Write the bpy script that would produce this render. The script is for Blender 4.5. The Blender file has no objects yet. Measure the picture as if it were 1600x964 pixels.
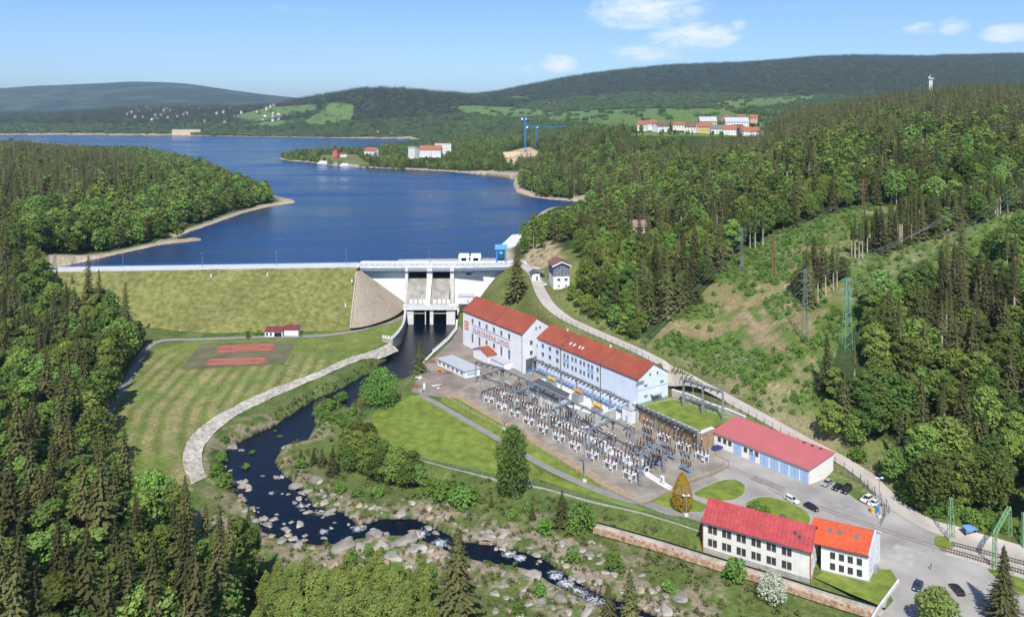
import bpy, math, random
import numpy as np
from mathutils import Vector, Matrix, noise as mnoise
R = math.radians
rnd = random.Random(7)
nr = np.random.RandomState(11)
sc = bpy.context.scene
COL = sc.collection
# ---------------------------------------------------------------- camera, world, sun, exposure
F, HZ, CH = 1150.0, 180.0, 118.0          # focal length and eye level in photo pixels, camera height in metres
cam = bpy.data.objects.new('camera', bpy.data.cameras.new('camera')); COL.objects.link(cam)
cam.location = (0, 0, CH); cam.rotation_euler = (R(90), 0, 0)
cam.data.sensor_width = 36; cam.data.lens = 36 * F / 1600
cam.data.shift_y = -(482 - HZ) / 1600
cam.data.clip_start = 1; cam.data.clip_end = 60000
sc.camera = cam
SUN_EL, SUN_AZ = 50.0, 183.0              # azimuth clockwise from +Y
w = bpy.data.worlds.new('World'); sc.world = w; w.use_nodes = True
sd = bpy.data.lights.new('sun', 'SUN'); sd.energy = 4.2; sd.angle = R(0.53); sd.color = (1, .95, .87)
so = bpy.data.objects.new('sun', sd); COL.objects.link(so)
_d = Vector((math.sin(R(SUN_AZ)) * math.cos(R(SUN_EL)), math.cos(R(SUN_AZ)) * math.cos(R(SUN_EL)), math.sin(R(SUN_EL))))
so.rotation_euler = (-_d).to_track_quat('-Z', 'Y').to_euler(); so.location = (0, -50, 400)
sc.view_settings.view_transform = 'Standard'; sc.view_settings.look = 'None'
sc.view_settings.gamma = 1; sc.view_settings.exposure = 0.48
sc.cycles.max_bounces = 6; sc.cycles.diffuse_bounces = 2; sc.cycles.glossy_bounces = 2
sc.cycles.transparent_max_bounces = 6; sc.cycles.volume_bounces = 0
sc.cycles.use_denoising = True

def make_world():
    nt = w.node_tree; N = nt.nodes; L = nt.links; N.clear()
    out = N.new('ShaderNodeOutputWorld'); bg = N.new('ShaderNodeBackground'); bg.inputs[1].default_value = .10
    sky = N.new('ShaderNodeTexSky'); sky.sky_type = 'NISHITA'; sky.sun_disc = False
    sky.sun_elevation = R(SUN_EL); sky.sun_rotation = R(SUN_AZ); sky.altitude = 700; sky.air_density = 1.0; sky.dust_density = .6; sky.ozone_density = 2.2
    tc = N.new('ShaderNodeTexCoord')
    sx = N.new('ShaderNodeSeparateXYZ'); L.new(tc.outputs['Generated'], sx.inputs[0])
    def M(op, a, b=None, c=None):
        n = N.new('ShaderNodeMath'); n.operation = op
        for i, v in enumerate((a, b, c)):
            if v is None: continue
            if isinstance(v, (int, float)): n.inputs[i].default_value = v
            else: L.new(v, n.inputs[i])
        return n.outputs[0]
    # cumulus banks: soft ellipses in direction space, broken up by noise
    az = M('ARCTAN2', sx.outputs[0], sx.outputs[1]); el = M('ARCSINE', sx.outputs[2])
    cv = N.new('ShaderNodeCombineXYZ'); L.new(az, cv.inputs[0]); L.new(M('MULTIPLY', el, 2.6), cv.inputs[1])
    ns = N.new('ShaderNodeTexNoise'); ns.inputs['Scale'].default_value = 20; ns.inputs['Detail'].default_value = 9; ns.inputs['Roughness'].default_value = .68; ns.inputs['Distortion'].default_value = .4
    L.new(cv.outputs[0], ns.inputs['Vector'])
    total = None
    for (px, py, rx, ry, s) in ((1010, 18, 92, 28, .78), (1085, 58, 70, 22, .78), (1010, 85, 60, 14, .5), (872, 100, 30, 14, .95), (1490, 42, 26, 12, .7), (1580, 52, 50, 12, .9), (1440, 45, 30, 9, .45), (480, 16, 60, 8, .15), (1155, 40, 14, 10, .4), (830, 108, 20, 8, .4)):
        a0 = math.atan2(px - 800, F); e0 = math.atan2(HZ - py, math.hypot(F, px - 800))
        ra = rx / F * math.cos(a0) ** 2 * 1.2; re = ry / F * 1.2
        dx = M('DIVIDE', M('SUBTRACT', az, a0), ra); dy = M('DIVIDE', M('SUBTRACT', el, e0), re)
        r2 = M('ADD', M('MULTIPLY', dx, dx), M('MULTIPLY', dy, dy))
        m = M('MULTIPLY', M('MAXIMUM', M('SUBTRACT', 1.0, r2), 0.0), s)
        total = m if total is None else M('MAXIMUM', total, m)
    mr = N.new('ShaderNodeMapRange'); mr.inputs['From Min'].default_value = .72; mr.inputs['From Max'].default_value = 1.28
    L.new(M('ADD', M('MULTIPLY', ns.outputs[0], 1.45), M('MULTIPLY', total, .46)), mr.inputs['Value'])
    gate = M('MULTIPLY', mr.outputs[0], M('MINIMUM', M('MULTIPLY', total, 3.0), 1.0))
    mix = N.new('ShaderNodeMix'); mix.data_type = 'RGBA'
    L.new(M('MULTIPLY', gate, .8), mix.inputs[0]); L.new(sky.outputs[0], mix.inputs[6]); mix.inputs[7].default_value = (8.4, 8.6, 9.6, 1)
    tn = N.new('ShaderNodeMix'); tn.data_type = 'RGBA'; tn.blend_type = 'MULTIPLY'; tn.inputs[0].default_value = 1; L.new(sky.outputs[0], tn.inputs[6]); tn.inputs[7].default_value = (.74, .90, 1.14, 1); L.new(tn.outputs[2], mix.inputs[6])
    L.new(mix.outputs[2], bg.inputs[0]); L.new(bg.outputs[0], out.inputs[0])
make_world()

# ---------------------------------------------------------------- projection helpers
def P(px, py, z=0.0):
    s = (py - HZ) / (CH - z); return Vector(((px - 800) / s, F / s, z))
def PY(px, Y, z=0.0): return Vector(((px - 800) * Y / F, Y, z))
def proj(x, y, z): s = F / y; return 800 + x * s, HZ + (CH - z) * s

# ---------------------------------------------------------------- object helpers
def link(o, parent=None):
    COL.objects.link(o)
    if parent is not None: o.parent = parent
    return o
def tag(o, label=None, cat=None, group=None, kind=None):
    if label: o['label'] = label
    if cat: o['category'] = cat
    if group: o['group'] = group
    if kind: o['kind'] = kind
    return o
def empty(name, loc=(0, 0, 0), rz=0.0, label=None, cat=None, group=None):
    o = bpy.data.objects.new(name, None); o.location = loc; o.rotation_euler = (0, 0, rz); o.empty_display_size = .5
    link(o); return tag(o, label, cat, group)
def copy_tree(o, parent=None):
    c = o.copy(); COL.objects.link(c)
    if parent is not None: c.parent = parent
    for ch in list(o.children): copy_tree(ch, c)
    return c

class MB:
    """collects faces and links them as one mesh"""
    def __init__(s): s.v = []; s.f = []; s.m = []
    def add(s, vs, fs, m=0):
        k = len(s.v); s.v += [tuple(v) for v in vs]; s.f += [tuple(i + k for i in f) for f in fs]; s.m += [m] * len(fs); return s
    def quad(s, a, b, c, d, m=0): return s.add([a, b, c, d], [(0, 1, 2, 3)], m)
    def hexa(s, p, m=0):
        return s.add(p, [(3, 2, 1, 0), (4, 5, 6, 7), (0, 1, 5, 4), (1, 2, 6, 5), (2, 3, 7, 6), (3, 0, 4, 7)], m)
    def box(s, c, d, rz=0.0, m=0):
        x, y, z = d[0] / 2, d[1] / 2, d[2] / 2; ca, sa = math.cos(rz), math.sin(rz); p = []
        for Z in (-z, z):
            for X, Y in ((-x, -y), (x, -y), (x, y), (-x, y)):
                p.append((c[0] + X * ca - Y * sa, c[1] + X * sa + Y * ca, c[2] + Z))
        return s.hexa(p, m)
    def bar(s, a, b, t=.1, t2=None, m=0):
        a, b = Vector(a), Vector(b); d = (b - a)
        if d.length < 1e-6: return s
        d.normalize(); up = Vector((0, 0, 1)) if abs(d.z) < .95 else Vector((1, 0, 0))
        x = d.cross(up).normalized(); y = x.cross(d); t2 = t if t2 is None else t2
        p = [a + x * (i * t / 2) + y * (j * t / 2) for i, j in ((-1, -1), (1, -1), (1, 1), (-1, 1))] + [b + x * (i * t2 / 2) + y * (j * t2 / 2) for i, j in ((-1, -1), (1, -1), (1, 1), (-1, 1))]
        return s.hexa(p, m)
    def cone(s, a, b, r0, r1, n=8, m=0):
        a, b = Vector(a), Vector(b); d = (b - a).normalized(); up = Vector((0, 0, 1)) if abs(d.z) < .95 else Vector((1, 0, 0))
        x = d.cross(up).normalized(); y = x.cross(d); p = []
        for c, r in ((a, r0), (b, r1)):
            for i in range(n):
                t = 2 * math.pi * i / n; p.append(c + x * (r * math.cos(t)) + y * (r * math.sin(t)))
        f = [(i, (i + 1) % n, n + (i + 1) % n, n + i) for i in range(n)] + [tuple(range(n - 1, -1, -1)), tuple(range(n, 2 * n))]
        return s.add(p, f, m)
    def prism(s, poly, z0, z1, m=0):
        n = len(poly); p = [(a[0], a[1], z0) for a in poly] + [(a[0], a[1], z1) for a in poly]
        return s.add(p, [(i, (i + 1) % n, n + (i + 1) % n, n + i) for i in range(n)] + [tuple(range(n - 1, -1, -1)), tuple(range(n, 2 * n))], m)
    def build(s, name, mats, parent=None, smooth=False):
        me = bpy.data.meshes.new(name); me.from_pydata(s.v, [], s.f); me.update()
        for q in (mats if isinstance(mats, (list, tuple)) else [mats]): me.materials.append(q)
        if any(s.m): me.polygons.foreach_set('material_index', s.m)
        if smooth: me.polygons.foreach_set('use_smooth', [True] * len(s.f))
        return link(bpy.data.objects.new(name, me), parent)

def npmesh(name, V, Fq, mats, parent=None, smooth=False, attrs=None, do_link=True):
    """V (n,3), Fq (m,k) arrays -> object"""
    me = bpy.data.meshes.new(name); n, m, k = len(V), len(Fq), Fq.shape[1]
    me.vertices.add(n); me.vertices.foreach_set('co', np.asarray(V, np.float32).ravel())
    me.loops.add(m * k); me.loops.foreach_set('vertex_index', np.asarray(Fq, np.int32).ravel())
    me.polygons.add(m); me.polygons.foreach_set('loop_start', np.arange(0, m * k, k, dtype=np.int32)); me.polygons.foreach_set('loop_total', np.full(m, k, np.int32))
    me.update(calc_edges=True); me.validate()
    for q in (mats if isinstance(mats, (list, tuple)) else [mats]): me.materials.append(q)
    if smooth: me.polygons.foreach_set('use_smooth', [True] * len(me.polygons))
    for an, (ty, arr) in (attrs or {}).items():
        a = me.attributes.new(an, ty, 'POINT'); a.data.foreach_set('color' if ty == 'FLOAT_COLOR' else 'value', np.asarray(arr, np.float32).ravel())
    o = bpy.data.objects.new(name, me)
    return link(o, parent) if do_link else o

# ---------------------------------------------------------------- materials
MATS = {}
def mat(name, col, rough=.8, metal=0.0, var=.12, scale=1.0, bump=0.0, bscale=8.0, col2=None, spec=.3, coord='Object', detail=5, rand=0.0):
    if name in MATS: return MATS[name]
    m = bpy.data.materials.new(name); m.use_nodes = True; nt = m.node_tree; N, L = nt.nodes, nt.links
    b = N['Principled BSDF']; b.inputs['Roughness'].default_value = rough; b.inputs['Metallic'].default_value = metal
    b.inputs['Specular IOR Level'].default_value = spec; b.inputs['Base Color'].default_value = (*col, 1)
    if var or col2:
        tc = N.new('ShaderNodeTexCoord'); n = N.new('ShaderNodeTexNoise'); n.inputs['Scale'].default_value = scale; n.inputs['Detail'].default_value = detail
        L.new(tc.outputs[coord], n.inputs['Vector'])
        mx = N.new('ShaderNodeMix'); mx.data_type = 'RGBA'
        c1 = tuple(c * (1 - var) for c in col); c2 = col2 or tuple(min(1, c * (1 + var)) for c in col)
        mx.inputs[6].default_value = (*c1, 1); mx.inputs[7].default_value = (*c2, 1)
        mr = N.new('ShaderNodeMapRange'); mr.inputs['From Min'].default_value = .3; mr.inputs['From Max'].default_value = .7
        L.new(n.outputs[0], mr.inputs[0]); L.new(mr.outputs[0], mx.inputs[0])
        last = mx.outputs[2]
        if rand:
            oi = N.new('ShaderNodeObjectInfo'); hs = N.new('ShaderNodeHueSaturation')
            r1 = N.new('ShaderNodeMapRange'); r1.inputs['To Min'].default_value = 1 - rand; r1.inputs['To Max'].default_value = 1 + rand; L.new(oi.outputs['Random'], r1.inputs[0])
            L.new(r1.outputs[0], hs.inputs['Value']); L.new(last, hs.inputs['Color']); last = hs.outputs[0]
        L.new(last, b.inputs['Base Color'])
        if bump:
            n2 = N.new('ShaderNodeTexNoise'); n2.inputs['Scale'].default_value = bscale; n2.inputs['Detail'].default_value = 4; L.new(tc.outputs[coord], n2.inputs['Vector'])
            bp = N.new('ShaderNodeBump'); bp.inputs['Strength'].default_value = bump; bp.inputs['Distance'].default_value = .3; L.new(n2.outputs[0], bp.inputs['Height']); L.new(bp.outputs[0], b.inputs['Normal'])
    MATS[name] = m; return m
def leafmat(name, c1, c2, rand=.25, trans=.35, nscale=.12, hue=.02):
    m = bpy.data.materials.new(name); m.use_nodes = True; nt = m.node_tree; N, L = nt.nodes, nt.links
    b = N['Principled BSDF']; b.inputs['Roughness'].default_value = .75; b.inputs['Specular IOR Level'].default_value = .15
    tc = N.new('ShaderNodeNewGeometry'); n = N.new('ShaderNodeTexNoise'); n.inputs['Scale'].default_value = nscale; n.inputs['Detail'].default_value = 4; n.inputs['Roughness'].default_value = .7
    L.new(tc.outputs['Position'], n.inputs['Vector'])
    mx = N.new('ShaderNodeMix'); mx.data_type = 'RGBA'; mx.inputs[6].default_value = (*c1, 1); mx.inputs[7].default_value = (*c2, 1)
    ad = N.new('ShaderNodeMath'); ad.operation = 'MULTIPLY_ADD'; ad.inputs[1].default_value = 1.7; ad.inputs[2].default_value = -.6
    oi = N.new('ShaderNodeObjectInfo'); a2 = N.new('ShaderNodeMath'); a2.operation = 'MULTIPLY_ADD'; a2.inputs[1].default_value = .5
    L.new(n.outputs[0], ad.inputs[0]); L.new(oi.outputs['Random'], a2.inputs[0]); L.new(ad.outputs[0], a2.inputs[2]); 
    cl = N.new('ShaderNodeClamp'); L.new(a2.outputs[0], cl.inputs[0]); L.new(cl.outputs[0], mx.inputs[0])
    hs = N.new('ShaderNodeHueSaturation')
    r1 = N.new('ShaderNodeMapRange'); r1.inputs['To Min'].default_value = 1 - rand; r1.inputs['To Max'].default_value = 1 + rand
    m7 = N.new('ShaderNodeMath'); m7.operation = 'MULTIPLY'; m7.inputs[1].default_value = 7.31; f7 = N.new('ShaderNodeMath'); f7.operation = 'FRACT'
    L.new(oi.outputs['Random'], m7.inputs[0]); L.new(m7.outputs[0], f7.inputs[0]); L.new(f7.outputs[0], r1.inputs[0])
    r2 = N.new('ShaderNodeMapRange'); r2.inputs['To Min'].default_value = .5 - hue; r2.inputs['To Max'].default_value = .5 + hue; L.new(oi.outputs['Random'], r2.inputs[0])
    L.new(r1.outputs[0], hs.inputs['Value']); L.new(r2.outputs[0], hs.inputs['Hue']); L.new(mx.outputs[2], hs.inputs['Color'])
    L.new(hs.outputs[0], b.inputs['Base Color'])
    t = N.new('ShaderNodeBsdfTranslucent'); L.new(hs.outputs[0], t.inputs[0]); ms = N.new('ShaderNodeMixShader'); ms.inputs[0].default_value = trans
    L.new(b.outputs[0], ms.inputs[1]); L.new(t.outputs[0], ms.inputs[2]); L.new(ms.outputs[0], N['Material Output'].inputs[0])
    MATS[name] = m; return m

# ---------------------------------------------------------------- terrain
NU, NY = 760, 900
U0, U1, Y0, Y1 = -1.12, 1.12, 95.0, 15000.0
us = np.linspace(U0, U1, NU); ly = np.linspace(math.log(Y0), math.log(Y1), NY); ys = np.exp(ly)
UU, YY = np.meshgrid(us, ys); XX = UU * YY
CTRL = []   # (px, Y, z)
def cz(px, py, z): CTRL.append((px, P(px, py, z).y, z))
def cy(*a):
    px = a[0]
    for Y, z in a[1:]: CTRL.append((px, Y, z))
for q in ((632, 500, 1.5), (560, 540, 1.2), (500, 560, 1), (420, 600, 1), (340, 650, 1), (300, 700, .8), (300, 770, .5), (230, 700, 1.5), (260, 600, 1.6), (380, 555, 1.4), (300, 535, 2), (220, 545, 3),
          (470, 526, 2), (600, 505, 2.2), (170, 650, 3), (450, 700, -1.5), (530, 700, -2), (560, 650, -1.8), (640, 740, -1.5), (760, 790, -1.8), (860, 820, -2), (960, 860, -1.8), (1050, 900, -2.2), (1200, 950, -2.5),
          (700, 770, -2), (520, 760, -2.4), (480, 900, -2.2), (560, 900, -2.2), (700, 930, -2.4), (850, 950, -2.4), (1000, 1000, -2.5), (400, 860, -2), (360, 800, -1.6),
          (970, 770, 0), (1080, 840, -.5), (1100, 800, 0), (1300, 850, 0), (1500, 900, 0), (1600, 870, .5), (900, 745, -.2)): cz(*q)
cy(-400, (95, 30), (175, 25), (300, 25), (400, 30), (440, 34), (600, 50), (900, 60), (1400, 50), (2500, 60), (3400, 60), (4500, 120), (7000, 160), (11000, 400), (15000, 100))
cy(-200, (95, 24), (175, 20), (300, 16), (400, 20), (430, 31), (600, 48), (900, 58), (1300, 50), (1700, 26))
cy(0, (95, 18), (140, 14), (175, 12), (220, 7), (300, 6), (350, 6), (395, 10), (420, 28), (500, 32), (600, 42), (800, 50), (1200, 50), (1500, 28), (3400, 28), (3800, 60), (4500, 112), (5200, 90), (7000, 150), (11000, 505), (15000, 200))
cy(100, (95, 12), (150, 9), (200, 5), (300, 4), (390, 5), (415, 24), (480, 29), (600, 36), (800, 49), (1100, 49), (1400, 27))
cy(200, (95, 8), (150, 5), (200, 2), (3350, 28), (3700, 70), (4500, 146), (5200, 110), (7000, 160), (11000, 595), (15000, 200), (600, 31), (850, 48), (1050, 38), (1250, 26))
cy(300, (120, 4), (170, 1), (3300, 28), (3900, 90), (4600, 150), (5500, 120), (11000, 560), (700, 29), (850, 33), (1000, 27))
cy(370, (780, 27), (11000, 455)); cy(400, (3300, 28), (3800, 80), (4600, 160))
cy(430, (795, 26.5), (120, 3), (160, 1)); cy(460, (3250, 28), (3800, 92), (4600, 195), (6000, 150), (11000, 370))
cy(560, (2900, 28), (3500, 90), (4200, 236), (5200, 200), (11000, 250), (160, 2), (120, 3))
cy(640, (2800, 28), (3300, 60), (4200, 240), (5200, 215), (11000, 220))
cy(500, (1600, 27), (1750, 28)); cy(620, (1450, 30), (1750, 30)); cy(700, (1350, 34), (1600, 40), (2100, 35), (2800, 45), (3300, 85), (4200, 222), (5500, 225), (9000, 230))
cy(760, (1300, 33), (1500, 45)); cy(820, (1080, 38), (1250, 56), (1500, 58), (2200, 60), (3000, 100), (3500, 140), (4500, 216), (5600, 325), (8000, 250))
cy(800, (120, 2), (160, -1)); cy(1000, (120, 0), (160, -2)); cy(1300, (120, -2), (160, -2))
cy(900, (340, 20), (370, 30), (400, 36), (500, 40), (650, 38), (780, 27), (900, 45), (1050, 65), (1200, 80), (1600, 62), (3500, 150), (4500, 225), (5600, 400), (8000, 300))
cy(850, (420, 30), (500, 34), (600, 30), (1000, 45)); cy(830, (560, 28), (700, 27))
cy(1000, (400, 33), (500, 42), (700, 55), (850, 60), (950, 75), (1030, 92), (1080, 92), (1250, 84), (1700, 104), (2300, 124), (3500, 163), (4000, 222), (5600, 462), (8000, 400))
cy(1100, (350, 25), (450, 45), (600, 58), (850, 62), (950, 75), (1030, 92), (1080, 92), (1400, 84), (1700, 104), (2300, 130), (3200, 170), (4000, 230), (5600, 492))
cy(1200, (296, 18), (350, 31), (450, 55), (600, 75), (850, 78), (950, 84), (1050, 93), (1150, 98), (1500, 95), (1800, 108), (2400, 140), (3200, 179), (4000, 240), (5600, 515), (9000, 500))
cy(1300, (265, 15), (320, 31), (400, 54), (550, 82), (800, 100), (1050, 112), (1250, 117), (1600, 105), (2400, 150), (3500, 200), (5600, 556))
cy(1450, (255, 14), (300, 30), (400, 60), (550, 90), (800, 113), (1200, 140), (1600, 120), (3500, 230), (5600, 552))
cy(1600, (225, 8), (260, 20), (350, 50), (450, 78), (600, 106), (900, 130), (1250, 145), (1700, 120), (3500, 230), (5600, 552), (9000, 520), (15000, 400))
cy(2000, (95, 0), (150, 3), (200, 14), (300, 45), (450, 85), (700, 125), (1250, 160), (2500, 150), (5600, 550), (15000, 400))
for q in ((797, 440, 26.5), (760, 440, 17), (736, 440, 6), (760, 405, 13), (800, 400, 21), (740, 400, 5), (800, 380, 17), (835, 395, 25), (820, 440, 28)): CTRL.append(q)
SROAD = [(808, 405, 28), (822, 418, 28), (835, 430, 28), (850, 465, 26), (880, 495, 22), (920, 515, 19.5), (1000, 550, 16), (1080, 592, 12), (1160, 635, 8), (1250, 685, 4.5), (1340, 735, 1.5), (1400, 790, 0)]
SR = [P(*q) for q in SROAD]
for q in SROAD[2:]: CTRL.append((q[0], P(*q).y, q[2]))
C = np.array(CTRL, float); cu = (C[:, 0] - 800) / F * 1.4; cv_ = np.log(C[:, 1]); cz_ = C[:, 2]
def ker(r2): return np.sqrt(r2 + .06 ** 2)
A = ker((cu[:, None] - cu[None]) ** 2 + (cv_[:, None] - cv_[None]) ** 2)
wts = np.linalg.solve(A + 1e-3 * np.eye(len(cu)) * -1, cz_ - cz_.mean())
H = np.full(UU.shape, cz_.mean()); gu = UU * 1.4; gv = np.log(YY)
for a, b, c in zip(cu, cv_, wts): H += c * ker((gu - a) ** 2 + (gv - b) ** 2)

def sdf(poly, X, Y):
    """signed distance to a world polygon, negative inside"""
    d = np.full(X.shape, 1e18); ins = np.zeros(X.shape, bool); n = len(poly)
    for i in range(n):
        ax, ay = poly[i][0], poly[i][1]; bx, by = poly[(i + 1) % n][0], poly[(i + 1) % n][1]
        ex, ey = bx - ax, by - ay; wx, wy = X - ax, Y - ay
        t = np.clip((wx * ex + wy * ey) / (ex * ex + ey * ey + 1e-9), 0, 1)
        d = np.minimum(d, (wx - ex * t) ** 2 + (wy - ey * t) ** 2)
        c = ((ay <= Y) & (by > Y)) | ((by <= Y) & (ay > Y))
        if abs(by - ay) > 1e-9: ins ^= c & (X < ex * (Y - ay) / (by - ay) + ax)
    d = np.sqrt(d); return np.where(ins, -d, d)
def pdist(line, X, Y, vals=None):
    """distance to a polyline, and the value interpolated along it"""
    d = np.full(X.shape, 1e18); v = np.zeros(X.shape)
    for i in range(len(line) - 1):
        ax, ay = line[i][0], line[i][1]; bx, by = line[i + 1][0], line[i + 1][1]; ex, ey = bx - ax, by - ay; wx, wy = X - ax, Y - ay
        t = np.clip((wx * ex + wy * ey) / (ex * ex + ey * ey + 1e-9), 0, 1); q = (wx - ex * t) ** 2 + (wy - ey * t) ** 2
        c = q < d
        if vals is not None: v = np.where(c, vals[i] * (1 - t) + vals[i + 1] * t, v)
        d = np.where(c, q, d)
    return np.sqrt(d), v
def inpoly(poly, x, y):
    ins = np.zeros(np.shape(x), bool); n = len(poly)
    for i in range(n):
        ax, ay = poly[i][:2]; bx, by = poly[(i + 1) % n][:2]
        if abs(by - ay) < 1e-9: continue
        c = ((ay <= y) & (by > y)) | ((by <= y) & (ay > y)); ins = ins ^ (c & (x < (bx - ax) * (y - ay) / (by - ay) + ax))
    return ins
def sst(a, b, x): t = np.clip((x - a) / (b - a), 0, 1); return t * t * (3 - 2 * t)
def pw(pts, z): return [P(a, b, z) for a, b in pts]

LAKE = pw([(-30, 446), (55, 428), (75, 421), (130, 409), (190, 396), (250, 383), (285, 379), (313, 376), (316, 373), (300, 370), (280, 368), (330, 351), (380, 333), (420, 323), (462, 317), (458, 313), (430, 307), (380, 290), (330, 268), (250, 246), (150, 230), (50, 221), (-300, 216.5),
           (-300, 211), (0, 211.2), (270, 212), (400, 214), (560, 216.5), (640, 217), (655, 221), (620, 228), (560, 236), (530, 239), (497, 240.5), (470, 243), (440, 245), (437, 249), (450, 251.5), (480, 254), (520, 259), (560, 262), (640, 265), (700, 268), (760, 274), (805, 281), (803, 290), (808, 300), (830, 308), (860, 312), (905, 315),
           (905, 319), (870, 326), (845, 340), (828, 352), (812, 372), (795, 382), (780, 392), (790, 416.5), (556, 417.5), (554, 424), (55, 436)], 25)
RIVL = [(633, 492), (636, 507), (631, 530), (614, 551), (600, 566), (578, 582), (545, 600), (525, 612), (500, 620), (470, 638), (425, 668), (385, 685), (354, 703), (350, 725), (352, 748), (372, 775), (398, 800), (412, 832), (450, 848), (500, 852), (535, 850), (560, 842), (600, 836), (640, 838), (680, 852), (715, 868), (760, 880), (800, 884), (835, 893), (862, 912), (900, 930), (940, 950), (975, 975), (1010, 1010)]
RIVR = [(715, 492), (713, 507), (702, 530), (678, 552), (655, 570), (640, 590), (620, 600), (585, 605), (562, 618), (548, 640), (505, 628), (488, 636), (492, 665), (480, 690), (440, 700), (428, 722), (442, 742), (470, 762), (490, 792), (535, 800), (560, 822), (600, 810), (650, 811), (690, 830), (720, 846), (770, 852), (815, 862), (850, 874), (895, 905), (935, 928), (975, 942), (1030, 965), (1060, 1010)]
WZ = -3.5
RIV = pw(RIVL, WZ) + pw(RIVR[::-1], WZ)
# powerhouse, office wing and garage footprints (front left corner, along the front, to the back)
B1P, B1A, B1B = Vector((-25, 376, 0)), Vector((29.7, -40.7, 0)), Vector((13.2, 13.0, 0))
B2P, B2A, B2B = Vector((11.8, 338, 0)), Vector((37.0, -53.2, 0)), Vector((13.3, 8.3, 0))
GAP, GAA, GAB = Vector((72, 263.5, 0)), Vector((23.1, -28.3, 0)), Vector((10.3, 6.3, 0))
TERR = [P(997, 632, 6), P(1094, 676.5, 6), P(1113, 669, 6), P(1150, 652, 6), P(1110, 638, 6), P(1046, 620, 6)]
PLAT = pw([(655, 590), (682, 556), (706, 530), (716, 505)], 0) + [Vector((-20, 388, 0)), B1P + B1A + B1B * .9, B2P + B2A + B2B * .5, B2P + B2A, P(1094, 676.5, 6), GAP, GAP + GAB, GAP + GAA + GAB] + pw([(1345, 752), (1400, 792), (1480, 835), (1600, 868), (1800, 930), (1800, 1010), (1420, 1010), (1395, 936), (1275, 892), (1108, 838), (1085, 822), (1010, 798), (880, 765), (780, 742), (690, 732), (600, 702), (580, 672), (582, 640), (620, 612)], 0)
near = (YY < 480)
dP = np.where(near, 0, 0.0)
sub = slice(0, int(np.searchsorted(ys, 500)))
Xs, Ys_ = XX[sub], YY[sub]; Hs = H[sub].copy()
dp = sdf(PLAT, Xs, Ys_); wq = 1 - sst(0, 7, dp); Hs = Hs * (1 - wq) + 0 * wq
# ground under and before the dams
DAMZ = [PY(62, 426), PY(555, 441), PY(790, 449), PY(735, 428), PY(714, 400), P(660, 500), P(560, 515, 2), P(215, 522, 2), PY(95, 405)]
dd = sdf([(p.x, p.y) for p in DAMZ], Xs, Ys_); wq = 1 - sst(-3, 3, dd); DAMX = sdf([(p.x, p.y) for p in (PY(555, 452), PY(735, 452), PY(728, 432), PY(718, 415), PY(630, 420))], Xs, Ys_); Hs = np.where(DAMX < 0, np.minimum(Hs, .4), Hs); Hs = np.where(dd < 3, Hs * (1 - wq) + np.minimum(Hs, .5) * wq, Hs)
ds, vs = pdist([(p.x, p.y) for p in SR], Xs, Ys_, [p.z for p in SR]); wq = 1 - sst(4.2, 11, ds); Hs = Hs * (1 - wq) + vs * wq
dt = sdf([(p.x, p.y) for p in TERR], Xs, Ys_); TF = [P(990, 640, 6), P(1094, 676.5, 6), P(1113, 669, 6), P(1160, 656, 6), P(1112, 634, 6), P(1042, 600, 6)]; dt2 = sdf([(p.x, p.y) for p in TF], Xs, Ys_); wq = 1 - sst(-1, 3, dt2); Hs = np.where((dt > -1.6) & (dp > 1), Hs * (1 - wq) + 5.9 * wq, Hs); Hs = np.where(dt < -1.6, 5.9, Hs); Hs = np.where((dt >= -1.6) & (dt < 6) & (dp < 0), 0, Hs)
FLP = pw([(928, 826), (975, 839), (1040, 858), (1120, 883), (1200, 907), (1290, 936), (1380, 964), (1450, 990)], -1); df, _ = pdist([(p.x, p.y) for p in FLP], Xs, Ys_); wq = 1 - sst(3.2, 6, df); Hs = Hs * (1 - wq) + np.minimum(Hs, -2.3) * wq
LODGE = (26.0, 391.0); dq = np.hypot((Xs - LODGE[0]), (Ys_ - LODGE[1])); wq = 1 - sst(10, 17, dq); Hs = Hs * (1 - wq) + 26.3 * wq
dr = sdf([(p.x, p.y) for p in RIV], Xs, Ys_)
steep = np.where(Ys_ > 372, 4.0, .75)
Hs = np.where(dr > 0, np.maximum(np.minimum(Hs, WZ + .15 + dr * steep), WZ + .25 + .02 * np.minimum(dr, 10)), WZ - .2 - np.minimum(-dr, 4) * .4)
H[sub] = Hs
subL = slice(int(np.searchsorted(ys, 405)), int(np.searchsorted(ys, 4200)))
dl = sdf([(p.x, p.y) for p in LAKE], XX[subL], YY[subL]); Hl = H[subL]
damfront = (YY[subL] < 452) & (XX[subL] > -268) & (XX[subL] < 2)
Hl = np.where(dl < 0, np.minimum(24.8 - np.minimum(-dl, 40) * .3, 25), np.where(damfront, Hl, np.maximum(Hl, 25.15 + .06 * np.minimum(dl, 30))))
Hl = np.where((dl < -7) & (YY[subL] < 452), np.minimum(Hl, 16), Hl)
H[subL] = Hl
DL = np.full(UU.shape, 1e4); DL[subL] = dl
DR = np.full(UU.shape, 1e4); DR[sub] = dr
# roughness of natural ground
nz = np.zeros(UU.shape)
for k, (fu, fv, am) in enumerate(((13, 9, .5), (29, 23, .3), (61, 47, .2))):
    nz += am * np.sin(fu * UU + 3 * k + 1.7 * np.sin(fv * gv * .7)) * np.sin(fv * gv + k + 1.3 * np.sin(fu * UU * .6))
PX, PYY = 800 + UU * F, HZ + (CH - H) * F / YY
far = sst(1400, 5000, YY); H += nz * far * 18 * (DL > 60)
PX, PYY = 800 + UU * F, HZ + (CH - H) * F / YY

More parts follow.
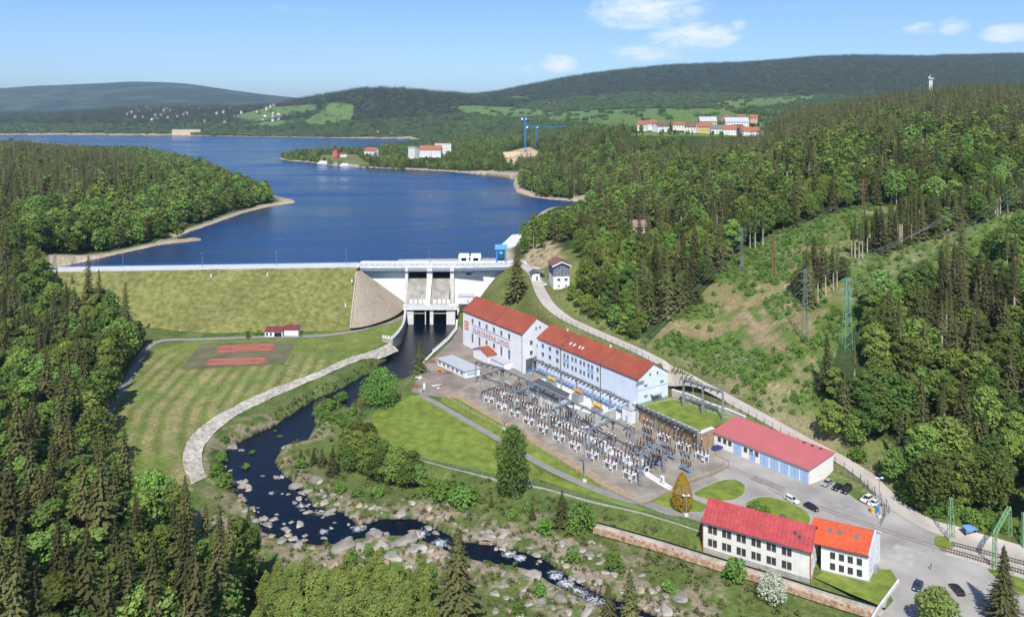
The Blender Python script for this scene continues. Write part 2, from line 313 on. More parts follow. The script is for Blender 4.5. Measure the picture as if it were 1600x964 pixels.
def hgt(x, y):
    x = np.asarray(x, float); y = np.asarray(y, float)
    a = np.clip((x / y - U0) / (U1 - U0) * (NU - 1), 0, NU - 1.001); b = np.clip((np.log(y) - ly[0]) / (ly[-1] - ly[0]) * (NY - 1), 0, NY - 1.001)
    i, j = a.astype(int), b.astype(int); fa, fb = a - i, b - j
    return H[j, i] * (1 - fa) * (1 - fb) + H[j, i + 1] * fa * (1 - fb) + H[j + 1, i] * (1 - fa) * fb + H[j + 1, i + 1] * fa * fb
def hz(x, y): return float(hgt(x, y))
def onground(px, py, z0=0.0):
    """the world point where the sight line through (px, py) first meets the ground"""
    u = (px - 800) / F; Yq = np.exp(np.linspace(math.log(130), math.log(9000), 4000)); zr = CH - (py - HZ) * Yq / F
    k = np.argmax(hgt(u * Yq, Yq) >= zr); y = Yq[k]; return Vector((u * y, y, hz(u * y, y)))

# ---- ground colours
LAWN_L = [(205, 560), (300, 530), (430, 530), (600, 505), (640, 492), (625, 520), (590, 542), (500, 578), (400, 618), (330, 655), (293, 690), (285, 720), (300, 765), (270, 775), (215, 740), (165, 705), (170, 655)]
CLEAR = [(1000, 552), (1048, 500), (1085, 470), (1115, 440), (1150, 395), (1205, 368), (1330, 325), (1420, 320), (1420, 345), (1370, 400), (1460, 372), (1600, 325), (1700, 310), (1700, 360), (1600, 388), (1510, 415), (1420, 452), (1350, 490), (1310, 540), (1290, 600), (1290, 665), (1255, 672), (1160, 625), (1080, 580)]
BIRCHY = [(430, 880), (480, 870), (600, 900), (680, 900), (740, 1100), (380, 1100), (390, 920)]
MEAD = [[(470, 193), (505, 172), (516, 160), (551, 163), (553, 186), (530, 193), (500, 198)], [(360, 182), (420, 168), (497, 163), (495, 172), (440, 183), (400, 190)], [(375, 196), (440, 188), (468, 191), (430, 199)], [(700, 168), (730, 165), (800, 168), (850, 173), (850, 184), (790, 186), (740, 180)],
        [(850, 176), (1000, 170), (1130, 170), (1150, 178), (1200, 180), (1200, 205), (980, 205), (860, 190)], [(1110, 163), (1150, 155), (1272, 149), (1280, 158), (1235, 166), (1140, 174)], [(790, 150), (830, 152), (825, 158), (800, 157)], [(745, 143), (790, 141), (780, 147), (750, 148)], [(900, 158), (960, 157), (950, 161), (905, 161)]]
rgb = np.zeros(UU.shape + (3,)); rgb[:] = (.045, .07, .022)                    # forest floor and far forest
def n2(sc_, seed):
    """cheap value noise on world x,y"""
    r = np.random.RandomState(seed); g = r.rand(256, 256); a = XX / sc_; b = YY / sc_
    i, j = np.floor(a).astype(int), np.floor(b).astype(int); fa, fb = a - i, b - j; fa = fa * fa * (3 - 2 * fa); fb = fb * fb * (3 - 2 * fb)
    q = lambda m, n: g[m % 256, n % 256]
    return q(i, j) * (1 - fa) * (1 - fb) + q(i + 1, j) * fa * (1 - fb) + q(i, j + 1) * (1 - fa) * fb + q(i + 1, j + 1) * fa * fb
def paint(mask, col, a=1.0):
    mask = np.asarray(mask, float)
    m = (mask * a)[..., None] if not np.isscalar(mask) else mask
    rgb[:] = rgb * (1 - m) + np.array(col) * m
N1, N2_, N3 = n2(3.1, 1), n2(8.3, 2), n2(24, 3); N4 = n2(1.3, 4)
valley = (YY < 430) & (PX > 130) & (H < 8)
paint(valley * 1.0, (.105, .145, .036)); rs = (YY < 450) & (PX > 690) & (PX < 1000) & (H > 0); paint(rs * 1.0, (.13, .165, .04)); paint(rs * sst(.5, .8, N2_), (.19, .18, .08), .6)
paint(valley * sst(.45, .8, .5 * N1 + .5 * N2_), (.17, .165, .075), .7); paint(valley * sst(.55, .8, N2_), (.06, .115, .025), .7)
# rocky river banks downstream
bank = valley * sst(14, 2, DR) * (YY < 290) * (DR > -1); paint(bank * sst(.35, .6, .6 * N1 + .4 * N4), (.27, .215, .15), .9)
bank2 = valley * sst(30, 6, DR) * (YY < 232) * (PYY > 800); paint(bank2 * sst(.46, .62, .5 * N1 + .3 * N4 + .2 * N2_), (.30, .245, .18), .8)
reed = valley * sst(16, 0, DR) * (YY > 290); paint(reed * sst(.3, .7, N1), (.13, .16, .06), .9)
ml = inpoly(LAWN_L, PX, PYY) & (YY < 430); 
LT = pw([(607, 538), (580, 548), (540, 562), (500, 580), (440, 603), (400, 620), (360, 640), (320, 665), (298, 685), (288, 705), (286, 730), (299, 757)], 1)
dk, _ = pdist([(p.x, p.y) for p in pw([(345, 560), (310, 600), (277, 640), (263, 690), (272, 730), (300, 770)], 1)], XX, np.where(YY < 480, YY, 480)); stripe = .5 + .5 * np.sin(dk * 2 * math.pi / 6.0 + .8 * N3)
paint(ml * 1.0, (.155, .19, .045)); paint(ml * sst(.3, .8, stripe) * (dk < 60) * sst(366, 350, YY), (.27, .235, .11), .8); paint(ml * sst(.2, .0, stripe) * (dk < 60) * sst(366, 350, YY), (.12, .13, .05), .6); paint(ml * sst(.62, .8, n2(5, 21) * .5 + N1 * .5), (.10, .15, .03), .5); paint(ml * sst(.45, .8, N2_), (.12, .19, .035), .6); paint(ml * sst(.6, .9, N1), (.22, .21, .09), .4)
mc = inpoly(CLEAR, PX, PYY) & (YY < 620) & (YY > 230)
paint(mc * 1.0, (.10, .15, .035)); bb = sst(.5, .64, .45 * N2_ + .35 * N3 + .2 * N1)
bl_ = np.zeros(UU.shape)
for a_, b_, ra_, rb_ in ((1150, 488, 42, 20), (1205, 535, 46, 14), (1105, 515, 28, 14), (1175, 512, 34, 20), (1240, 480, 26, 10), (1080, 480, 16, 10)): bl_ = np.maximum(bl_, np.clip(1.6 - ((PX - a_) / ra_) ** 2 - ((PYY - b_) / rb_) ** 2, 0, 1))
bb = np.maximum(bb * .7, bl_ * sst(.25, .5, .5 * N1 + .5 * N2_)); brown = mc * np.where(PX < 1300, bb, bb * .45); paint(brown, (.32, .225, .135), .75); paint(mc * sst(.66, .8, .5 * N1 + .5 * N4), (.4, .34, .26), .4)
edge = (ds_ := None)
srd = np.full(UU.shape, 1e4); srd[sub] = ds; paint(sst(14, 6, srd) * (H > .6) * (PX > 820), (.15, .16, .06), .8); paint(sst(16, 6, srd) * (H > .6) * (PX > 1050) * sst(.45, .6, N2_), (.28, .22, .14), .6)
mtn = (YY > 6500); paint(mtn * 1.0, (.028, .05, .028)); paint(mtn * sst(.45, .7, .6 * n2(260, 7) + .4 * n2(90, 8)), (.07, .11, .05), .8)
spot = sst(812, 824, PX + 8 * (N1 - .5)) * sst(884, 862, PX + 26 * (N2_ - .5)) * (YY > 425) * sst(560, 500, YY + 40 * N2_) * (DL > 3); paint(spot * sst(.2, .5, .5 * N1 + .5 * N4), (.4, .32, .2))
cons = inpoly([(788, 258), (792, 238), (828, 230), (850, 242), (844, 256)], PX, PYY) & (YY < 1500) & (YY > 1000); paint(cons * 1.0, (.5, .38, .24))
for q in MEAD: paint((inpoly(q, PX, PYY) & (YY > 1350)) * 1.0, (.12, .19, .05))
vil = inpoly([(985, 203), (1195, 203), (1195, 214), (985, 212)], PX, PYY) & (YY > 980) & (YY < 1100); paint(vil * 1.0, (.12, .18, .05))
pen = inpoly([(500, 243), (640, 238), (680, 240), (640, 258), (560, 258), (497, 251)], PX, PYY) & (YY > 1200); paint(pen * 1.0, (.16, .18, .07))
shore = sst(12, 3, DL * np.clip(700 / YY, .25, 1)) * (DL > -3) * (YY > 440); paint(shore * ((PX < 470) | (YY > 900) | (PX > 790)), (.42, .35, .25), .95)
spit = inpoly([(250, 372), (330, 350), (400, 322), (415, 310), (470, 312), (470, 320), (430, 330), (320, 378), (240, 384)], PX, PYY) & (YY > 500) & (YY < 900); paint(spit * sst(20, 10, DL), (.4, .33, .22), .9)
paint(((DR < .3) & (YY < 480)) * 1.0, (.02, .02, .018)); paint(((DL < -2)) * 1.0, (.02, .02, .02))

def ground_mat():
    m = bpy.data.materials.new('ground_cover'); m.use_nodes = True; N, L = m.node_tree.nodes, m.node_tree.links; b = N['Principled BSDF']
    b.inputs['Roughness'].default_value = .95; b.inputs['Specular IOR Level'].default_value = .1
    at = N.new('ShaderNodeAttribute'); at.attribute_name = 'cover'; tc = N.new('ShaderNodeTexCoord'); last = at.outputs['Color']
    for s, lo, hi in ((.9, .62, 1.35), (.13, .8, 1.2), (.02, .85, 1.15)):
        n = N.new('ShaderNodeTexNoise'); n.inputs['Scale'].default_value = s; n.inputs['Detail'].default_value = 6; n.inputs['Roughness'].default_value = .65; L.new(tc.outputs['Object'], n.inputs['Vector'])
        mr = N.new('ShaderNodeMapRange'); mr.inputs['From Min'].default_value = .3; mr.inputs['From Max'].default_value = .7; mr.inputs['To Min'].default_value = lo; mr.inputs['To Max'].default_value = hi; L.new(n.outputs[0], mr.inputs[0])
        vm = N.new('ShaderNodeVectorMath'); vm.operation = 'SCALE'; L.new(last, vm.inputs[0]); L.new(mr.outputs[0], vm.inputs['Scale']); last = vm.outputs[0]
    L.new(last, b.inputs['Base Color'])
    n = N.new('ShaderNodeTexNoise'); n.inputs['Scale'].default_value = 1.4; n.inputs['Detail'].default_value = 5; L.new(tc.outputs['Object'], n.inputs['Vector'])
    bp = N.new('ShaderNodeBump'); bp.inputs['Strength'].default_value = .5; bp.inputs['Distance'].default_value = .5; L.new(n.outputs[0], bp.inputs['Height']); L.new(bp.outputs[0], b.inputs['Normal'])
    return m
idx = np.arange(NU * NY).reshape(NY, NU)
Fq = np.stack([idx[:-1, :-1], idx[:-1, 1:], idx[1:, 1:], idx[1:, :-1]], -1).reshape(-1, 4)
cols = np.concatenate([rgb, np.ones(UU.shape + (1,))], -1)
ter = npmesh('terrain', np.stack([XX, YY, H], -1).reshape(-1, 3), Fq, ground_mat(), smooth=True, attrs={'cover': ('FLOAT_COLOR', cols.reshape(-1, 4))})
tag(ter, kind='structure')

# ---- water
def water_mat(name, base, scale, strength, rough=.12, foam=False, wind=False):
    m = bpy.data.materials.new(name); m.use_nodes = True; N, L = m.node_tree.nodes, m.node_tree.links; b = N['Principled BSDF']
    b.inputs['Base Color'].default_value = (*base, 1); b.inputs['Roughness'].default_value = rough; b.inputs['IOR'].default_value = 1.33; b.inputs['Specular IOR Level'].default_value = .35
    tc = N.new('ShaderNodeTexCoord'); mp = N.new('ShaderNodeMapping'); mp.inputs['Scale'].default_value = (1, 1.0, 1); L.new(tc.outputs['Object'], mp.inputs[0])
    n = N.new('ShaderNodeTexNoise'); n.inputs['Scale'].default_value = scale; n.inputs['Detail'].default_value = 5; n.inputs['Roughness'].default_value = .6; L.new(mp.outputs[0], n.inputs['Vector'])
    bp = N.new('ShaderNodeBump'); bp.inputs['Strength'].default_value = strength; bp.inputs['Distance'].default_value = 1; L.new(n.outputs[0], bp.inputs['Height']); L.new(bp.outputs[0], b.inputs['Normal'])
    if wind:
        n3 = N.new('ShaderNodeTexNoise'); n3.inputs['Scale'].default_value = .006; n3.inputs['Detail'].default_value = 4; n3.inputs['Distortion'].default_value = 1.2; m3 = N.new('ShaderNodeMapping'); m3.inputs['Scale'].default_value = (.6, 1.6, 1); m3.inputs['Rotation'].default_value = (0, 0, .5); L.new(tc.outputs['Object'], m3.inputs[0]); L.new(m3.outputs[0], n3.inputs['Vector'])
        mr = N.new('ShaderNodeMapRange'); mr.inputs['From Min'].default_value = .35; mr.inputs['From Max'].default_value = .65; mr.inputs['To Min'].default_value = strength * .5; mr.inputs['To Max'].default_value = strength * 1.4; L.new(n3.outputs[0], mr.inputs[0]); L.new(mr.outputs[0], bp.inputs['Strength']); r3 = N.new('ShaderNodeMapRange'); r3.inputs['From Min'].default_value = .4; r3.inputs['From Max'].default_value = .62; r3.inputs['To Min'].default_value = .10; r3.inputs['To Max'].default_value = .34; L.new(n3.outputs[0], r3.inputs[0]); L.new(r3.outputs[0], b.inputs['Roughness']); cm = N.new('ShaderNodeMix'); cm.data_type = 'RGBA'; cm.inputs[6].default_value = (base[0] * .7, base[1] * .75, base[2] * .75, 1); cm.inputs[7].default_value = (base[0] * 1.8, base[1] * 1.45, base[2] * 1.3, 1); r4 = N.new('ShaderNodeMapRange'); r4.inputs['From Min'].default_value = .4; r4.inputs['From Max'].default_value = .62; L.new(n3.outputs[0], r4.inputs[0]); L.new(r4.outputs[0], cm.inputs[0]); L.new(cm.outputs[2], b.inputs['Base Color'])
    if foam:
        at = N.new('ShaderNodeAttribute'); at.attribute_name = 'foam'; n3 = N.new('ShaderNodeTexNoise'); n3.inputs['Scale'].default_value = .7; n3.inputs['Detail'].default_value = 6; n3.inputs['Roughness'].default_value = .7; n3.inputs['Distortion'].default_value = 1.5; L.new(tc.outputs['Object'], n3.inputs['Vector'])
        ad = N.new('ShaderNodeMath'); ad.operation = 'ADD'; L.new(n3.outputs[0], ad.inputs[0]); L.new(at.outputs['Fac'], ad.inputs[1])
        mr = N.new('ShaderNodeMapRange'); mr.inputs['From Min'].default_value = .90; mr.inputs['From Max'].default_value = 1.16; L.new(ad.outputs[0], mr.inputs[0])
        mx = N.new('ShaderNodeMix'); mx.data_type = 'RGBA'; mx.inputs[6].default_value = (*base, 1); mx.inputs[7].default_value = (.75, .78, .8, 1); L.new(mr.outputs[0], mx.inputs[0]); L.new(mx.outputs[2], b.inputs['Base Color'])
        r2 = N.new('ShaderNodeMapRange'); r2.inputs['To Min'].default_value = rough; r2.inputs['To Max'].default_value = .8; L.new(mr.outputs[0], r2.inputs[0]); L.new(r2.outputs[0], b.inputs['Roughness'])
    return m
# lake: the cells in and around the outline
j0, j1 = int(np.searchsorted(ys, 432)), int(np.searchsorted(ys, 4200))
mk = (DL < 15)[j0:j1]; jj, ii = np.nonzero(mk[:-1, :-1]); jj += j0
fx = np.stack([idx[jj, ii], idx[jj, ii + 1], idx[jj + 1, ii + 1], idx[jj + 1, ii]], -1)
keep = ~((YY[jj, ii] < 436) & (XX[jj, ii] > -262)); fx = fx[keep]
uq, inv = np.unique(fx.ravel(), return_inverse=True)
LV = np.stack([XX.ravel()[uq], YY.ravel()[uq], np.full(len(uq), 25.0)], -1)
tag(npmesh('lake_water', LV, inv.reshape(-1, 4), water_mat('lake_water', (.004, .036, .125), .3, .9, .2, wind=True)), kind='structure')
FO = [(655, 835, 9), (688, 848, 8), (672, 824, 6), (560, 825, 7), (500, 800, 6), (470, 790, 5), (505, 830, 5), (795, 866, 6), (812, 872, 6), (868, 898, 7), (885, 912, 8), (905, 925, 8), (925, 938, 8), (440, 745, 5), (425, 770, 4), (945, 942, 6)]
g = 1.0; bx = np.arange(-170, 75, g); by = np.arange(150, 440, g); GX, GY = np.meshgrid(bx, by)
dg = sdf([(p.x, p.y) for p in RIV], GX, GY); fo = np.zeros(GX.shape)
for a, b, r in FO:
    p = P(a, b, WZ); fo = np.maximum(fo, .56 * np.exp(-((GX - p.x) ** 2 + (GY - p.y) ** 2) / (r * .5) ** 2))
gi = np.arange(GX.size).reshape(GX.shape); jj, ii = np.nonzero(dg[:-1, :-1] < 5)
fx = np.stack([gi[jj, ii], gi[jj, ii + 1], gi[jj + 1, ii + 1], gi[jj + 1, ii]], -1); uq, inv = np.unique(fx.ravel(), return_inverse=True)
tag(npmesh('river_water', np.stack([GX.ravel()[uq], GY.ravel()[uq], np.full(len(uq), WZ)], -1), inv.reshape(-1, 4), water_mat('river_water', (.002, .005, .012), .9, .22, .06, foam=True), attrs={'foam': ('FLOAT', fo.ravel()[uq])}), kind='structure')
# ---------------------------------------------------------------- vegetation
SPR = leafmat('spruce_needles', (.072, .088, .032), (.165, .155, .055), rand=.42, trans=.2, hue=.03)
BRO = leafmat('broadleaf_leaves', (.105, .19, .040), (.26, .33, .075), rand=.45, trans=.35, hue=.04)
BIR = leafmat('birch_leaves', (.22, .30, .07), (.32, .38, .10), rand=.18, trans=.4)
BUSHM = leafmat('bush_leaves', (.11, .23, .04), (.22, .34, .07), rand=.2, trans=.35)
GOLD = leafmat('golden_needles', (.30, .17, .015), (.42, .25, .03), rand=.05, trans=.2, nscale=1.2)
WHITEB = leafmat('pale_blossom', (.42, .46, .30), (.62, .64, .5), rand=.05, trans=.2, nscale=1.5)
FARSP = leafmat('far_spruce_needles', (.026, .046, .022), (.075, .10, .042), rand=.55, trans=0, nscale=.01)
FARBR = leafmat('far_broadleaf_leaves', (.07, .13, .035), (.14, .20, .055), rand=.35, trans=0, nscale=.01)
BARK = mat('bark', (.16, .12, .09), .9, scale=2); BIRBARK = mat('birch_bark', (.5, .48, .42), .8, var=.3, scale=3)
PBARK = mat('pale_spruce_bark', (.46, .38, .31), .9, var=.2, scale=2)

def quadcloud(c, nrm, size, r, tri=False):
    """one leaf clump quad at every point c, facing roughly nrm"""
    n = len(c); rv = r.normal(size=(n, 3)); d = nrm + rv * .75; d /= np.linalg.norm(d, axis=1)[:, None] + 1e-9
    a = np.cross(d, r.normal(size=(n, 3))); a /= np.linalg.norm(a, axis=1)[:, None] + 1e-9; b = np.cross(d, a)
    s = (size * r.uniform(.6, 1.3, n))[:, None]; a *= s; b *= s * r.uniform(.5, 1, (n, 1))
    if tri:
        V = np.stack([c - a - b * .6, c + a - b * .6, c + b], 1); return V.reshape(-1, 3), np.arange(n * 3).reshape(-1, 3)
    V = np.stack([c - a, c - b, c + a * .8, c + b], 1); return V.reshape(-1, 3), np.arange(n * 4).reshape(-1, 4)
def crown_broad(name, seed, h=16, rad=4.6, n=2300, size=.42, lobes=13, m=None, base=.22, droop=False, tall=1.0):
    r = np.random.RandomState(seed); ch = h * (1 - base); c0 = []; 
    for k in range(lobes):
        t = (k + .5) / lobes; z = h * base + ch * (.08 + .84 * t); prof = math.sin(math.pi * min(.97, (.18 + .8 * t))) ** .7
        a = k * 2.4 + r.uniform(-.4, .4); rr = rad * prof * r.uniform(.35, .62); c0.append((rr * math.cos(a), rr * math.sin(a), z, rad * (.30 + .26 * prof) * r.uniform(.8, 1.2)))
    c0.append((0, 0, h * .9, rad * .34)); c0 = np.array(c0); pk = r.choice(len(c0), n, p=c0[:, 3] ** 2 / (c0[:, 3] ** 2).sum())
    d = r.normal(size=(n, 3)); d /= np.linalg.norm(d, axis=1)[:, None]; d[:, 2] = np.where(d[:, 2] < -.3, -d[:, 2], d[:, 2])
    rr = c0[pk, 3] * (r.uniform(.72, 1.08, n)); c = c0[pk, :3] + d * rr[:, None] * np.array([1, 1, .8 * tall])
    if droop: c[:, 2] -= r.uniform(0, 1.4, n) * (np.hypot(c[:, 0], c[:, 1]) / rad)
    return quadcloud(c, d + np.array([0, 0, .35]), size, r)
def crown_spruce(seed, h=24, rad=3.7, whorls=30, nb=15, base=.06, sub=8, w=.17):
    r = np.random.RandomState(seed); V = []; 
    for k in range(whorls):
        t = base + (1 - base) * (k / whorls) ** .93; z = h * t; R_ = rad * ((1 - t) ** .82) * r.uniform(.74, 1.15) + .12
        nn = max(4, int(nb * (.45 + .55 * (1 - t)))); off = r.uniform(0, 6.28)
        for i in range(nn):
            a = off + 6.283 * i / nn + r.uniform(-.2, .2); L_ = R_ * r.uniform(.5, 1.2); dr = r.uniform(.15, .5); ca, sa = math.cos(a), math.sin(a)
            for q in range(sub):
                f0 = q / sub * .9; f1 = min(1.05, f0 + 1.5 / sub); ww = w * R_ * (1 - .55 * f0) * r.uniform(.7, 1.3) + .08; sd_ = r.choice((-1, 1)) * r.uniform(.3, 1)
                z0 = z - dr * L_ * f0 + .10 * L_ * f0 * f0; z1 = z - dr * L_ * f1 + .14 * L_ * f1 * f1 - r.uniform(0, .55)
                p0 = (ca * L_ * f0, sa * L_ * f0, z0 + .12); tx, ty = ca * L_ * f1 - sa * ww * sd_, sa * L_ * f1 + ca * ww * sd_
                mx_, my_ = ca * L_ * (f0 + f1) / 2, sa * L_ * (f0 + f1) / 2; zm = (z0 + z1) / 2 - .05
                V += [p0, (mx_ - sa * ww * .8, my_ + ca * ww * .8, zm - .3 * ww), (tx, ty, z1), (mx_ + sa * ww * .8, my_ - ca * ww * .8, zm - .3 * ww)]
    V += [(.16, 0, h * .93), (0, .16, h * .93), (0, 0, h * 1.03), (-.12, -.1, h * .93)]
    V = np.array(V); return V, np.arange(len(V)).reshape(-1, 4)
def trunkmb(h, r0, m=None, n=6):
    q = MB(); q.cone((0, 0, -.8), (0, 0, h), r0, r0 * .18, n); return q
PROT = {}
def proto_mesh(name, V, Fq, m):
    o = npmesh(name, V, Fq, m, do_link=False); return o.data
def tm(name, h, r0, m, limbs=0, seed=0):
    q = trunkmb(h, r0); r = random.Random(seed)
    for k in range(limbs):
        z = h * r.uniform(.3, .8); a = r.uniform(0, 6.28); q.cone((0, 0, z), (math.cos(a) * 3, math.sin(a) * 3, z + 3), r0 * .35, r0 * .1, 5)
    o = q.build(name, m); me = o.data; bpy.data.objects.remove(o); return me
SP_T = [(tm('trunk', 22, .28, BARK), proto_mesh('crown', *crown_spruce(s, 24, rd, wh), SPR)) for s, rd, wh in ((1, 4.3, 28), (2, 3.7, 26), (3, 4.8, 30), (4, 4.0, 25))]
BR_T = [(tm('trunk', 11, .28, BARK, 5, s), proto_mesh('crown', *crown_broad('c', s, 16, rd, 2600, .40, lb, base=bs), BRO)) for s, rd, lb, bs in ((5, 4.6, 14, .2), (6, 4.1, 12, .14), (7, 5.2, 16, .2), (8, 3.6, 11, .1), (9, 4.8, 20, .12), (10, 3.3, 9, .2))]
BI_T = [(tm('trunk', 15, .17, BIRBARK, 4, s), proto_mesh('crown', *crown_broad('c', s, 17, rd, 2500, .33, 15, base=.15, droop=True, tall=1.25), BIR)) for s, rd in ((15, 3.2), (16, 2.8))]
# pine-like spruce with a bare lower stem, as at the edges of the cutting
PI_T = [(tm('trunk', 22, .42, PBARK), proto_mesh('crown', *crown_spruce(s, 24, 2.9, 20, base=.52), SPR)) for s in (21, 22)]
BU_T = [proto_mesh('crown', *crown_broad('c', s, 3.2, 2.0, 700, .24, 9, base=.0), BUSHM) for s in (31, 32, 33)]

def joined(nm, trunk, crown):
    """trunk and crown in one mesh, for the many trees of the forest mass"""
    a, b = trunk, crown; va = np.empty(len(a.vertices) * 3, np.float32); a.vertices.foreach_get('co', va); vb = np.empty(len(b.vertices) * 3, np.float32); b.vertices.foreach_get('co', vb)
    va = va.reshape(-1, 3); vb = vb.reshape(-1, 3); fa = [tuple(p.vertices) for p in a.polygons]; fb = [tuple(i + len(va) for i in p.vertices) for p in b.polygons]
    me = bpy.data.meshes.new(nm); me.from_pydata(np.concatenate([va, vb]).tolist(), [], fa + fb); me.materials.append(a.materials[0]); me.materials.append(b.materials[0])
    me.polygons.foreach_set('material_index', [0] * len(fa) + [1] * len(fb)); me.update(); return bpy.data.objects.new(nm, me)
def lowtree(nm, kind, seed):
    if kind == 's': V, Fq = crown_spruce(seed, 24, 4.3, 14, 8, sub=2, w=.42); return joined(nm, tm('trunk', 20, .25, BARK), proto_mesh(nm, V, Fq, SPR))
    if kind == 'p': V, Fq = crown_spruce(seed, 24, 3.1, 10, 8, base=.5, sub=2, w=.5); return joined(nm, tm('trunk', 20, .22, PBARK), proto_mesh(nm, V, Fq, SPR))
    V, Fq = crown_broad('c', seed, 15, 4.4, 620, .72, 11, base=.08); return joined(nm, tm('trunk', 8, .25, BARK), proto_mesh(nm, V, Fq, BRO))
def clump(nm, kind, seed, n=9, ext=26):
    """a small stand of far trees"""
    r = np.random.RandomState(seed); VV, FF, k = [], [], 0
    for i in range(n):
        x, y = r.uniform(-ext / 2, ext / 2, 2); h = r.uniform(.75, 1.2)
        if kind == 's':
            V, Fq = crown_spruce(seed * 50 + i, 27 * h, 4.6, 5, 6, sub=1, w=.6)
        else: V, Fq = crown_broad('c', seed * 50 + i, 14 * h, 6, 90, 1.9, 7, base=0)
        V = V + np.array([x, y, 0]); VV.append(V); FF.append(Fq + k); k += len(V)
    return npmesh(nm, np.concatenate(VV), np.concatenate(FF), FARSP if kind == 's' else FARBR, do_link=False)

def instancer(name, protos, pts, rot, scl, pick, label, cat, zs=None):
    me = bpy.data.meshes.new(name); n = len(pts); me.vertices.add(n); me.vertices.foreach_set('co', np.asarray(pts, np.float32).ravel())
    for an, ty, arr in (('rot', 'FLOAT', rot), ('scl', 'FLOAT', scl), ('pick', 'INT', pick)):
        a = me.attributes.new(an, ty, 'POINT'); a.data.foreach_set('value', np.asarray(arr, np.float32 if ty == 'FLOAT' else np.int32))
    o = link(bpy.data.objects.new(name, me)); tag(o, label, cat, kind='stuff')
    ng = bpy.data.node_groups.new(name, 'GeometryNodeTree'); ng.interface.new_socket('Geometry', in_out='INPUT', socket_type='NodeSocketGeometry'); ng.interface.new_socket('Geometry', in_out='OUTPUT', socket_type='NodeSocketGeometry')
    N, L = ng.nodes, ng.links; gi_, go = N.new('NodeGroupInput'), N.new('NodeGroupOutput'); ip = N.new('GeometryNodeInstanceOnPoints'); mp = N.new('GeometryNodeMeshToPoints')
    L.new(gi_.outputs[0], mp.inputs['Mesh']); L.new(mp.outputs[0], ip.inputs['Points'])
    gti = N.new('GeometryNodeGeometryToInstance')
    for p in reversed(protos):
        oi = N.new('GeometryNodeObjectInfo'); oi.inputs['Object'].default_value = p; oi.inputs['As Instance'].default_value = False; L.new(oi.outputs['Geometry'], gti.inputs[0])
    L.new(gti.outputs[0], ip.inputs['Instance']) if len(protos) == 1 else None
    if len(protos) > 1:
        # one instance per prototype, in the order of the list
        N.remove(gti); jn = N.new('GeometryNodeJoinGeometry')
        for p in reversed(protos):
            oi = N.new('GeometryNodeObjectInfo'); oi.inputs['Object'].default_value = p; oi.inputs['As Instance'].default_value = False
            g1 = N.new('GeometryNodeGeometryToInstance'); L.new(oi.outputs['Geometry'], g1.inputs[0]); L.new(g1.outputs[0], jn.inputs[0])
        L.new(jn.outputs[0], ip.inputs['Instance']); ip.inputs['Pick Instance'].default_value = True
    def att(n_, ty): a = N.new('GeometryNodeInputNamedAttribute'); a.data_type = ty; a.inputs['Name'].default_value = n_; return a.outputs[0]
    cx = N.new('ShaderNodeCombineXYZ'); L.new(att('rot', 'FLOAT'), cx.inputs[2]); er = N.new('FunctionNodeEulerToRotation'); L.new(cx.outputs[0], er.inputs[0]); L.new(er.outputs[0], ip.inputs['Rotation'])
    L.new(att('scl', 'FLOAT'), ip.inputs['Scale']); L.new(att('pick', 'INT'), ip.inputs['Instance Index'])
    L.new(ip.outputs[0], go.inputs[0]); md = o.modifiers.new('grow', 'NODES'); md.node_group = ng
    return o

# ---- where trees stand
def scatter(x0, x1, y0, y1, step, seed, jit=.45):
    r = np.random.RandomState(seed); gx, gy = np.meshgrid(np.arange(x0, x1, step), np.arange(y0, y1, step)); x = gx.ravel() + r.uniform(-jit, jit, gx.size) * step; y = gy.ravel() + r.uniform(-jit, jit, gx.size) * step
    k = (np.abs(x / y) < 1.0) & (y > 110); return x[k], y[k]
def lookup(G, x, y):
    a = np.clip((x / y - U0) / (U1 - U0) * (NU - 1), 0, NU - 1).round().astype(int); b = np.clip((np.log(y) - ly[0]) / (ly[-1] - ly[0]) * (NY - 1), 0, NY - 1).round().astype(int); return G[b, a]
srl = [(p.x, p.y) for p in SR] + [tuple(P(1480, 832, 0))[:2], tuple(P(1600, 862, .3))[:2], tuple(P(1760, 900, .3))[:2]]
# the outline of the woods' foot, in ground positions
LEFTW = [(216, 545), (208, 572), (165, 640), (142, 700), (165, 760), (235, 822), (300, 872), (330, 900), (385, 915), (425, 940), (440, 1300), (-1200, 1300), (-1200, 380), (60, 445), (95, 470), (150, 500)]
RIGHTW = 'all land past the service road'
trees = []   # x, y, kind ('s','b','p','i'), height
def place(x, y, dens_spruce, seed, hs=(17, 27), hb=(11, 18), pine=.12):
    r = np.random.RandomState(seed); k = r.uniform(size=len(x)); s = k < dens_spruce
    kind = np.where(s, np.where(r.uniform(size=len(x)) < pine, 'p', 's'), 'b'); h = np.where(s, r.uniform(*hs, len(x)), r.uniform(*hb, len(x)))
    h = h * r.uniform(.72, 1.15, len(x)); trees.append((x, y, kind, h))
# left bank wood below the dam
x, y = scatter(-330, -60, 112, 440, 6.3, 1); z = hgt(x, y); px, py = proj(x, y, z)
k = (inpoly(LEFTW, px, py) & (y < 424)) | ((y < 440) & (y > 405) & (px < 52)); x, y, px = x[k], y[k], px[k]
g3 = lookup(N3, x, y); place(x, y, np.where(y < 215, .42, .22 + .3 * (g3 > .62)) + .25 * (px > 330), 2, (23, 32), (14, 21), .0)
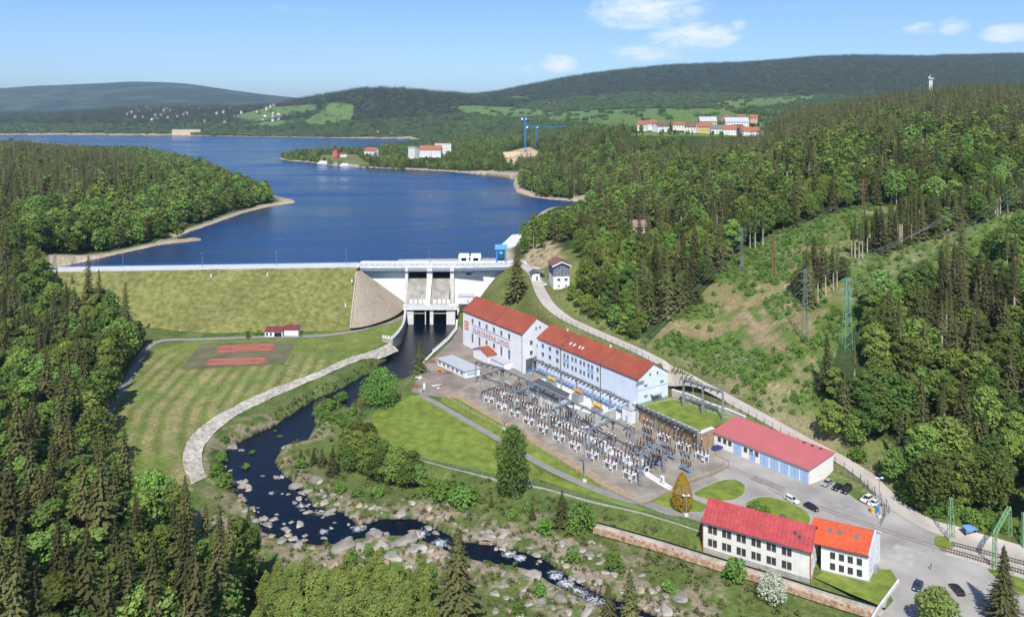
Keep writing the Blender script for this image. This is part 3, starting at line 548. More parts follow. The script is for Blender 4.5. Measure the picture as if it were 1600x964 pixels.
# lakeside wood behind the dam on the left
x, y = scatter(-1700, -200, 432, 1750, 8.0, 3); px, py = proj(x, y, hgt(x, y)); dl_ = lookup(DL, x, y)
k = (dl_ > np.where(y < 560, 9, 13)) & (px < 425) & (y > 432) & (y < 1750) & ~((y < 560) & (px > 60) & (dl_ < 12)); x, y, dl_, px = x[k], y[k], dl_[k], px[k]
g3 = lookup(N3, x, y); place(x, y, np.clip(.08 + .85 * sst(75, 150, dl_) - .4 * (g3 > .72) , 0, 1) + .6 * ((px < 45) & (y < 520)), 4, (22, 30), (16, 23), .05)
# right-hand hill
x, y = scatter(0, 1500, 178, 1500, 6.9, 5); z = hgt(x, y); px, py = proj(x, y, z); dl_ = lookup(DL, x, y); dsr, _ = pdist(srl, x, y)
side = inpoly([(0, 418)] + [(a, b) for a, b in srl[2:]] + [(900, 60), (2500, 300), (2500, 2500), (0, 2500)], x, y)
k = side & (dl_ > 5) & (dsr > np.where(px < 1290, 11, np.where(px < 1400, 5.5, 4.2))) & (z > -1) & ~(inpoly(CLEAR, px, py) & (y < 640)) & (px > 812) & ~((px > 820) & (px < 905) & (y < 470) & (y > 362) & (dsr < 36)) & ~((y > 960) & (y < 1110) & (px > 975) & (px < 1205))
k &= ~((y > 880) & (y < 961) & (px > 975) & (px < 1200) & (nr.uniform(size=len(x)) < .7)) & ~inpoly([(788, 258), (792, 236), (828, 228), (850, 242), (844, 256)], px, py) & ~((y > 1090) & (y < 1500) & (px < 1230) & (px > 860) & (nr.uniform(size=len(x)) < .93))
k &= ~((px > 1000) & (px < 1290) & (dsr < 22)) & ~inpoly([(1298, 540), (1350, 490), (1342, 610), (1292, 640)], px, py) & ~((y > 440) & (y < 470) & (px > 970) & (px < 1030))
x, y, px, py = x[k], y[k], px[k], py[k]; g3, g2 = lookup(N3, x, y), lookup(N2_, x, y)
ds_sp = np.clip(.30 + 1.5 * (g3 - .5) + .5 * sst(560, 800, y) * sst(1080, 1250, px) + .2 * sst(800, 1000, y) - .2 * (y < 330) + .55 * inpoly([(1090, 330), (1130, 400), (1180, 400), (1180, 310)], px, py) + .5 * inpoly([(1440, 560), (1470, 420), (1700, 380), (1700, 560)], px, py), .06, .95)
place(x, y, ds_sp, 6, (19, 28), (12, 19), .25)
# peninsula and the shore before the hotel
x, y = scatter(-620, 60, 1110, 1800, 9, 7); px, py = proj(x, y, hgt(x, y)); dl_ = lookup(DL, x, y)
k = (dl_ > 4) & (px > 437) & (px < 830) & ~inpoly([(500, 241), (540, 239), (560, 244), (566, 251), (585, 262), (555, 261), (497, 254)], px, py) & ~inpoly([(788, 258), (792, 236), (828, 228), (850, 242), (844, 256)], px, py) & ~inpoly([(634, 244), (640, 236), (712, 232), (714, 242), (690, 248), (640, 250)], px, py)
x, y, px = x[k], y[k], px[k]; place(x, y, np.where(px < 500, .1, .35), 8, (15, 22), (11, 16), .1)
# clump and trees inside the clearing
for a, b, hh, kd in ((1255, 470, 21, 's'), (1266, 478, 24, 's'), (1278, 476, 22, 'p'), (1290, 462, 21, 'p'), (1302, 455, 18, 'p'), (1308, 450, 17, 'p'), (1260, 452, 20, 's'), (1272, 445, 24, 's'), (1285, 440, 22, 's'), (1248, 462, 12, 'b'), (1240, 455, 9, 'b'), (1318, 440, 12, 'b'), (1160, 420, 16, 'p'), (1172, 392, 20, 'p'), (1180, 392, 22, 'p'), (1192, 385, 21, 'p'), (1300, 438, 17, 's')):
    p = onground(a, b); trees.append((np.array([p.x]), np.array([p.y]), np.array([kd]), np.array([float(hh)])))
# trees with bare stems along the far side of the power line cutting
for i in range(74):
    t = i / 73; a = 1332 + 268 * t + rnd.uniform(-4, 4); b = 408 - 84 * t + rnd.uniform(-8, 2); p = onground(a, b)
    trees.append((np.array([p.x]), np.array([p.y]), np.array(['p' if rnd.random() < .75 else 's']), np.array([rnd.uniform(17, 23)])))
# light birches at the lower edge
x, y = scatter(-75, -8, 128, 186, 3.2, 9); px, py = proj(x, y, hgt(x, y)); k = inpoly([(400, 915), (440, 898), (560, 915), (660, 918), (700, 985), (710, 1300), (380, 1300)], px, py)
trees.append((x[k], y[k], np.full(k.sum(), 'i'), np.random.RandomState(3).uniform(6, 10.5, k.sum())))

# the far shore of the small bay stays open to view, over the crowns of the near bank
for i_, (x, y, kd_, hh_) in enumerate(trees):
    px, py = proj(x, y, hgt(x, y)); tp_ = py - hh_ * F / y; kk = ~((y < 800) & (px > 800) & (px < 930) & (tp_ < np.interp(px, [812, 830, 870, 905, 930], [350, 330, 323, 313, 280]))); trees[i_] = (x[kk], y[kk], np.asarray(kd_)[kk], hh_[kk])
TX = np.concatenate([t[0] for t in trees]); TY = np.concatenate([t[1] for t in trees]); TK = np.concatenate([t[2] for t in trees]); TH = np.concatenate([t[3] for t in trees]); TZ = hgt(TX, TY)
TPX, TPY = proj(TX, TY, TZ); TS = F / TY; TTOP = TPY - TH * TS
vis = (TPX > -10) & (TPX < 1610) & (TTOP < 950) & (TPY > 0)
used = np.zeros(len(TX), bool)
def region(px, py, y):
    if y < 432 and px < 460: return 'left'
    if px < 430 and y > 430: return 'lake'
    if px > 1240 and py > 540: return 'below'
    return 'hill'
LAB = {('spruce_tree', 'left'): ('dark spruce in the mixed wood on the left bank below the dam', 'spruces in the left bank wood'),
       ('spruce_tree', 'below'): ('dark spruce in the steep wood directly above the railway and service road', 'spruces above the service road'),
       ('spruce_tree', 'hill'): ('spruce on the slope around the power line clearing', 'spruces around the power line clearing'),
       ('spruce_tree', 'lake'): ('spruce in the lakeside wood beyond the dam', 'spruces in the lakeside wood'),
       ('broadleaf_tree', 'left'): ('green broadleaf tree in the mixed wood on the left bank below the dam', 'broadleaf trees in the left bank wood'),
       ('broadleaf_tree', 'below'): ('green broadleaf tree in the steep wood directly above the railway and service road', 'broadleaf trees above the service road'),
       ('broadleaf_tree', 'hill'): ('green broadleaf tree on the slope around the power line clearing', 'broadleaf trees around the power line clearing'),
       ('broadleaf_tree', 'lake'): ('green broadleaf tree in the lakeside wood beyond the dam', 'broadleaf trees in the lakeside wood'),
       ('birch_tree', 'left'): ('light green young birch at the lower edge between spruces and river rocks', 'young birches by the river'),
       ('birch_tree', 'hill'): ('light green young birch at the lower edge between spruces and river rocks', 'young birches by the river')}
def make_tree(name, pair, loc, s, rz, label, cat, group=None, sxy=1.0):
    e = empty(name, loc, rz, label, cat, group); e.scale = (s * sxy, s * sxy, s)
    if pair[0] is not None: link(bpy.data.objects.new('trunk', pair[0]), e)
    link(bpy.data.objects.new('crown', pair[1]), e); return e
for name, kinds, protos_, hh, lim in (('spruce_tree', 'sp', None, 24, 290), ('broadleaf_tree', 'b', BR_T, 16, 290), ('birch_tree', 'i', BI_T, 17, 290)):
    m_ = np.isin(TK, list(kinds)) & vis; ids = np.nonzero(m_)[0]; ids = ids[np.argsort(-(TS[ids] * TH[ids]))][:lim]
    for q in ids:
        used[q] = True; pr = (PI_T if TK[q] == 'p' else SP_T) if name == 'spruce_tree' else protos_
        rg = region(TPX[q], TPY[q], TY[q]); rg = 'left' if name == 'birch_tree' else rg; lb, gp = LAB[(name, rg)]
        make_tree(name, pr[q % len(pr)], (TX[q], TY[q], TZ[q] - .2), TH[q] / hh, rnd.uniform(0, 6.28), lb, 'tree', gp, sxy=rnd.uniform(1.0, 1.4))
prs = [lowtree('low_spruce', 's', 41), lowtree('low_spruce', 's', 42), lowtree('low_pine', 'p', 43), lowtree('low_broadleaf', 'b', 44), lowtree('low_broadleaf', 'b', 45), lowtree('low_broadleaf', 'b', 46),
       joined('near_spruce', *SP_T[0]), joined('near_spruce', *SP_T[3]), joined('near_pine', *PI_T[0]), joined('near_broadleaf', *BR_T[1]), joined('near_broadleaf', *BR_T[2])]
sp_, pi_, br_ = (0, 1), (2,), (3, 4, 5)
def mass(name, kinds, label):
    m_ = np.isin(TK, list(kinds)) & ~used & (TTOP < 1060); q = np.nonzero(m_)[0]; r = np.random.RandomState(5); nearq = TY[q] < 470
    if 's' in kinds: pk = np.where(TK[q] == 'p', np.where(nearq, 4, 2), np.where(nearq, 3 - (r.uniform(size=len(q)) < 0), r.randint(0, 2, len(q)))); lst = [prs[0], prs[1], prs[2], prs[6], prs[8]]; hh = 24.0
    else: pk = np.where(nearq, 3 + r.randint(0, 2, len(q)), r.randint(0, 3, len(q))); lst = [prs[3], prs[4], prs[5], prs[9], prs[10]]; hh = 16.0
    print(name, len(q)); return instancer(name, lst, np.stack([TX[q], TY[q], TZ[q] - .2], 1), r.uniform(0, 6.28, len(q)), TH[q] / hh, pk, label, 'forest')
mass('spruce_forest', 'sp', 'dark conifers covering the hillsides around the lake and clearing')
mass('broadleaf_forest', 'b', 'green broadleaf woodland covering the hillsides around the lake')
# far hills
def farwood(name, kind, sel, label, protos, seed):
    x, y, s = sel; r = np.random.RandomState(seed); print(name, len(x))
    instancer(name, protos, np.stack([x, y, hgt(x, y) - 1], 1), r.uniform(0, 6.28, len(x)), s, r.randint(0, len(protos), len(x)), label, 'forest')
r_ = np.random.RandomState(77); fy = np.exp(r_.uniform(math.log(1420), math.log(6600), 120000)); fu = r_.uniform(-.95, .95, 120000)
# thin out near ones to an even cover
keepp = r_.uniform(size=120000) < np.clip((fy / 6000) ** 2 * 2.2 + .06, 0, 1); fy, fu = fy[keepp], fu[keepp]; fxx = fu * fy
px, py = proj(fxx, fy, hgt(fxx, fy)); ok = (lookup(DL, fxx, fy) > 16) & (py < 250) & ~((px < 425) & (fy < 2600)) & ~((px > 437) & (px < 830) & (fy < 1900))
for q in MEAD: ok &= ~(inpoly(q, px, py) & (r_.uniform(size=len(px)) < .965))
TOWN = [(190, 205), (215, 182), (300, 178), (330, 176), (440, 184), (470, 192), (470, 200), (380, 206), (260, 207)]
ok &= ~(inpoly(TOWN, px, py) & (r_.uniform(size=len(px)) < .55))
fxx, fy, px, py = fxx[ok], fy[ok], px[ok], py[ok]; g3 = n2(1, 1) * 0 if False else None
lowland = (py > np.interp(px, [0, 300, 480, 560, 700, 860, 1000, 1280, 1600], [196, 196, 188, 190, 182, 158, 146, 150, 160])) ; isb = np.where(lowland, r_.uniform(size=len(px)) < .8, r_.uniform(size=len(px)) < .06)
sc_ = np.clip(fy / 3800, .8, 1.25)
FS = [clump('far_spruces', 's', i + 1) for i in range(3)]; FB = [clump('far_broadleaves', 'b', i + 1) for i in range(3)]
farwood('far_spruce_forest', 's', (fxx[~isb], fy[~isb], sc_[~isb]), 'dark blue green spruce forest on the far hills beyond the lake', FS, 1)
farwood('far_broadleaf_forest', 'b', (fxx[isb], fy[isb], sc_[isb] * .9), 'paler broadleaf woods along the foot of the far hills', FB, 2)
# scrub in the clearing and on the river banks
BUo = [npmesh('low_scrub', *crown_broad('c', s, 2.0, 1.6, 90, .32, 6, base=0), BUSHM, do_link=False) for s in (51, 52, 53)]
x, y = scatter(20, 460, 235, 600, 2.6, 12); px, py = proj(x, y, hgt(x, y)); cl = lookup(.45 * N2_ + .35 * N3 + .2 * N1, x, y); k = inpoly(CLEAR, px, py) & (nr.uniform(size=len(x)) < np.where(py < 445, .85, np.clip((.60 - cl) * 8, .05, .95))) & ~inpoly([(1105, 500), (1135, 474), (1190, 474), (1240, 500), (1245, 545), (1180, 550), (1120, 528)], px + 14 * np.sin(y), py + 8 * np.sin(x)) & ((px < 1290) | (nr.uniform(size=len(x)) < .5)) & (pdist(srl, x, y)[0] > 7)
d2, _ = pdist(srl, x, y); k |= (d2 > 5.5) & (d2 < 14) & (px > 900) & (px < 1300) & inpoly([(0, 418)] + [(a, b) for a, b in srl[2:]] + [(900, 60), (2500, 300), (2500, 2500), (0, 2500)], x, y) & (nr.uniform(size=len(x)) < .5)
instancer('clearing_scrub', BUo, np.stack([x[k], y[k], hgt(x[k], y[k]) - .1], 1), nr.uniform(0, 6.28, k.sum()), nr.uniform(.3, 1.2, k.sum()) ** 1.2, nr.randint(0, 3, k.sum()), 'low green brush and saplings on the power line clearing', 'scrub')
TUo = [npmesh('tuft', *crown_broad('c', s, .9, .9, 40, .22, 4, base=0), leafmat('reed_%s' % s, (.13, .17, .045), (.2, .2, .08), nscale=.5), do_link=False) for s in (61, 62)]
x, y = scatter(-150, 70, 176, 400, 1.5, 13); px, py = proj(x, y, hgt(x, y)); d = lookup(DR, x, y); g1 = lookup(N1, x, y)
k = (d > .5) & (hgt(x, y) < -.6) & (px > 300) & (py < 1000) & (nr.uniform(size=len(x)) < np.where(y > 290, .5, .22) * np.where(g1 > .45, 1.3, .5)) & (dk_ := pdist([(p.x, p.y) for p in LT], x, y)[0] > 7)
instancer('bank_undergrowth', TUo, np.stack([x[k], y[k], hgt(x[k], y[k]) - .05], 1), nr.uniform(0, 6.28, k.sum()), nr.uniform(.5, 1.5, k.sum()), nr.randint(0, 2, k.sum()), 'rough grass and reeds along the river banks', 'undergrowth')
# ---------------------------------------------------------------- materials of the built things
WHITE = mat('white_render', (.78, .79, .80), .8, var=.05, scale=.25, detail=8); CREAM = mat('cream_render', (.72, .71, .64), .85, var=.08, scale=.4, detail=8)
REDROOF = mat('red_metal_roof', (.31, .078, .042), .5, var=.1, scale=.5); REDR2 = mat('crimson_sheet_roof', (.40, .065, .065), .45, var=.14, scale=.6); ORROOF = mat('orange_tile_roof', (.52, .085, .03), .6, var=.1, scale=1.2)
GLASS = mat('window_glass', (.03, .045, .06), .15, var=0, spec=.6); WFR = mat('window_frame', (.62, .64, .66), .5, var=0); WFD = mat('dark_window_frame', (.16, .10, .07), .6, var=0)
BLUEP = mat('pale_blue_paint', (.34, .48, .68), .6, var=.05, scale=1); BLUEL = mat('blue_paint', (.14, .27, .5), .6, var=.04); BLUEV = mat('vivid_blue_paint', (.02, .22, .62), .5, var=.05)
CONC = mat('concrete', (.40, .38, .34), .9, var=.18, scale=.5, bump=.3, bscale=3, detail=8); CONCL = mat('pale_concrete', (.66, .65, .62), .85, var=.12, scale=.35, detail=9); CONCD = mat('stained_concrete', (.31, .295, .26), .9, var=.3, scale=.25, detail=9)
GREY = mat('grey_steel', (.33, .36, .39), .5, metal=.3, var=.1, scale=1); DGREY = mat('dark_grey_roofing', (.085, .095, .10), .8, var=.15, scale=.5); LGREY = mat('light_grey_roofing', (.42, .44, .47), .6, var=.06, scale=.4)
INSUL = mat('brown_porcelain', (.12, .055, .035), .35, var=.2, scale=3); WPAINT = mat('white_steel', (.76, .78, .80), .5, var=.05); BLACK = mat('black_void', (.012, .012, .012), .9, var=0)
GRN = mat('green_steel', (.22, .42, .20), .6, var=.15, scale=1); TEAL = mat('teal_steel', (.16, .42, .34), .6, var=.15, scale=1); GSTEEL = mat('weathered_steel', (.20, .25, .20), .7, var=.15, scale=1); RUSTP = mat('rusty_steel', (.28, .14, .08), .85, var=.3, scale=1)
ORANGE = mat('orange_lettering', (.60, .10, .02), .6, var=0); YEL = mat('yellow_paint', (.66, .42, .05), .5, var=.08)
RUST = mat('rusty_sheet', (.38, .17, .08), .9, var=.45, scale=1.2, detail=10, col2=(.62, .46, .32)); BRICK = mat('stone_retaining_wall', (.34, .25, .15), .95, var=.25, scale=.7, bump=.6, bscale=2.5, detail=10)
ASPH = mat('yard_asphalt', (.33, .31, .285), .95, var=.2, scale=.09, detail=11); ROADM = mat('gravel_road', (.44, .40, .355), .95, var=.12, scale=.15, detail=10); PATHM = mat('path_tarmac', (.25, .235, .215), .95, var=.12, scale=.3, detail=10)
GRAV = mat('substation_gravel', (.27, .24, .20), .95, var=.25, scale=.16, detail=12, bump=.3, bscale=4); DIRT = mat('plant_yard_dirt', (.24, .20, .165), .95, var=.22, scale=.12, detail=12)
LAWNM = mat('mown_lawn', (.125, .21, .022), .95, var=.25, scale=.28, detail=12, col2=(.22, .26, .045), bump=.6, bscale=1.5); CLAY = mat('red_clay_court', (.33, .10, .06), .95, var=.12, scale=.3, detail=9); CLAYG = mat('worn_court_surround', (.13, .125, .07), .95, var=.25, scale=.15, detail=11)
RAIL = mat('rail_steel', (.20, .13, .10), .5, metal=.4, var=.1); SLEEP = mat('sleeper_wood', (.20, .15, .11), .9, var=.2, scale=2); BALL = mat('pale_ballast', (.46, .44, .40), .95, var=.15, scale=.7, detail=10, bump=.4, bscale=6)
EMB = mat('embankment_grass', (.15, .17, .035), .95, var=.3, scale=.35, detail=13, col2=(.235, .23, .08), bump=.8, bscale=1.2)
WOODD = mat('dark_timber', (.10, .085, .08), .8, var=.15, scale=1); SLATE = mat('slate_cladding', (.15, .17, .22), .7, var=.08, scale=1)
def stonemat(name, c1, c2, sx, sy, mortar):
    m = bpy.data.materials.new(name); m.use_nodes = True; N, L = m.node_tree.nodes, m.node_tree.links; b = N['Principled BSDF']; b.inputs['Roughness'].default_value = .95
    tc = N.new('ShaderNodeTexCoord'); v = N.new('ShaderNodeTexVoronoi'); v.inputs['Scale'].default_value = sx; L.new(tc.outputs['Object'], v.inputs['Vector'])
    mx = N.new('ShaderNodeMix'); mx.data_type = 'RGBA'; mx.inputs[6].default_value = (*c1, 1); mx.inputs[7].default_value = (*c2, 1); sp = N.new('ShaderNodeSeparateColor'); L.new(v.outputs['Color'], sp.inputs[0]); L.new(sp.outputs[0], mx.inputs[0])
    n = N.new('ShaderNodeTexNoise'); n.inputs['Scale'].default_value = sy; n.inputs['Detail'].default_value = 9; n.inputs['Roughness'].default_value = .7; L.new(tc.outputs['Object'], n.inputs['Vector'])
    mr = N.new('ShaderNodeMapRange'); mr.inputs['From Min'].default_value = .56; mr.inputs['From Max'].default_value = .68; L.new(n.outputs[0], mr.inputs[0])
    m2 = N.new('ShaderNodeMix'); m2.data_type = 'RGBA'; m2.inputs[7].default_value = (*mortar, 1); L.new(mx.outputs[2], m2.inputs[6]); L.new(mr.outputs[0], m2.inputs[0]); L.new(m2.outputs[2], b.inputs['Base Color'])
    bp = N.new('ShaderNodeBump'); bp.inputs['Strength'].default_value = .8; bp.inputs['Distance'].default_value = .4; L.new(v.outputs['Distance'], bp.inputs['Height']); L.new(bp.outputs[0], b.inputs['Normal']); MATS[name] = m; return m
RIPRAP = stonemat('pale_riprap', (.52, .48, .41), (.33, .30, .245), .8, .35, (.22, .20, .14)); STONEF = stonemat('stone_facing', (.30, .25, .19), (.38, .32, .24), 1.3, .12, (.27, .24, .16))
ROCK = mat('granite_boulder', (.19, .17, .14), .9, var=.3, scale=.6, detail=11, col2=(.44, .41, .36), bump=.5, bscale=2.5, rand=.22, coord='Object')
ROCKT = mat('warm_boulder', (.26, .19, .12), .9, var=.3, scale=.6, detail=11, col2=(.48, .38, .28), bump=.5, bscale=2.5, rand=.2)

def weather(m, streak=0.0, seams=None):
    """rain streaks down a wall, or standing seams (angle of the ridge, spacing) on a sheet roof, in the surface's own colour"""
    N, L = m.node_tree.nodes, m.node_tree.links; b = N['Principled BSDF']; src = b.inputs['Base Color'].links[0].from_socket; tc = N.new('ShaderNodeTexCoord'); mp = N.new('ShaderNodeMapping'); L.new(tc.outputs['Object'], mp.inputs[0])
    mr = N.new('ShaderNodeMapRange')
    if seams:
        mp.inputs['Rotation'].default_value = (0, 0, -seams[0]); wv = N.new('ShaderNodeTexWave'); wv.bands_direction = 'X'; wv.inputs['Scale'].default_value = 2 * math.pi / seams[1] / 20 * 1.0; L.new(mp.outputs[0], wv.inputs['Vector']); fac = wv.outputs['Fac']
        mr.inputs['From Min'].default_value = .75; mr.inputs['From Max'].default_value = 1; mr.inputs['To Min'].default_value = 1; mr.inputs['To Max'].default_value = .84
    else:
        mp.inputs['Scale'].default_value = (1.2, 1.2, .12); n = N.new('ShaderNodeTexNoise'); n.inputs['Scale'].default_value = 1; n.inputs['Detail'].default_value = 6; n.inputs['Roughness'].default_value = .65; L.new(mp.outputs[0], n.inputs['Vector']); fac = n.outputs[0]
        mr.inputs['From Min'].default_value = .5; mr.inputs['From Max'].default_value = .8; mr.inputs['To Min'].default_value = 1; mr.inputs['To Max'].default_value = 1 - streak
    L.new(fac, mr.inputs[0]); vm = N.new('ShaderNodeVectorMath'); vm.operation = 'SCALE'; L.new(src, vm.inputs[0]); L.new(mr.outputs[0], vm.inputs['Scale']); L.new(vm.outputs[0], b.inputs['Base Color'])
weather(WHITE, .16); weather(CREAM, .28); weather(CONCL, .35); weather(CONC, .35); weather(CONCD, .5)
def big(m, amt=.25, sc=.12):
    """broad fading and dirt"""
    N, L = m.node_tree.nodes, m.node_tree.links; b = N['Principled BSDF']; src = b.inputs['Base Color'].links[0].from_socket; tc = N.new('ShaderNodeTexCoord'); n = N.new('ShaderNodeTexNoise'); n.inputs['Scale'].default_value = sc; n.inputs['Detail'].default_value = 8; n.inputs['Roughness'].default_value = .7; L.new(tc.outputs['Object'], n.inputs['Vector'])
    mr = N.new('ShaderNodeMapRange'); mr.inputs['From Min'].default_value = .3; mr.inputs['From Max'].default_value = .7; mr.inputs['To Min'].default_value = 1 - amt; mr.inputs['To Max'].default_value = 1 + amt; L.new(n.outputs[0], mr.inputs[0]); vm = N.new('ShaderNodeVectorMath'); vm.operation = 'SCALE'; L.new(src, vm.inputs[0]); L.new(mr.outputs[0], vm.inputs['Scale']); L.new(vm.outputs[0], b.inputs['Base Color'])
big(REDROOF, .2); big(REDR2, .22, .2); big(ORROOF, .18, .3); big(EMB, .22, .045); big(LAWNM, .2, .05); big(ASPH, .18, .05); big(DIRT, .2, .05); big(GRAV, .15, .04); big(RIPRAP, .25, .08)
weather(REDR2, seams=(math.atan2(-14.1, 23.9), 1.1)); weather(REDROOF, seams=(math.atan2(-53, 37), 1.3))

# ---------------------------------------------------------------- sheets on the ground
def flat(name, pts, z, m, kind='structure', zz=0.0):
    """a sheet through pixel outlines of ground at height zz"""
    w_ = [P(a, b, zz) for a, b in pts]
    if m is LAWNM and name != 'lawn':
        n_ = len(w_); o_ = []
        for i in range(n_):
            p0, p1, p2, p3 = w_[i - 1], w_[i], w_[(i + 1) % n_], w_[(i + 2) % n_]
            sharp = (p2 - p1).length > 28
            for k in range(1 if sharp else 5): t = k / 5; o_.append(.5 * ((2 * p1) + (p2 - p0) * t + (2 * p0 - 5 * p1 + 4 * p2 - p3) * t * t + (3 * p1 - p0 - 3 * p2 + p3) * t ** 3))
        w_ = o_
        if name == 'lawn_island':
            kq = MB(); [kq.bar(Vector((a.x, a.y, z)), Vector((b.x, b.y, z)), .22) for a, b in zip(w_, w_[1:] + w_[:1])]; tag(kq.build('kerb_strip', CONC), kind='structure')
    q = MB(); q.add([(p.x, p.y, zz + z) for p in w_], [tuple(range(len(w_)))]); o = q.build(name, m); me = o.data
    if sum(a.x * b.y - b.x * a.y for a, b in zip(w_, w_[1:] + w_[:1])) < 0: me.flip_normals()
    return tag(o, kind=kind)
def smooth_line(pts, n=8):
    out = []
    for i in range(len(pts) - 1):
        p0, p1, p2, p3 = pts[max(0, i - 1)], pts[i], pts[i + 1], pts[min(len(pts) - 1, i + 2)]
        for k in range(n):
            t = k / n; out.append(.5 * ((2 * p1) + (p2 - p0) * t + (2 * p0 - 5 * p1 + 4 * p2 - p3) * t * t + (3 * p1 - p0 - 3 * p2 + p3) * t ** 3))
    return out + [pts[-1]]
def strip(name, pts, wd, m, off=.12, kind='structure', follow=True, cross=4, parent=None, n=10, thick=0):
    L_ = smooth_line([Vector(p) for p in pts], n); q = MB(); rows = []
    for i, p in enumerate(L_):
        d = (L_[min(i + 1, len(L_) - 1)] - L_[max(i - 1, 0)]); d.z = 0; d.normalize(); nn = Vector((-d.y, d.x, 0)); row = []
        for k in range(cross + 1):
            a = p + nn * wd * (k / cross - .5); row.append((a.x, a.y, (max(hz(a.x, a.y), hz(p.x, p.y) - .1) if follow else p.z) + off))
        rows.append(row)
    c = cross + 1; V = [v for r_ in rows for v in r_]; q.add(V, [(i * c + k, i * c + k + 1, (i + 1) * c + k + 1, (i + 1) * c + k) for i in range(len(rows) - 1) for k in range(cross)])
    o = q.build(name, m, parent); o.data.flip_normals() if o.data.polygons[0].normal.z < 0 else None
    return tag(o, kind=kind) if kind else o
def drape(name, c4, m, n=(24, 10), off=.12, z0=1.4, kind='structure', parent=None):
    q = MB(); V = []
    for j in range(n[1] + 1):
        for i in range(n[0] + 1):
            a, b = i / n[0], j / n[1]; px = (c4[0][0] * (1 - a) + c4[1][0] * a) * (1 - b) + (c4[3][0] * (1 - a) + c4[2][0] * a) * b; py = (c4[0][1] * (1 - a) + c4[1][1] * a) * (1 - b) + (c4[3][1] * (1 - a) + c4[2][1] * a) * b
            p = P(px, py, z0); V.append((p.x, p.y, hz(p.x, p.y) + off))
    k = n[0] + 1; q.add(V, [(j * k + i, (j + 1) * k + i, (j + 1) * k + i + 1, j * k + i + 1) for j in range(n[1]) for i in range(n[0])]); o = q.build(name, m, parent, smooth=True)
    if o.data.polygons[0].normal.z < 0: o.data.flip_normals()
    return tag(o, kind=kind) if kind else o

flat('plant_yard', [(642, 612), (661, 572), (681, 556), (708, 530), (718, 508), (735, 540), (830, 575), (850, 600), (740, 640), (700, 622), (668, 618)], .04, DIRT)
flat('substation_ground', [(690, 621), (735, 600), (830, 575), (990, 600), (1110, 660), (1135, 728), (1118, 742), (1010, 785), (985, 779), (950, 764), (880, 722), (780, 664)], .05, GRAV)
flat('yard_asphalt', [(1005, 790), (1128, 733), (1112, 690), (1180, 690), (1295, 735), (1325, 742), (1352, 757), (1400, 792), (1480, 834), (1600, 866), (1800, 925), (1800, 1012), (1420, 1012), (1340, 1000), (1396, 938), (1350, 860), (1100, 820), (1095, 812), (1040, 803)], .045, ASPH)
flat('round_lawn', [(579, 676), (578, 655), (588, 640), (606, 628), (632, 620), (662, 620), (700, 643), (740, 668), (782, 696), (826, 722), (843, 738), (834, 748), (776, 741), (720, 728), (660, 716), (610, 700), (588, 690)], .06, LAWNM)
flat('lawn_verge', [(688, 625), (712, 622), (740, 638), (800, 672), (860, 708), (930, 752), (938, 766), (905, 757), (850, 728), (790, 690), (730, 652)], .064, LAWNM)
flat('lawn', [(850, 737), (870, 748), (930, 768), (1010, 795), (1000, 799), (900, 768), (840, 748)], .06, LAWNM)
flat('lawn', [(988, 782), (1012, 786), (1050, 768), (1075, 776), (1105, 789), (1098, 799), (1060, 800), (1020, 792)], .07, LAWNM)
flat('lawn_island', [(1084, 772), (1098, 762), (1122, 752), (1146, 749), (1162, 757), (1164, 768), (1154, 778), (1134, 783), (1105, 781)], .07, LAWNM)
flat('lawn_island', [(1166, 790), (1176, 780), (1196, 776), (1226, 782), (1258, 798), (1266, 812), (1255, 822), (1200, 806)], .07, LAWNM)
flat('lawn', [(1272, 902), (1290, 892), (1350, 912), (1372, 888), (1392, 890), (1402, 906), (1372, 945), (1330, 928)], .08, LAWNM)
flat('stone_gravel_strip', [(690, 621), (712, 612), (980, 768), (1008, 786), (996, 788), (955, 770)], .056, mat('dry_gravel', (.33, .25, .16), .95, var=.2, scale=.5, detail=9))
flat('concrete_path', [(866, 655), (872, 652), (960, 705), (1055, 763), (1048, 768), (950, 708)], .075, CONCL)
for k_, pp_ in enumerate(([(1180, 742), (1230, 762), (1222, 768), (1172, 748)], [(1290, 775), (1330, 790), (1318, 800), (1278, 784)], [(1400, 850), (1440, 862), (1424, 884), (1386, 868)], [(1030, 775), (1085, 755), (1110, 742), (1125, 750), (1090, 768), (1045, 786)])): flat('asphalt_patch', pp_, .051 + .001 * k_, mat('asphalt_patch_%s' % 'abcd'[k_], ((.25, .235, .22), (.30, .28, .26), (.38, .36, .33), (.27, .245, .22))[k_], .95, var=.15, scale=.4, detail=10))
flat('dusty_ground', [(1430, 805), (1480, 832), (1600, 864), (1600, 856), (1500, 826)], .053, mat('dusty_gravel', (.46, .42, .36), .95, var=.15, scale=.4, detail=10))
strip('path', [P(655, 617), P(685, 632), P(720, 652), P(790, 693), P(860, 733), P(950, 772), P(1020, 790), P(1098, 812)], 3.0, PATHM, .10)
strip('service_road', [Vector(p) for p in SR] + [P(1440, 815)], 6.2, ROADM, .16)
strip('road', [P(1375, 775), P(1440, 815), P(1500, 838), P(1600, 866), P(1720, 900)], 6.0, ROADM, .09)
strip('river_path', [P(693, 478, 9), P(722, 500, 1), P(716, 530, 0)], 3, CONC, .15) if False else None
LP = [P(638, 485, 2.5), P(622, 494, 2.3), P(600, 504, 2.2), P(560, 517, 2), P(500, 525, 2), P(400, 528, 2), P(300, 532, 2), P(250, 537, 2.4), P(225, 550, 2.6), P(200, 590, 2.8), P(175, 632, 3), P(160, 672, 3), P(152, 720, 3)]
strip('path', LP, 3.6, PATHM, .18)
drape('court_surround', [(313, 538), (463, 534.5), (444, 569), (281, 577)], CLAYG, off=.10)
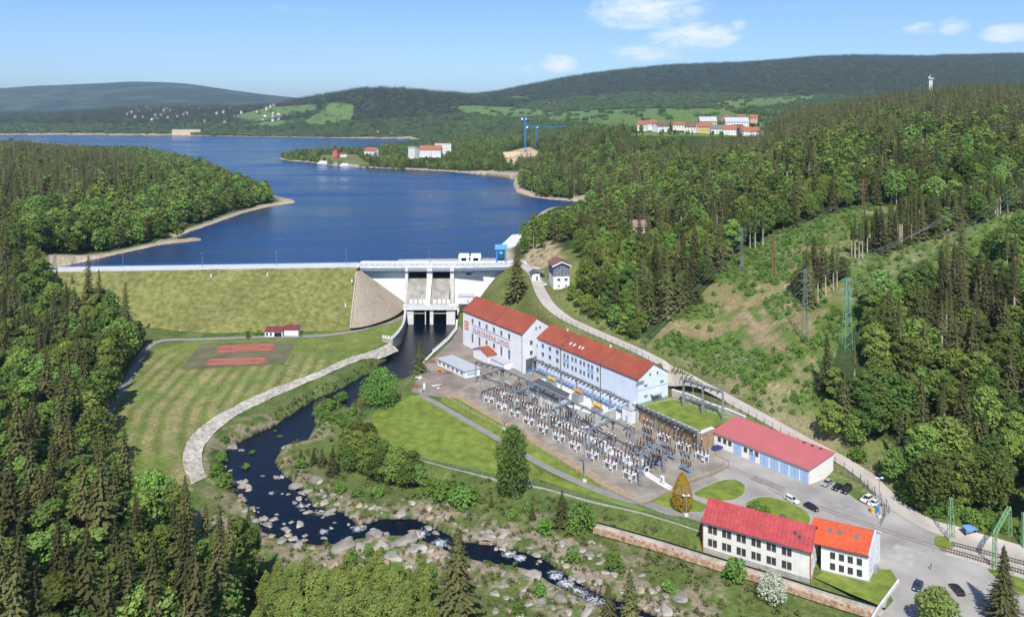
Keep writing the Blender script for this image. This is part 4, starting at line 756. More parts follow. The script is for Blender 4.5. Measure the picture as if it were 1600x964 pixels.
for k, c4 in enumerate(([(342.5, 541.3), (429.9, 537.8), (425.8, 548.8), (336.3, 551.6)], [(327.4, 560.5), (417.5, 558.5), (412, 568.8), (319.1, 570.8)])):
    c = [P(a, b, 1.4) for a, b in c4]; mid = sum(c, Vector()) / 4; e = empty('tennis_court', (0, 0, 0), 0, ('red clay tennis court nearer the red roofed clubhouse' if k == 0 else 'darker red clay tennis court nearer the river bend'), 'tennis court', 'red tennis courts')
    drape('clay_surface', c4, CLAY, off=.2, kind=None, parent=e); q = MB()
    def cp(a, b): v = (c[0] * (1 - a) + c[1] * a) * (1 - b) + (c[3] * (1 - a) + c[2] * a) * b; return Vector((v.x, v.y, hz(v.x, v.y) + .27))
    for a0, b0, a1, b1 in ((.06, .1, .94, .1), (.06, .9, .94, .9), (.06, .1, .06, .9), (.94, .1, .94, .9), (.27, .22, .27, .78), (.73, .22, .73, .78), (.27, .5, .73, .5), (.06, .22, .94, .22), (.06, .78, .94, .78)): q.bar(cp(a0, b0), cp(a1, b1), .10)
    q.build('court_lines', mat('court_line', (.42, .27, .22), .8, var=0), e)

# the paved river bank
RT = [(609, 536), (596, 543), (568, 553), (540, 562), (500, 580), (440, 603), (400, 620), (360, 640), (322, 663), (298, 685), (288, 705), (286, 730), (299, 757)]
RB = [(626, 551), (606, 560), (584, 567), (553, 577), (520, 592), (462, 618), (422, 637), (382, 657), (352, 680), (332, 700), (322, 718), (322, 738), (328, 755)]
a_ = smooth_line([P(x_, y_, .6) for x_, y_ in RT], 5); b_ = smooth_line([P(x_, y_, -2.2) for x_, y_ in RB], 5); q = MB(); V = []
for u_, v_ in zip(a_, b_):
    for k in range(6):
        p = u_.lerp(v_, k / 5 * .84); V.append((p.x, p.y, max(p.z, hz(p.x, p.y) + .1) + .25 + rnd.uniform(-.22, .22)))
q.add(V, [(i * 6 + k, i * 6 + k + 1, i * 6 + k + 7, i * 6 + k + 6) for i in range(len(a_) - 1) for k in range(5)]); rp = q.build('riprap_bank', RIPRAP)
if rp.data.polygons[0].normal.z < 0: rp.data.flip_normals()
tag(rp, kind='structure')

# ---------------------------------------------------------------- dam
CZ = 28.0; DA, DB = PY(40, 421), PY(556, 437)
q = MB(); n = 60; V = []
toe = [P(60, 500, 10), P(200, 520, 3), P(300, 523, 2.4), P(420, 521, 2.0), P(500, 518, 1.8), P(548, 513.5, 1.8)]
toe = smooth_line(toe, 12); K = len(toe)
for i, t_ in enumerate(toe):
    pq = proj(*t_)[0]; f = min(1.0, max(0, (pq - 40) / 516)); yc = DA.y + (DB.y - DA.y) * f; c_ = Vector(((pq + (10 if i == K - 1 else 0) - 800) * yc / F, yc, 0))
    u_ = c_ + Vector((0, 9, 0))
    prof = [(t_.x, t_.y, t_.z - 1.5)]
    for k in range(9):
        g_ = k / 8; p = Vector(t_).lerp(Vector((c_.x, c_.y, CZ - .5)), g_); p.z += .25 * math.sin(i * .7 + k) ; prof.append(tuple(p))
    prof += [(c_.x, c_.y + .2, CZ - .4), (u_.x, u_.y, CZ - .4), (u_.x, u_.y + 26, 10)]
    V += prof
c = 13; q.add(V, [(i * c + k, (i + 1) * c + k, (i + 1) * c + k + 1, i * c + k + 1) for i in range(K - 1) for k in range(c - 1)]); em = q.build('dam_embankment', EMB, smooth=True)
if em.data.polygons[3].normal.z < 0: em.data.flip_normals()
tag(em, 'grassy earth embankment of the dam below the crest road', 'embankment', kind='structure')
# stone faced cone beside the concrete wing
apex = P(558, 424, 27.4); arc = smooth_line([P(a, b, z_) for a, b, z_ in ((548, 513.5, 1.8), (572, 510, 1.9), (598, 502, 2.1), (615, 495, 2.4), (628, 486, 3.2), (634, 474, 6))], 5); q = MB(); V = []
for i, t_ in enumerate(arc):
    f = i / (len(arc) - 1); top = Vector((apex.x + 1.5 * f, apex.y + 3 * f, apex.z - .3 * f))
    for k in range(9): p = Vector(t_).lerp(top, k / 8); V.append((p.x, p.y, p.z + .15))
    
q.add(V, [(i * 9 + k, (i + 1) * 9 + k, (i + 1) * 9 + k + 1, i * 9 + k + 1) for i in range(len(arc) - 1) for k in range(8)]); o = q.build('stone_facing', STONEF, smooth=True)
if sum(p.normal.z for p in o.data.polygons) < 0: o.data.flip_normals()
tag(o, kind='structure'); q = MB(); q.bar(apex + Vector((-.3, -.5, 0)), P(547, 513.5, 2) + Vector((0, 0, .3)), .6); tag(q.build('kerb_strip', CONC), kind='structure')
# crest road
q = MB()
q.hexa([(DA.x - 25, DA.y - .8, CZ - .6), (DB.x + 2, DB.y - .2, CZ - .6), (DB.x + 2, DB.y + 8.2, CZ - .6), (DA.x - 25, DA.y + 8, CZ - .6), (DA.x - 25, DA.y - .8, CZ), (DB.x + 2, DB.y - .2, CZ), (DB.x + 2, DB.y + 8.2, CZ), (DA.x - 25, DA.y + 8, CZ)])
tag(q.build('crest_road', mat('pale_road', (.52, .52, .52), .9, var=.06, scale=.1, detail=9)), kind='structure')
q = MB(); q.hexa([(DA.x - 25, DA.y + 7.6, CZ), (DB.x, DB.y + 7.8, CZ), (DB.x, DB.y + 8.3, CZ), (DA.x - 25, DA.y + 8.1, CZ), (DA.x - 25, DA.y + 7.6, CZ + .9), (DB.x, DB.y + 7.8, CZ + .9), (DB.x, DB.y + 8.3, CZ + .9), (DA.x - 25, DA.y + 8.1, CZ + .9)])
tag(q.build('crest_parapet', mat('blue_grey_parapet', (.40, .47, .56), .8, var=.08)), 'long low parapet between the crest road and the lake', 'parapet')
q = MB(); q.hexa([(DA.x - 25, DA.y - .9, CZ), (DB.x, DB.y - .6, CZ), (DB.x, DB.y - .3, CZ), (DA.x - 25, DA.y - .6, CZ), (DA.x - 25, DA.y - .9, CZ + .5), (DB.x, DB.y - .6, CZ + .5), (DB.x, DB.y - .3, CZ + .5), (DA.x - 25, DA.y - .6, CZ + .5)]); tag(q.build('kerb_strip', CONCL), kind='structure')

def railing(name, pts, label, h=1.1, step=2.0, t=.12, m=WPAINT, rails=2, cat='railing', post=.16, postm=None, maxp=100, group=None):
    e = empty(name, pts[0], 0, label, cat, group); o0 = Vector(pts[0]); q = MB(); ps = []
    for a, b in zip(pts, pts[1:]):
        a, b = Vector(a) - o0, Vector(b) - o0; nseg = max(1, round((b - a).length / step))
        for k in range(nseg): ps.append(a.lerp(b, k / nseg))
        for r_ in range(rails): z = h * (1 - r_ / max(1, rails)); q.bar(a + Vector((0, 0, z)), b + Vector((0, 0, z)), t)
    ps.append(Vector(pts[-1]) - o0); q.build('rail', m, e); pm = MB().bar((0, 0, -.1), (0, 0, h + .05), post).build('post', postm or m); pm.parent = e; pm.location = ps[0]
    if len(ps) > maxp: ps = ps[::math.ceil(len(ps) / maxp)]
    for p in ps[1:]:
        c_ = pm.copy(); COL.objects.link(c_); c_.parent = e; c_.location = p
    return e
# concrete dam
WY = 441.0; X0, X1 = DB.x + 1, PY(798, 446).x
dam = empty('concrete_dam', (0, WY, 0), 0, 'white concrete dam block with two gated spillway chutes in the middle', 'dam')
def xa(px, y=WY): return (px - 800) * y / F
XL, XM1, XM2, XM3, XR = xa(634), xa(640), xa(667), xa(677), xa(704)
XRR = xa(710)
def skew(y): return y - WY
q = MB()
q.hexa([(X0, 0, -6), (XL, 0, -6), (XL, 12, -6), (X0, 12, -6), (X0, 0, CZ - 3.2), (XL, 0, CZ - 3.2), (XL, 12, CZ - 3.2), (X0, 12, CZ - 3.2)])
q.build('wing_wall', mat('whitewashed_concrete', (.80, .80, .78), .85, var=.06, scale=.12, detail=11), dam); q = MB()
q.hexa([(XRR, 0, -6), (X1 + 4, 4, -6), (X1 + 4, 14, -6), (XRR, 12, -6), (XRR, 0, CZ - 3.2), (X1 + 4, 4, CZ - 3.2), (X1 + 4, 14, CZ - 3.2), (XRR, 12, CZ - 3.2)])
q.build('wing_wall', mat('whitewashed_concrete', (.80, .80, .78), .85, var=.06, scale=.12, detail=11), dam)
q = MB()   # band under the walkway, then the walkway slab
q.hexa([(X0 - 1, -.9, CZ - 3.0), (XRR, -.9, CZ - 3.0), (XRR, 12, CZ - 3.0), (X0 - 1, 12, CZ - 3.0), (X0 - 1, -.9, CZ - 1.6), (XRR, -.9, CZ - 1.6), (XRR, 12, CZ - 1.6), (X0 - 1, 12, CZ - 1.6)])
q.hexa([(XRR + .01, -.9, CZ - 3.0), (X1 + 8, 3.4, CZ - 3.0), (X1 + 8, 14, CZ - 3.0), (XRR + .01, 12, CZ - 3.0), (XRR + .01, -.9, CZ - 1.6), (X1 + 8, 3.4, CZ - 1.6), (X1 + 8, 14, CZ - 1.6), (XRR + .01, 12, CZ - 1.6)])
q.build('cornice', GREY, dam)
q = MB(); q.hexa([(X0 - 1, -1.4, CZ - 1.59), (XRR, -1.4, CZ - 1.59), (XRR, 13, CZ - 1.59), (X0 - 1, 13, CZ - 1.59), (X0 - 1, -1.4, CZ + .1), (XRR, -1.4, CZ + .1), (XRR, 13, CZ + .1), (X0 - 1, 13, CZ + .1)])
q.hexa([(XRR + .01, -1.4, CZ - 1.59), (X1 + 9, 3, CZ - 1.59), (X1 + 9, 15, CZ - 1.59), (XRR + .01, 13, CZ - 1.59), (XRR + .01, -1.4, CZ + .1), (X1 + 9, 3, CZ + .1), (X1 + 9, 15, CZ + .1), (XRR + .01, 13, CZ + .1)])
q.build('crest_slab', CONCL, dam); q = MB()
for (a0, b0), (a1, b1) in (((X0 - 1, -1.3), (XRR, -1.3)), ((XRR + .01, -1.3), (X1 + 9, 3.1))): q.hexa([(a0, b0, CZ + .1), (a1, b1, CZ + .1), (a1, b1 + .25, CZ + .1), (a0, b0 + .25, CZ + .1), (a0, b0, CZ + 1.2), (a1, b1, CZ + 1.2), (a1, b1 + .25, CZ + 1.2), (a0, b0 + .25, CZ + 1.2)])
q.build('parapet', mat('blue_grey_parapet', (.40, .47, .56), .8, var=.08), dam)
for i, (a, b) in enumerate(((XL, XM1 - .6), (XM2 + .3, XM3 - .3), (XR, XRR))):
    q = MB(); q.hexa([(a, -3, -6), (b, -3, -6), (b, 11, -6), (a, 11, -6), (a, -3, CZ - .4), (b, -3, CZ - .4), (b, 11, CZ - .4), (a, 11, CZ - .4)])
    if i == 1: q.hexa([(a + .2, -14, -6), (b - .2, -14, -6), (b - .2, -3, -6), (a + .2, -3, -6), (a + .2, -14, 7), (b - .2, -14, 7), (b - .2, -3, 21), (a + .2, -3, 21)])
    q.build('pier', CONCL, dam)
for a, b in ((XM1 - .59, XM2 + .29), (XM3 - .29, XR - .01)):
    q = MB(); prof = [(3, 20.4), (1, 20.6), (-1, 19.5), (-4, 16.5), (-8, 12), (-12, 8.0), (-13, 7)]
    V = [(a, y_, z_) for y_, z_ in prof] + [(b, y_, z_) for y_, z_ in prof]; k = len(prof); q.add(V, [(i, i + 1, k + i + 1, k + i) for i in range(k - 1)]); o = q.build('spillway_chute', CONCD, dam, smooth=True)
    q = MB(); q.hexa([(a, 3, 19), (b, 3, 19), (b, 3.5, 19), (a, 3.5, 19), (a, 5, CZ - 2), (b, 5, CZ - 2), (b, 5.5, CZ - 2), (a, 5.5, CZ - 2)]); q.build('shaded_gate', BLACK, dam)  # gate coloured black for the shade in its opening
    q = MB(); q.hexa([(a, -2.4, CZ - 3.2), (b, -2.4, CZ - 3.2), (b, -1.6, CZ - 3.2), (a, -1.6, CZ - 3.2), (a, -2.4, CZ - 1.2), (b, -2.4, CZ - 1.2), (b, -1.6, CZ - 1.2), (a, -1.6, CZ - 1.2)]); q.build('gate_bridge', GREY, dam)
# lower bridge over the stilling basin
lb = empty('basin_bridge', (0, 0, 0), 0, 'low white bridge with eight blocks over two dark openings at the foot of the spillway', 'bridge')
YF, YB = 427.0, 433.0; xl, xr = (633 - 800) * YF / F, (713 - 800) * YF / F
q = MB(); q.hexa([(xl - 1, YF - 1, 5.2), (xr + 1, YF - 1, 5.2), (xr + 1, YB, 5.2), (xl - 1, YB, 5.2), (xl - 1, YF - 1, 7.2), (xr + 1, YF - 1, 7.2), (xr + 1, YB, 7.2), (xl - 1, YB, 7.2)]); q.build('deck', CONCL, lb)
for a, b in ((634, 646), (665.5, 677), (697.5, 711)):
    xa_, xb_ = (a - 800) * YF / F, (b - 800) * YF / F; q = MB(); q.hexa([(xa_, YF, -6), (xb_, YF, -6), (xb_, YB + 3, -6), (xa_, YB + 3, -6), (xa_, YF, 5.19), (xb_, YF, 5.19), (xb_, YB + 3, 5.19), (xa_, YB + 3, 5.19)]); q.build('pier', mat('streaked_white_concrete', (.66, .65, .61), .9, var=.15, scale=.4, detail=9), lb)
q = MB(); q.box(((xl + xr) / 2, YB + 1.5, 0), (xr - xl, .6, 10)); q.build('recess_shade', BLACK, lb)  # black sheet standing for the shade inside the two bridge openings
for a, b in ((646, 665.5), (677, 697.5)):
    xa_, xb_ = (a - 800) * YF / F, (b - 800) * YF / F; q = MB(); q.box(((xa_ + xb_) / 2, YF + .6, 2.9), (xb_ - xa_, .5, .45)); q.build('crossbeam', CONC, lb)
for i in range(4):
    for a0, a1 in ((642.5, 664), (679.5, 701)):
        px_ = a0 + (a1 - a0) * i / 3; q = MB(); x_ = (px_ - 800) * 430 / F; q.box((x_, 430, 8.7), (1.7, 1.6, 3.0)); q.build('concrete_block', WHITE, lb)
e_ = railing('walkway_railing', [(xl - 1, YF - .9, 7.2), (xr + 1, YF - .9, 7.2)], 'white railing along the low bridge at the foot of the spillway', 1.2, 1.6, .12, WPAINT, 3)
railing('walkway_railing', [(X0, WY - 1.3, CZ + .1), (XRR, WY - 1.3, CZ + .1), (X1 + 9, WY + 3, CZ + .1)], 'white railing on the crest of the concrete dam', 1.3, 3.4, .13, WPAINT, 2, post=.5)
# walls of the stilling basin
def wallrun(name, pts, zb, th, m, label, cap=True):
    e = empty(name, (0, 0, 0), 0, label, 'wall'); q = MB(); qc = MB(); L_ = [Vector(p) for p in pts]
    for a, b in zip(L_, L_[1:]):
        d = (b - a); d.z = 0; d.normalize(); nn = Vector((-d.y, d.x, 0)) * th / 2; dn = lambda v, z: (v.x, v.y, z)
        q.hexa([dn(a - nn, zb), dn(b - nn, zb), dn(b + nn, zb), dn(a + nn, zb), dn(a - nn, a.z), dn(b - nn, b.z), dn(b + nn, b.z), dn(a + nn, a.z)])
        n2_ = nn * 1.3; qc.hexa([dn(a - n2_, a.z), dn(b - n2_, b.z), dn(b + n2_, b.z), dn(a + n2_, a.z), dn(a - n2_, a.z + .35), dn(b - n2_, b.z + .35), dn(b + n2_, b.z + .35), dn(a + n2_, a.z + .35)])
    q.build('wall_face', m, e); qc.build('coping', CONCL, e) if cap else None; return e
LW = smooth_line([P(634, 474, 6), P(633, 489, 4.5), P(631, 503, 3.6), P(626, 514, 3.3), P(619, 523, 3.1), P(612, 530, 2.8)], 4) + [P(598, 527.5, 2.5)]
wallrun('basin_wall', LW, -6, .9, CONC, 'curved grey concrete wall on the left side of the stilling basin')
railing('wall_railing', [v + Vector((0, 0, .35)) for v in LW], 'white post railing on the curved left basin wall', 1.0, 2.2, .12, WPAINT, 2, post=.35)
RW = [P(714, 500, 2), P(713, 515, .8), P(700, 531, .7), P(677, 551, .6), P(662, 566, .4)]
wallrun('basin_wall', RW, -6, .8, CONC, 'straight grey concrete wall between the basin and the powerhouse yard')
railing('wall_railing', [v + Vector((0, 0, .35)) for v in RW[1:4]], 'white post railing between the basin and the powerhouse yard', 1.3, 2.6, .12, WPAINT, 2, post=.5)
# service block left of the powerhouse
q = MB(); e = empty('switch_house', P(726, 489, 4), 0, 'small white service hut between spillway and powerhouse roof', 'hut'); q.box((0, 12, 5), (9, 7, 4)); q.build('wall', WHITE, e); q = MB(); q.box((0, 12, 7.2), (9.6, 7.6, .4)); q.build('roof', LGREY, e); q = MB(); q.box((1.5, 8.46, 4.6), (1.2, .12, 2.2)); q.build('door', BLUEP, e)

# ---------------------------------------------------------------- lettering
def letters(txt, width, height, fn, m, parent, name='lettering', thick=.06, bold=.018):
    """flat raised lettering; fn(u, v, o) puts a point u along, v up, o outward"""
    cu_ = bpy.data.curves.new('t', 'FONT'); cu_.body = txt; cu_.extrude = .0; cu_.offset = bold; cu_.resolution_u = 3; cu_.space_character = 1.22; o = bpy.data.objects.new('t', cu_); COL.objects.link(o)
    dg_ = bpy.context.evaluated_depsgraph_get(); dg_.update(); me = bpy.data.meshes.new_from_object(o.evaluated_get(dg_)); xs = [v.co.x for v in me.vertices]; y_ = [v.co.y for v in me.vertices]; x0, x1, a0, a1 = min(xs), max(xs), min(y_), max(y_)
    nv = len(me.vertices); V = []; Fc = [tuple(p.vertices) for p in me.polygons]
    for k in (0, 1): V += [fn((v.co.x - x0) / (x1 - x0) * width, (v.co.y - a0) / (a1 - a0) * height, thick * (1 - k) + .02) for v in me.vertices]
    q = MB(); q.add(V[:nv], Fc); r_ = q.build(name, m, parent); bpy.data.objects.remove(o); bpy.data.curves.remove(cu_); bpy.data.meshes.remove(me); return r_
DARKL = mat('dark_lettering', (.13, .12, .13), .7, var=0)
fx_ = lambda u_, v_, o_: (xa(716) + u_, -.02 - o_ + (xa(716) + u_ - XRR) * 4 / (X1 + 4 - XRR), 20.0 + v_)
letters('POVOD\u00cd VLTAVY', 12.6, 1.05, fx_, DARKL, dam, bold=.01)
q = MB(); cx_ = xa(716) + 6.3
for rr, t0, t1, ww in ((2.0, math.pi, 2 * math.pi, 0),):
    V = [fx_(6.3, 2.4, .05)] + [fx_(6.3 + rr * math.cos(t), 3.5 + rr * .85 * math.sin(t), .05) for t in np.linspace(t0, t1, 14)]; q.add(V, [tuple(range(1, 15))])
for s_ in (-1, 1): q.add([fx_(6.3 + s_ * 2.3, 3.3, .05), fx_(6.3 + s_ * 4.6, 4.0, .05), fx_(6.3 + s_ * 4.5, 4.3, .05), fx_(6.3 + s_ * 2.2, 3.7, .05)], [(0, 1, 2, 3)])
q.add([fx_(2.8, 4.8, .05), fx_(5, 5.3, .05), fx_(7.6, 5.3, .05), fx_(9.8, 4.8, .05), fx_(7.6, 5.1, .05), fx_(5, 5.1, .05)], [(0, 1, 4, 5), (1, 2, 3, 4)]); q.build('emblem', DARKL, dam)

# ---------------------------------------------------------------- buildings
class Bld:
    def __init__(s, name, label, cat, p0, a, b, h, group=None, base=-1.5):
        s.e = empty(name, p0, 0, label, cat, group); s.p0 = Vector(p0); s.L, s.W, s.h = a.length, b.length, h; s.ea, s.eb = a.normalized(), b.normalized(); s.base = base
        s.nf = Vector((s.ea.y, -s.ea.x, 0)); s.nf = s.nf if s.nf.dot(s.eb) < 0 else -s.nf; s.nr = Vector((s.eb.y, -s.eb.x, 0)); s.nr = s.nr if s.nr.dot(s.ea) > 0 else -s.nr
    def w(s, u, t, z): return s.ea * u + s.eb * t + Vector((0, 0, z))
    def pt(s, side, u, z, o=0.0):
        if side == 'F': return s.ea * u + s.nf * o + Vector((0, 0, z))
        if side == 'R': return s.ea * s.L + s.eb * u + s.nr * o + Vector((0, 0, z))
        if side == 'L': return s.eb * u - s.nr * o + Vector((0, 0, z))
        return s.ea * u + s.eb * s.W - s.nf * o + Vector((0, 0, z))
    def uat(s, side, px, z=0):
        lo, hi = 0, (s.L if side == 'F' else s.W)
        for _ in range(30):
            mid = (lo + hi) / 2; p = s.p0 + s.pt(side, mid, z)
            if proj(p.x, p.y, p.z)[0] < px: lo = mid
            else: hi = mid
        return (lo + hi) / 2
    def walls(s, m, gable=0.0, shed=0.0, name='wall'):
        q = MB(); L, W, h, b = s.L, s.W, s.h, s.base
        hb = h + shed
        P8 = [s.w(0, 0, b), s.w(L, 0, b), s.w(L, W, b), s.w(0, W, b), s.w(0, 0, h), s.w(L, 0, h), s.w(L, W, hb), s.w(0, W, hb)]
        q.add(P8, [(0, 1, 5, 4), (1, 2, 6, 5), (2, 3, 7, 6), (3, 0, 4, 7), (3, 2, 1, 0), (4, 5, 6, 7)] if not gable else [(0, 1, 5, 4), (2, 3, 7, 6), (3, 2, 1, 0)])
        if gable:
            r = [s.w(0, W / 2, h + gable), s.w(L, W / 2, h + gable)]; q.add(P8 + r, [(1, 2, 6, 9, 5), (3, 0, 4, 8, 7)])
        return s_tag(q.build(name, m, s.e))
    def groof(s, m, rise, ov=.6, ove=.5, th=.3, u0=None, u1=None, name='roof'):
        q = MB(); W, h = s.W, s.h; u0 = -ove if u0 is None else u0; u1 = s.L + ove if u1 is None else u1; sl = rise / (W / 2); z0 = h - sl * ov
        for sd_ in (0, 1):
            t0, t1 = (-ov, W / 2) if sd_ == 0 else (W + ov, W / 2)
            q.hexa([s.w(u0, t0, z0 + .02), s.w(u1, t0, z0 + .02), s.w(u1, t1, h + rise + .02), s.w(u0, t1, h + rise + .02), s.w(u0, t0, z0 + th), s.w(u1, t0, z0 + th), s.w(u1, t1, h + rise + th), s.w(u0, t1, h + rise + th)])
        return q.build(name, m, s.e)
    def panel(s, side, u0, u1, z0, z1, m, o=.06, name='panel', parent=None, o0=-.05):
        q = MB(); q.hexa([s.pt(side, u0, z0, o0), s.pt(side, u1, z0, o0), s.pt(side, u1, z0, o), s.pt(side, u0, z0, o), s.pt(side, u0, z1, o0), s.pt(side, u1, z1, o0), s.pt(side, u1, z1, o), s.pt(side, u0, z1, o)]); return q.build(name, m, parent or s.e)
    def window(s, side, u, z, w_, h_, fm=WFR, gm=GLASS, name='window', mull=1, t=.12):
        q = MB()
        def bx(u0, u1, z0, z1, o, m): q.hexa([s.pt(side, u0, z0, -.02), s.pt(side, u1, z0, -.02), s.pt(side, u1, z0, o), s.pt(side, u0, z0, o), s.pt(side, u0, z1, -.02), s.pt(side, u1, z1, -.02), s.pt(side, u1, z1, o), s.pt(side, u0, z1, o)], m)
        bx(u - w_ / 2, u + w_ / 2, z, z + h_, .04, 1)
        bx(u - w_ / 2 - t / 2, u - w_ / 2 + t / 2, z - t / 2, z + h_ + t / 2, .09, 0); bx(u + w_ / 2 - t / 2, u + w_ / 2 + t / 2, z - t / 2, z + h_ + t / 2, .09, 0); bx(u - w_ / 2, u + w_ / 2, z + h_ - t / 2, z + h_ + t / 2, .085, 0); bx(u - w_ / 2, u + w_ / 2, z - t, z + t / 2, .16, 0)
        for k in range(mull): x_ = u - w_ / 2 + w_ * (k + 1) / (mull + 1); bx(x_ - t / 3, x_ + t / 3, z, z + h_, .08, 0)
        return q.build(name, [fm, gm], s.e)
def s_tag(o): return o

# powerhouse with the lettering
b = Bld('powerhouse', 'tall white power station hall with red roof and large orange lettering', 'power station', B1P, B1A, B1B, 18.3)
b.walls(WHITE, 5.4); b.groof(REDROOF, 5.4, .5, .4); b.panel('F', 0, b.L, -1, 1.0, CONC, .08, 'plinth'); b.panel('F', 0, b.L, 17.5, 18.25, BLUEL, .12, 'eaves_band')
q = MB(); sl = 5.4 / (b.W / 2); u_ = b.L * .55; q.hexa([b.w(u_, -.5, 18.3 - sl * .5 + .3), b.w(u_ + .3, -.5, 18.3 - sl * .5 + .3), b.w(u_ + .3, b.W / 2, 24.0), b.w(u_, b.W / 2, 24.0), b.w(u_, -.5, 18.3 - sl * .5 + .55), b.w(u_ + .3, -.5, 18.3 - sl * .5 + .55), b.w(u_ + .3, b.W / 2, 24.25), b.w(u_, b.W / 2, 24.25)]); q.build('roof_seam', DGREY, b.e)
zx = lambda x: x / 4.324 + 690
for i, x in enumerate((210, 257, 305, 355, 405, 458)):
    u = b.uat('F', zx(x), 12); b.window('F', u, 13.7, 1.7, 2.4)
    if i in (0, 1, 4, 5): b.window('F', u, 4.2, 1.6, 4.4)
    else: b.window('F', u, 6.1, 1.7, 2.4)
ut0, ut1 = b.uat('F', zx(205), 12), b.uat('F', zx(463), 10)
b.panel('F', ut0, ut1, 12.75, 13.05, BLUEL, .07, 'blue_band'); b.panel('F', ut0, ut1, 9.25, 9.55, BLUEL, .07, 'blue_band')
letters('ELEKTR\u00c1RNA LIPNO', ut1 - ut0 - 2.2, 2.5, lambda u, v, o: b.pt('F', ut0 + 1.4 + u, 9.85 + v, .06 + o), ORANGE, b.e, bold=.012)
q = MB(); ul = b.uat('F', zx(156), 12)
def lq(u0, u1, z0, z1): q.hexa([b.pt('F', ul + u0, 9.3 + z0, 0), b.pt('F', ul + u1, 9.3 + z0, 0), b.pt('F', ul + u1, 9.3 + z0, .1), b.pt('F', ul + u0, 9.3 + z0, .1), b.pt('F', ul + u0, 9.3 + z1, 0), b.pt('F', ul + u1, 9.3 + z1, 0), b.pt('F', ul + u1, 9.3 + z1, .1), b.pt('F', ul + u0, 9.3 + z1, .1)])
for r4 in ((0, 3.8, 0, .55), (0, 3.8, 3.75, 4.3), (0, .6, .55, 3.75), (3.2, 3.8, .55, 1.5), (3.2, 3.8, 2.9, 3.75), (1.3, 1.8, 1.15, 3.15), (1.8, 2.9, 2.75, 3.15), (1.8, 3.8, 1.95, 2.35), (1.8, 2.9, 1.15, 1.5)): lq(*r4)
q.build('emblem', ORANGE, b.e)
for x, z, w_, h_ in ((605, 12.2, 1.9, 2.0), (605, 7.6, 1.9, 1.9)): b.window('R', b.uat('R', zx(x), z), z, w_, h_, mull=1)
for x in (638, 664): b.window('R', b.uat('R', zx(x), 18), 18.6, 1.1, 1.1, mull=0)
u0, u1 = b.uat('R', zx(568), 3), b.uat('R', zx(640), 3); b.panel('R', u0, u1, 1.0, 6.2, GREY, .1, 'shutter_door'); dq_ = MB()
for k in range(6): dq_.hexa([b.pt('R', u0 + .1, 1.3 + k * .82, .09), b.pt('R', u1 - .1, 1.3 + k * .82, .09), b.pt('R', u1 - .1, 1.3 + k * .82, .13), b.pt('R', u0 + .1, 1.3 + k * .82, .13), b.pt('R', u0 + .1, 1.8 + k * .82, .09), b.pt('R', u1 - .1, 1.8 + k * .82, .09), b.pt('R', u1 - .1, 1.8 + k * .82, .13), b.pt('R', u0 + .1, 1.8 + k * .82, .13)])
dq_.build('door_glazing', GLASS, b.e); b.panel('R', u0, u1, 0, 1.0, BLUEV, .12, 'blue_sill'); b.panel('F', b.L - .25, b.L - .05, 0, 18, DGREY, .15, 'downpipe')
# porch and annex in front
ua, ub = b.uat('F', zx(272), 0), b.uat('F', zx(372), 0)
q = MB(); q.hexa([b.pt('F', ua, -.5, .05), b.pt('F', ub, -.5, .05), b.pt('F', ub, -.5, 5), b.pt('F', ua, -.5, 5), b.pt('F', ua, 4.2, .05), b.pt('F', ub, 4.2, .05), b.pt('F', ub, 4.2, 5), b.pt('F', ua, 4.2, 5)]); um = (ua + ub) / 2
q.add([b.pt('F', ua, 4.2, 5), b.pt('F', ub, 4.2, 5), b.pt('F', um, 5.9, 5)], [(0, 1, 2)]); q.build('porch', WHITE, b.e)
q = MB(); up_ = Vector((0, 0, .2))
for us_ in (ua - .5, ub + .5): A_, B_, C_, D_ = b.pt('F', us_, 3.95, .05), b.pt('F', us_, 3.95, 5.5), b.pt('F', um, 6.0, 5.5), b.pt('F', um, 6.0, .05); q.hexa([A_, B_, C_, D_, A_ + up_, B_ + up_, C_ + up_, D_ + up_])
q.build('porch_roof', REDROOF, b.e); ud = ub + (ub - ua) * .1
q = MB(); ue = b.uat('F', zx(470), 0); q.hexa([b.pt('F', ud, -.5, .05), b.pt('F', ue, -.5, .05), b.pt('F', ue, -.5, 4.2), b.pt('F', ud, -.5, 4.2), b.pt('F', ud, 3.4, .05), b.pt('F', ue, 3.4, .05), b.pt('F', ue, 2.9, 4.2), b.pt('F', ud, 2.9, 4.2)]); q.build('annex', WHITE, b.e)
q = MB(); q.hexa([b.pt('F', ud - .2, 3.4, .05), b.pt('F', ue + .2, 3.4, .05), b.pt('F', ue + .2, 2.9, 4.5), b.pt('F', ud - .2, 2.9, 4.5), b.pt('F', ud - .2, 3.65, .05), b.pt('F', ue + .2, 3.65, .05), b.pt('F', ue + .2, 3.15, 4.5), b.pt('F', ud - .2, 3.15, 4.5)]); q.build('annex_roof', LGREY, b.e)
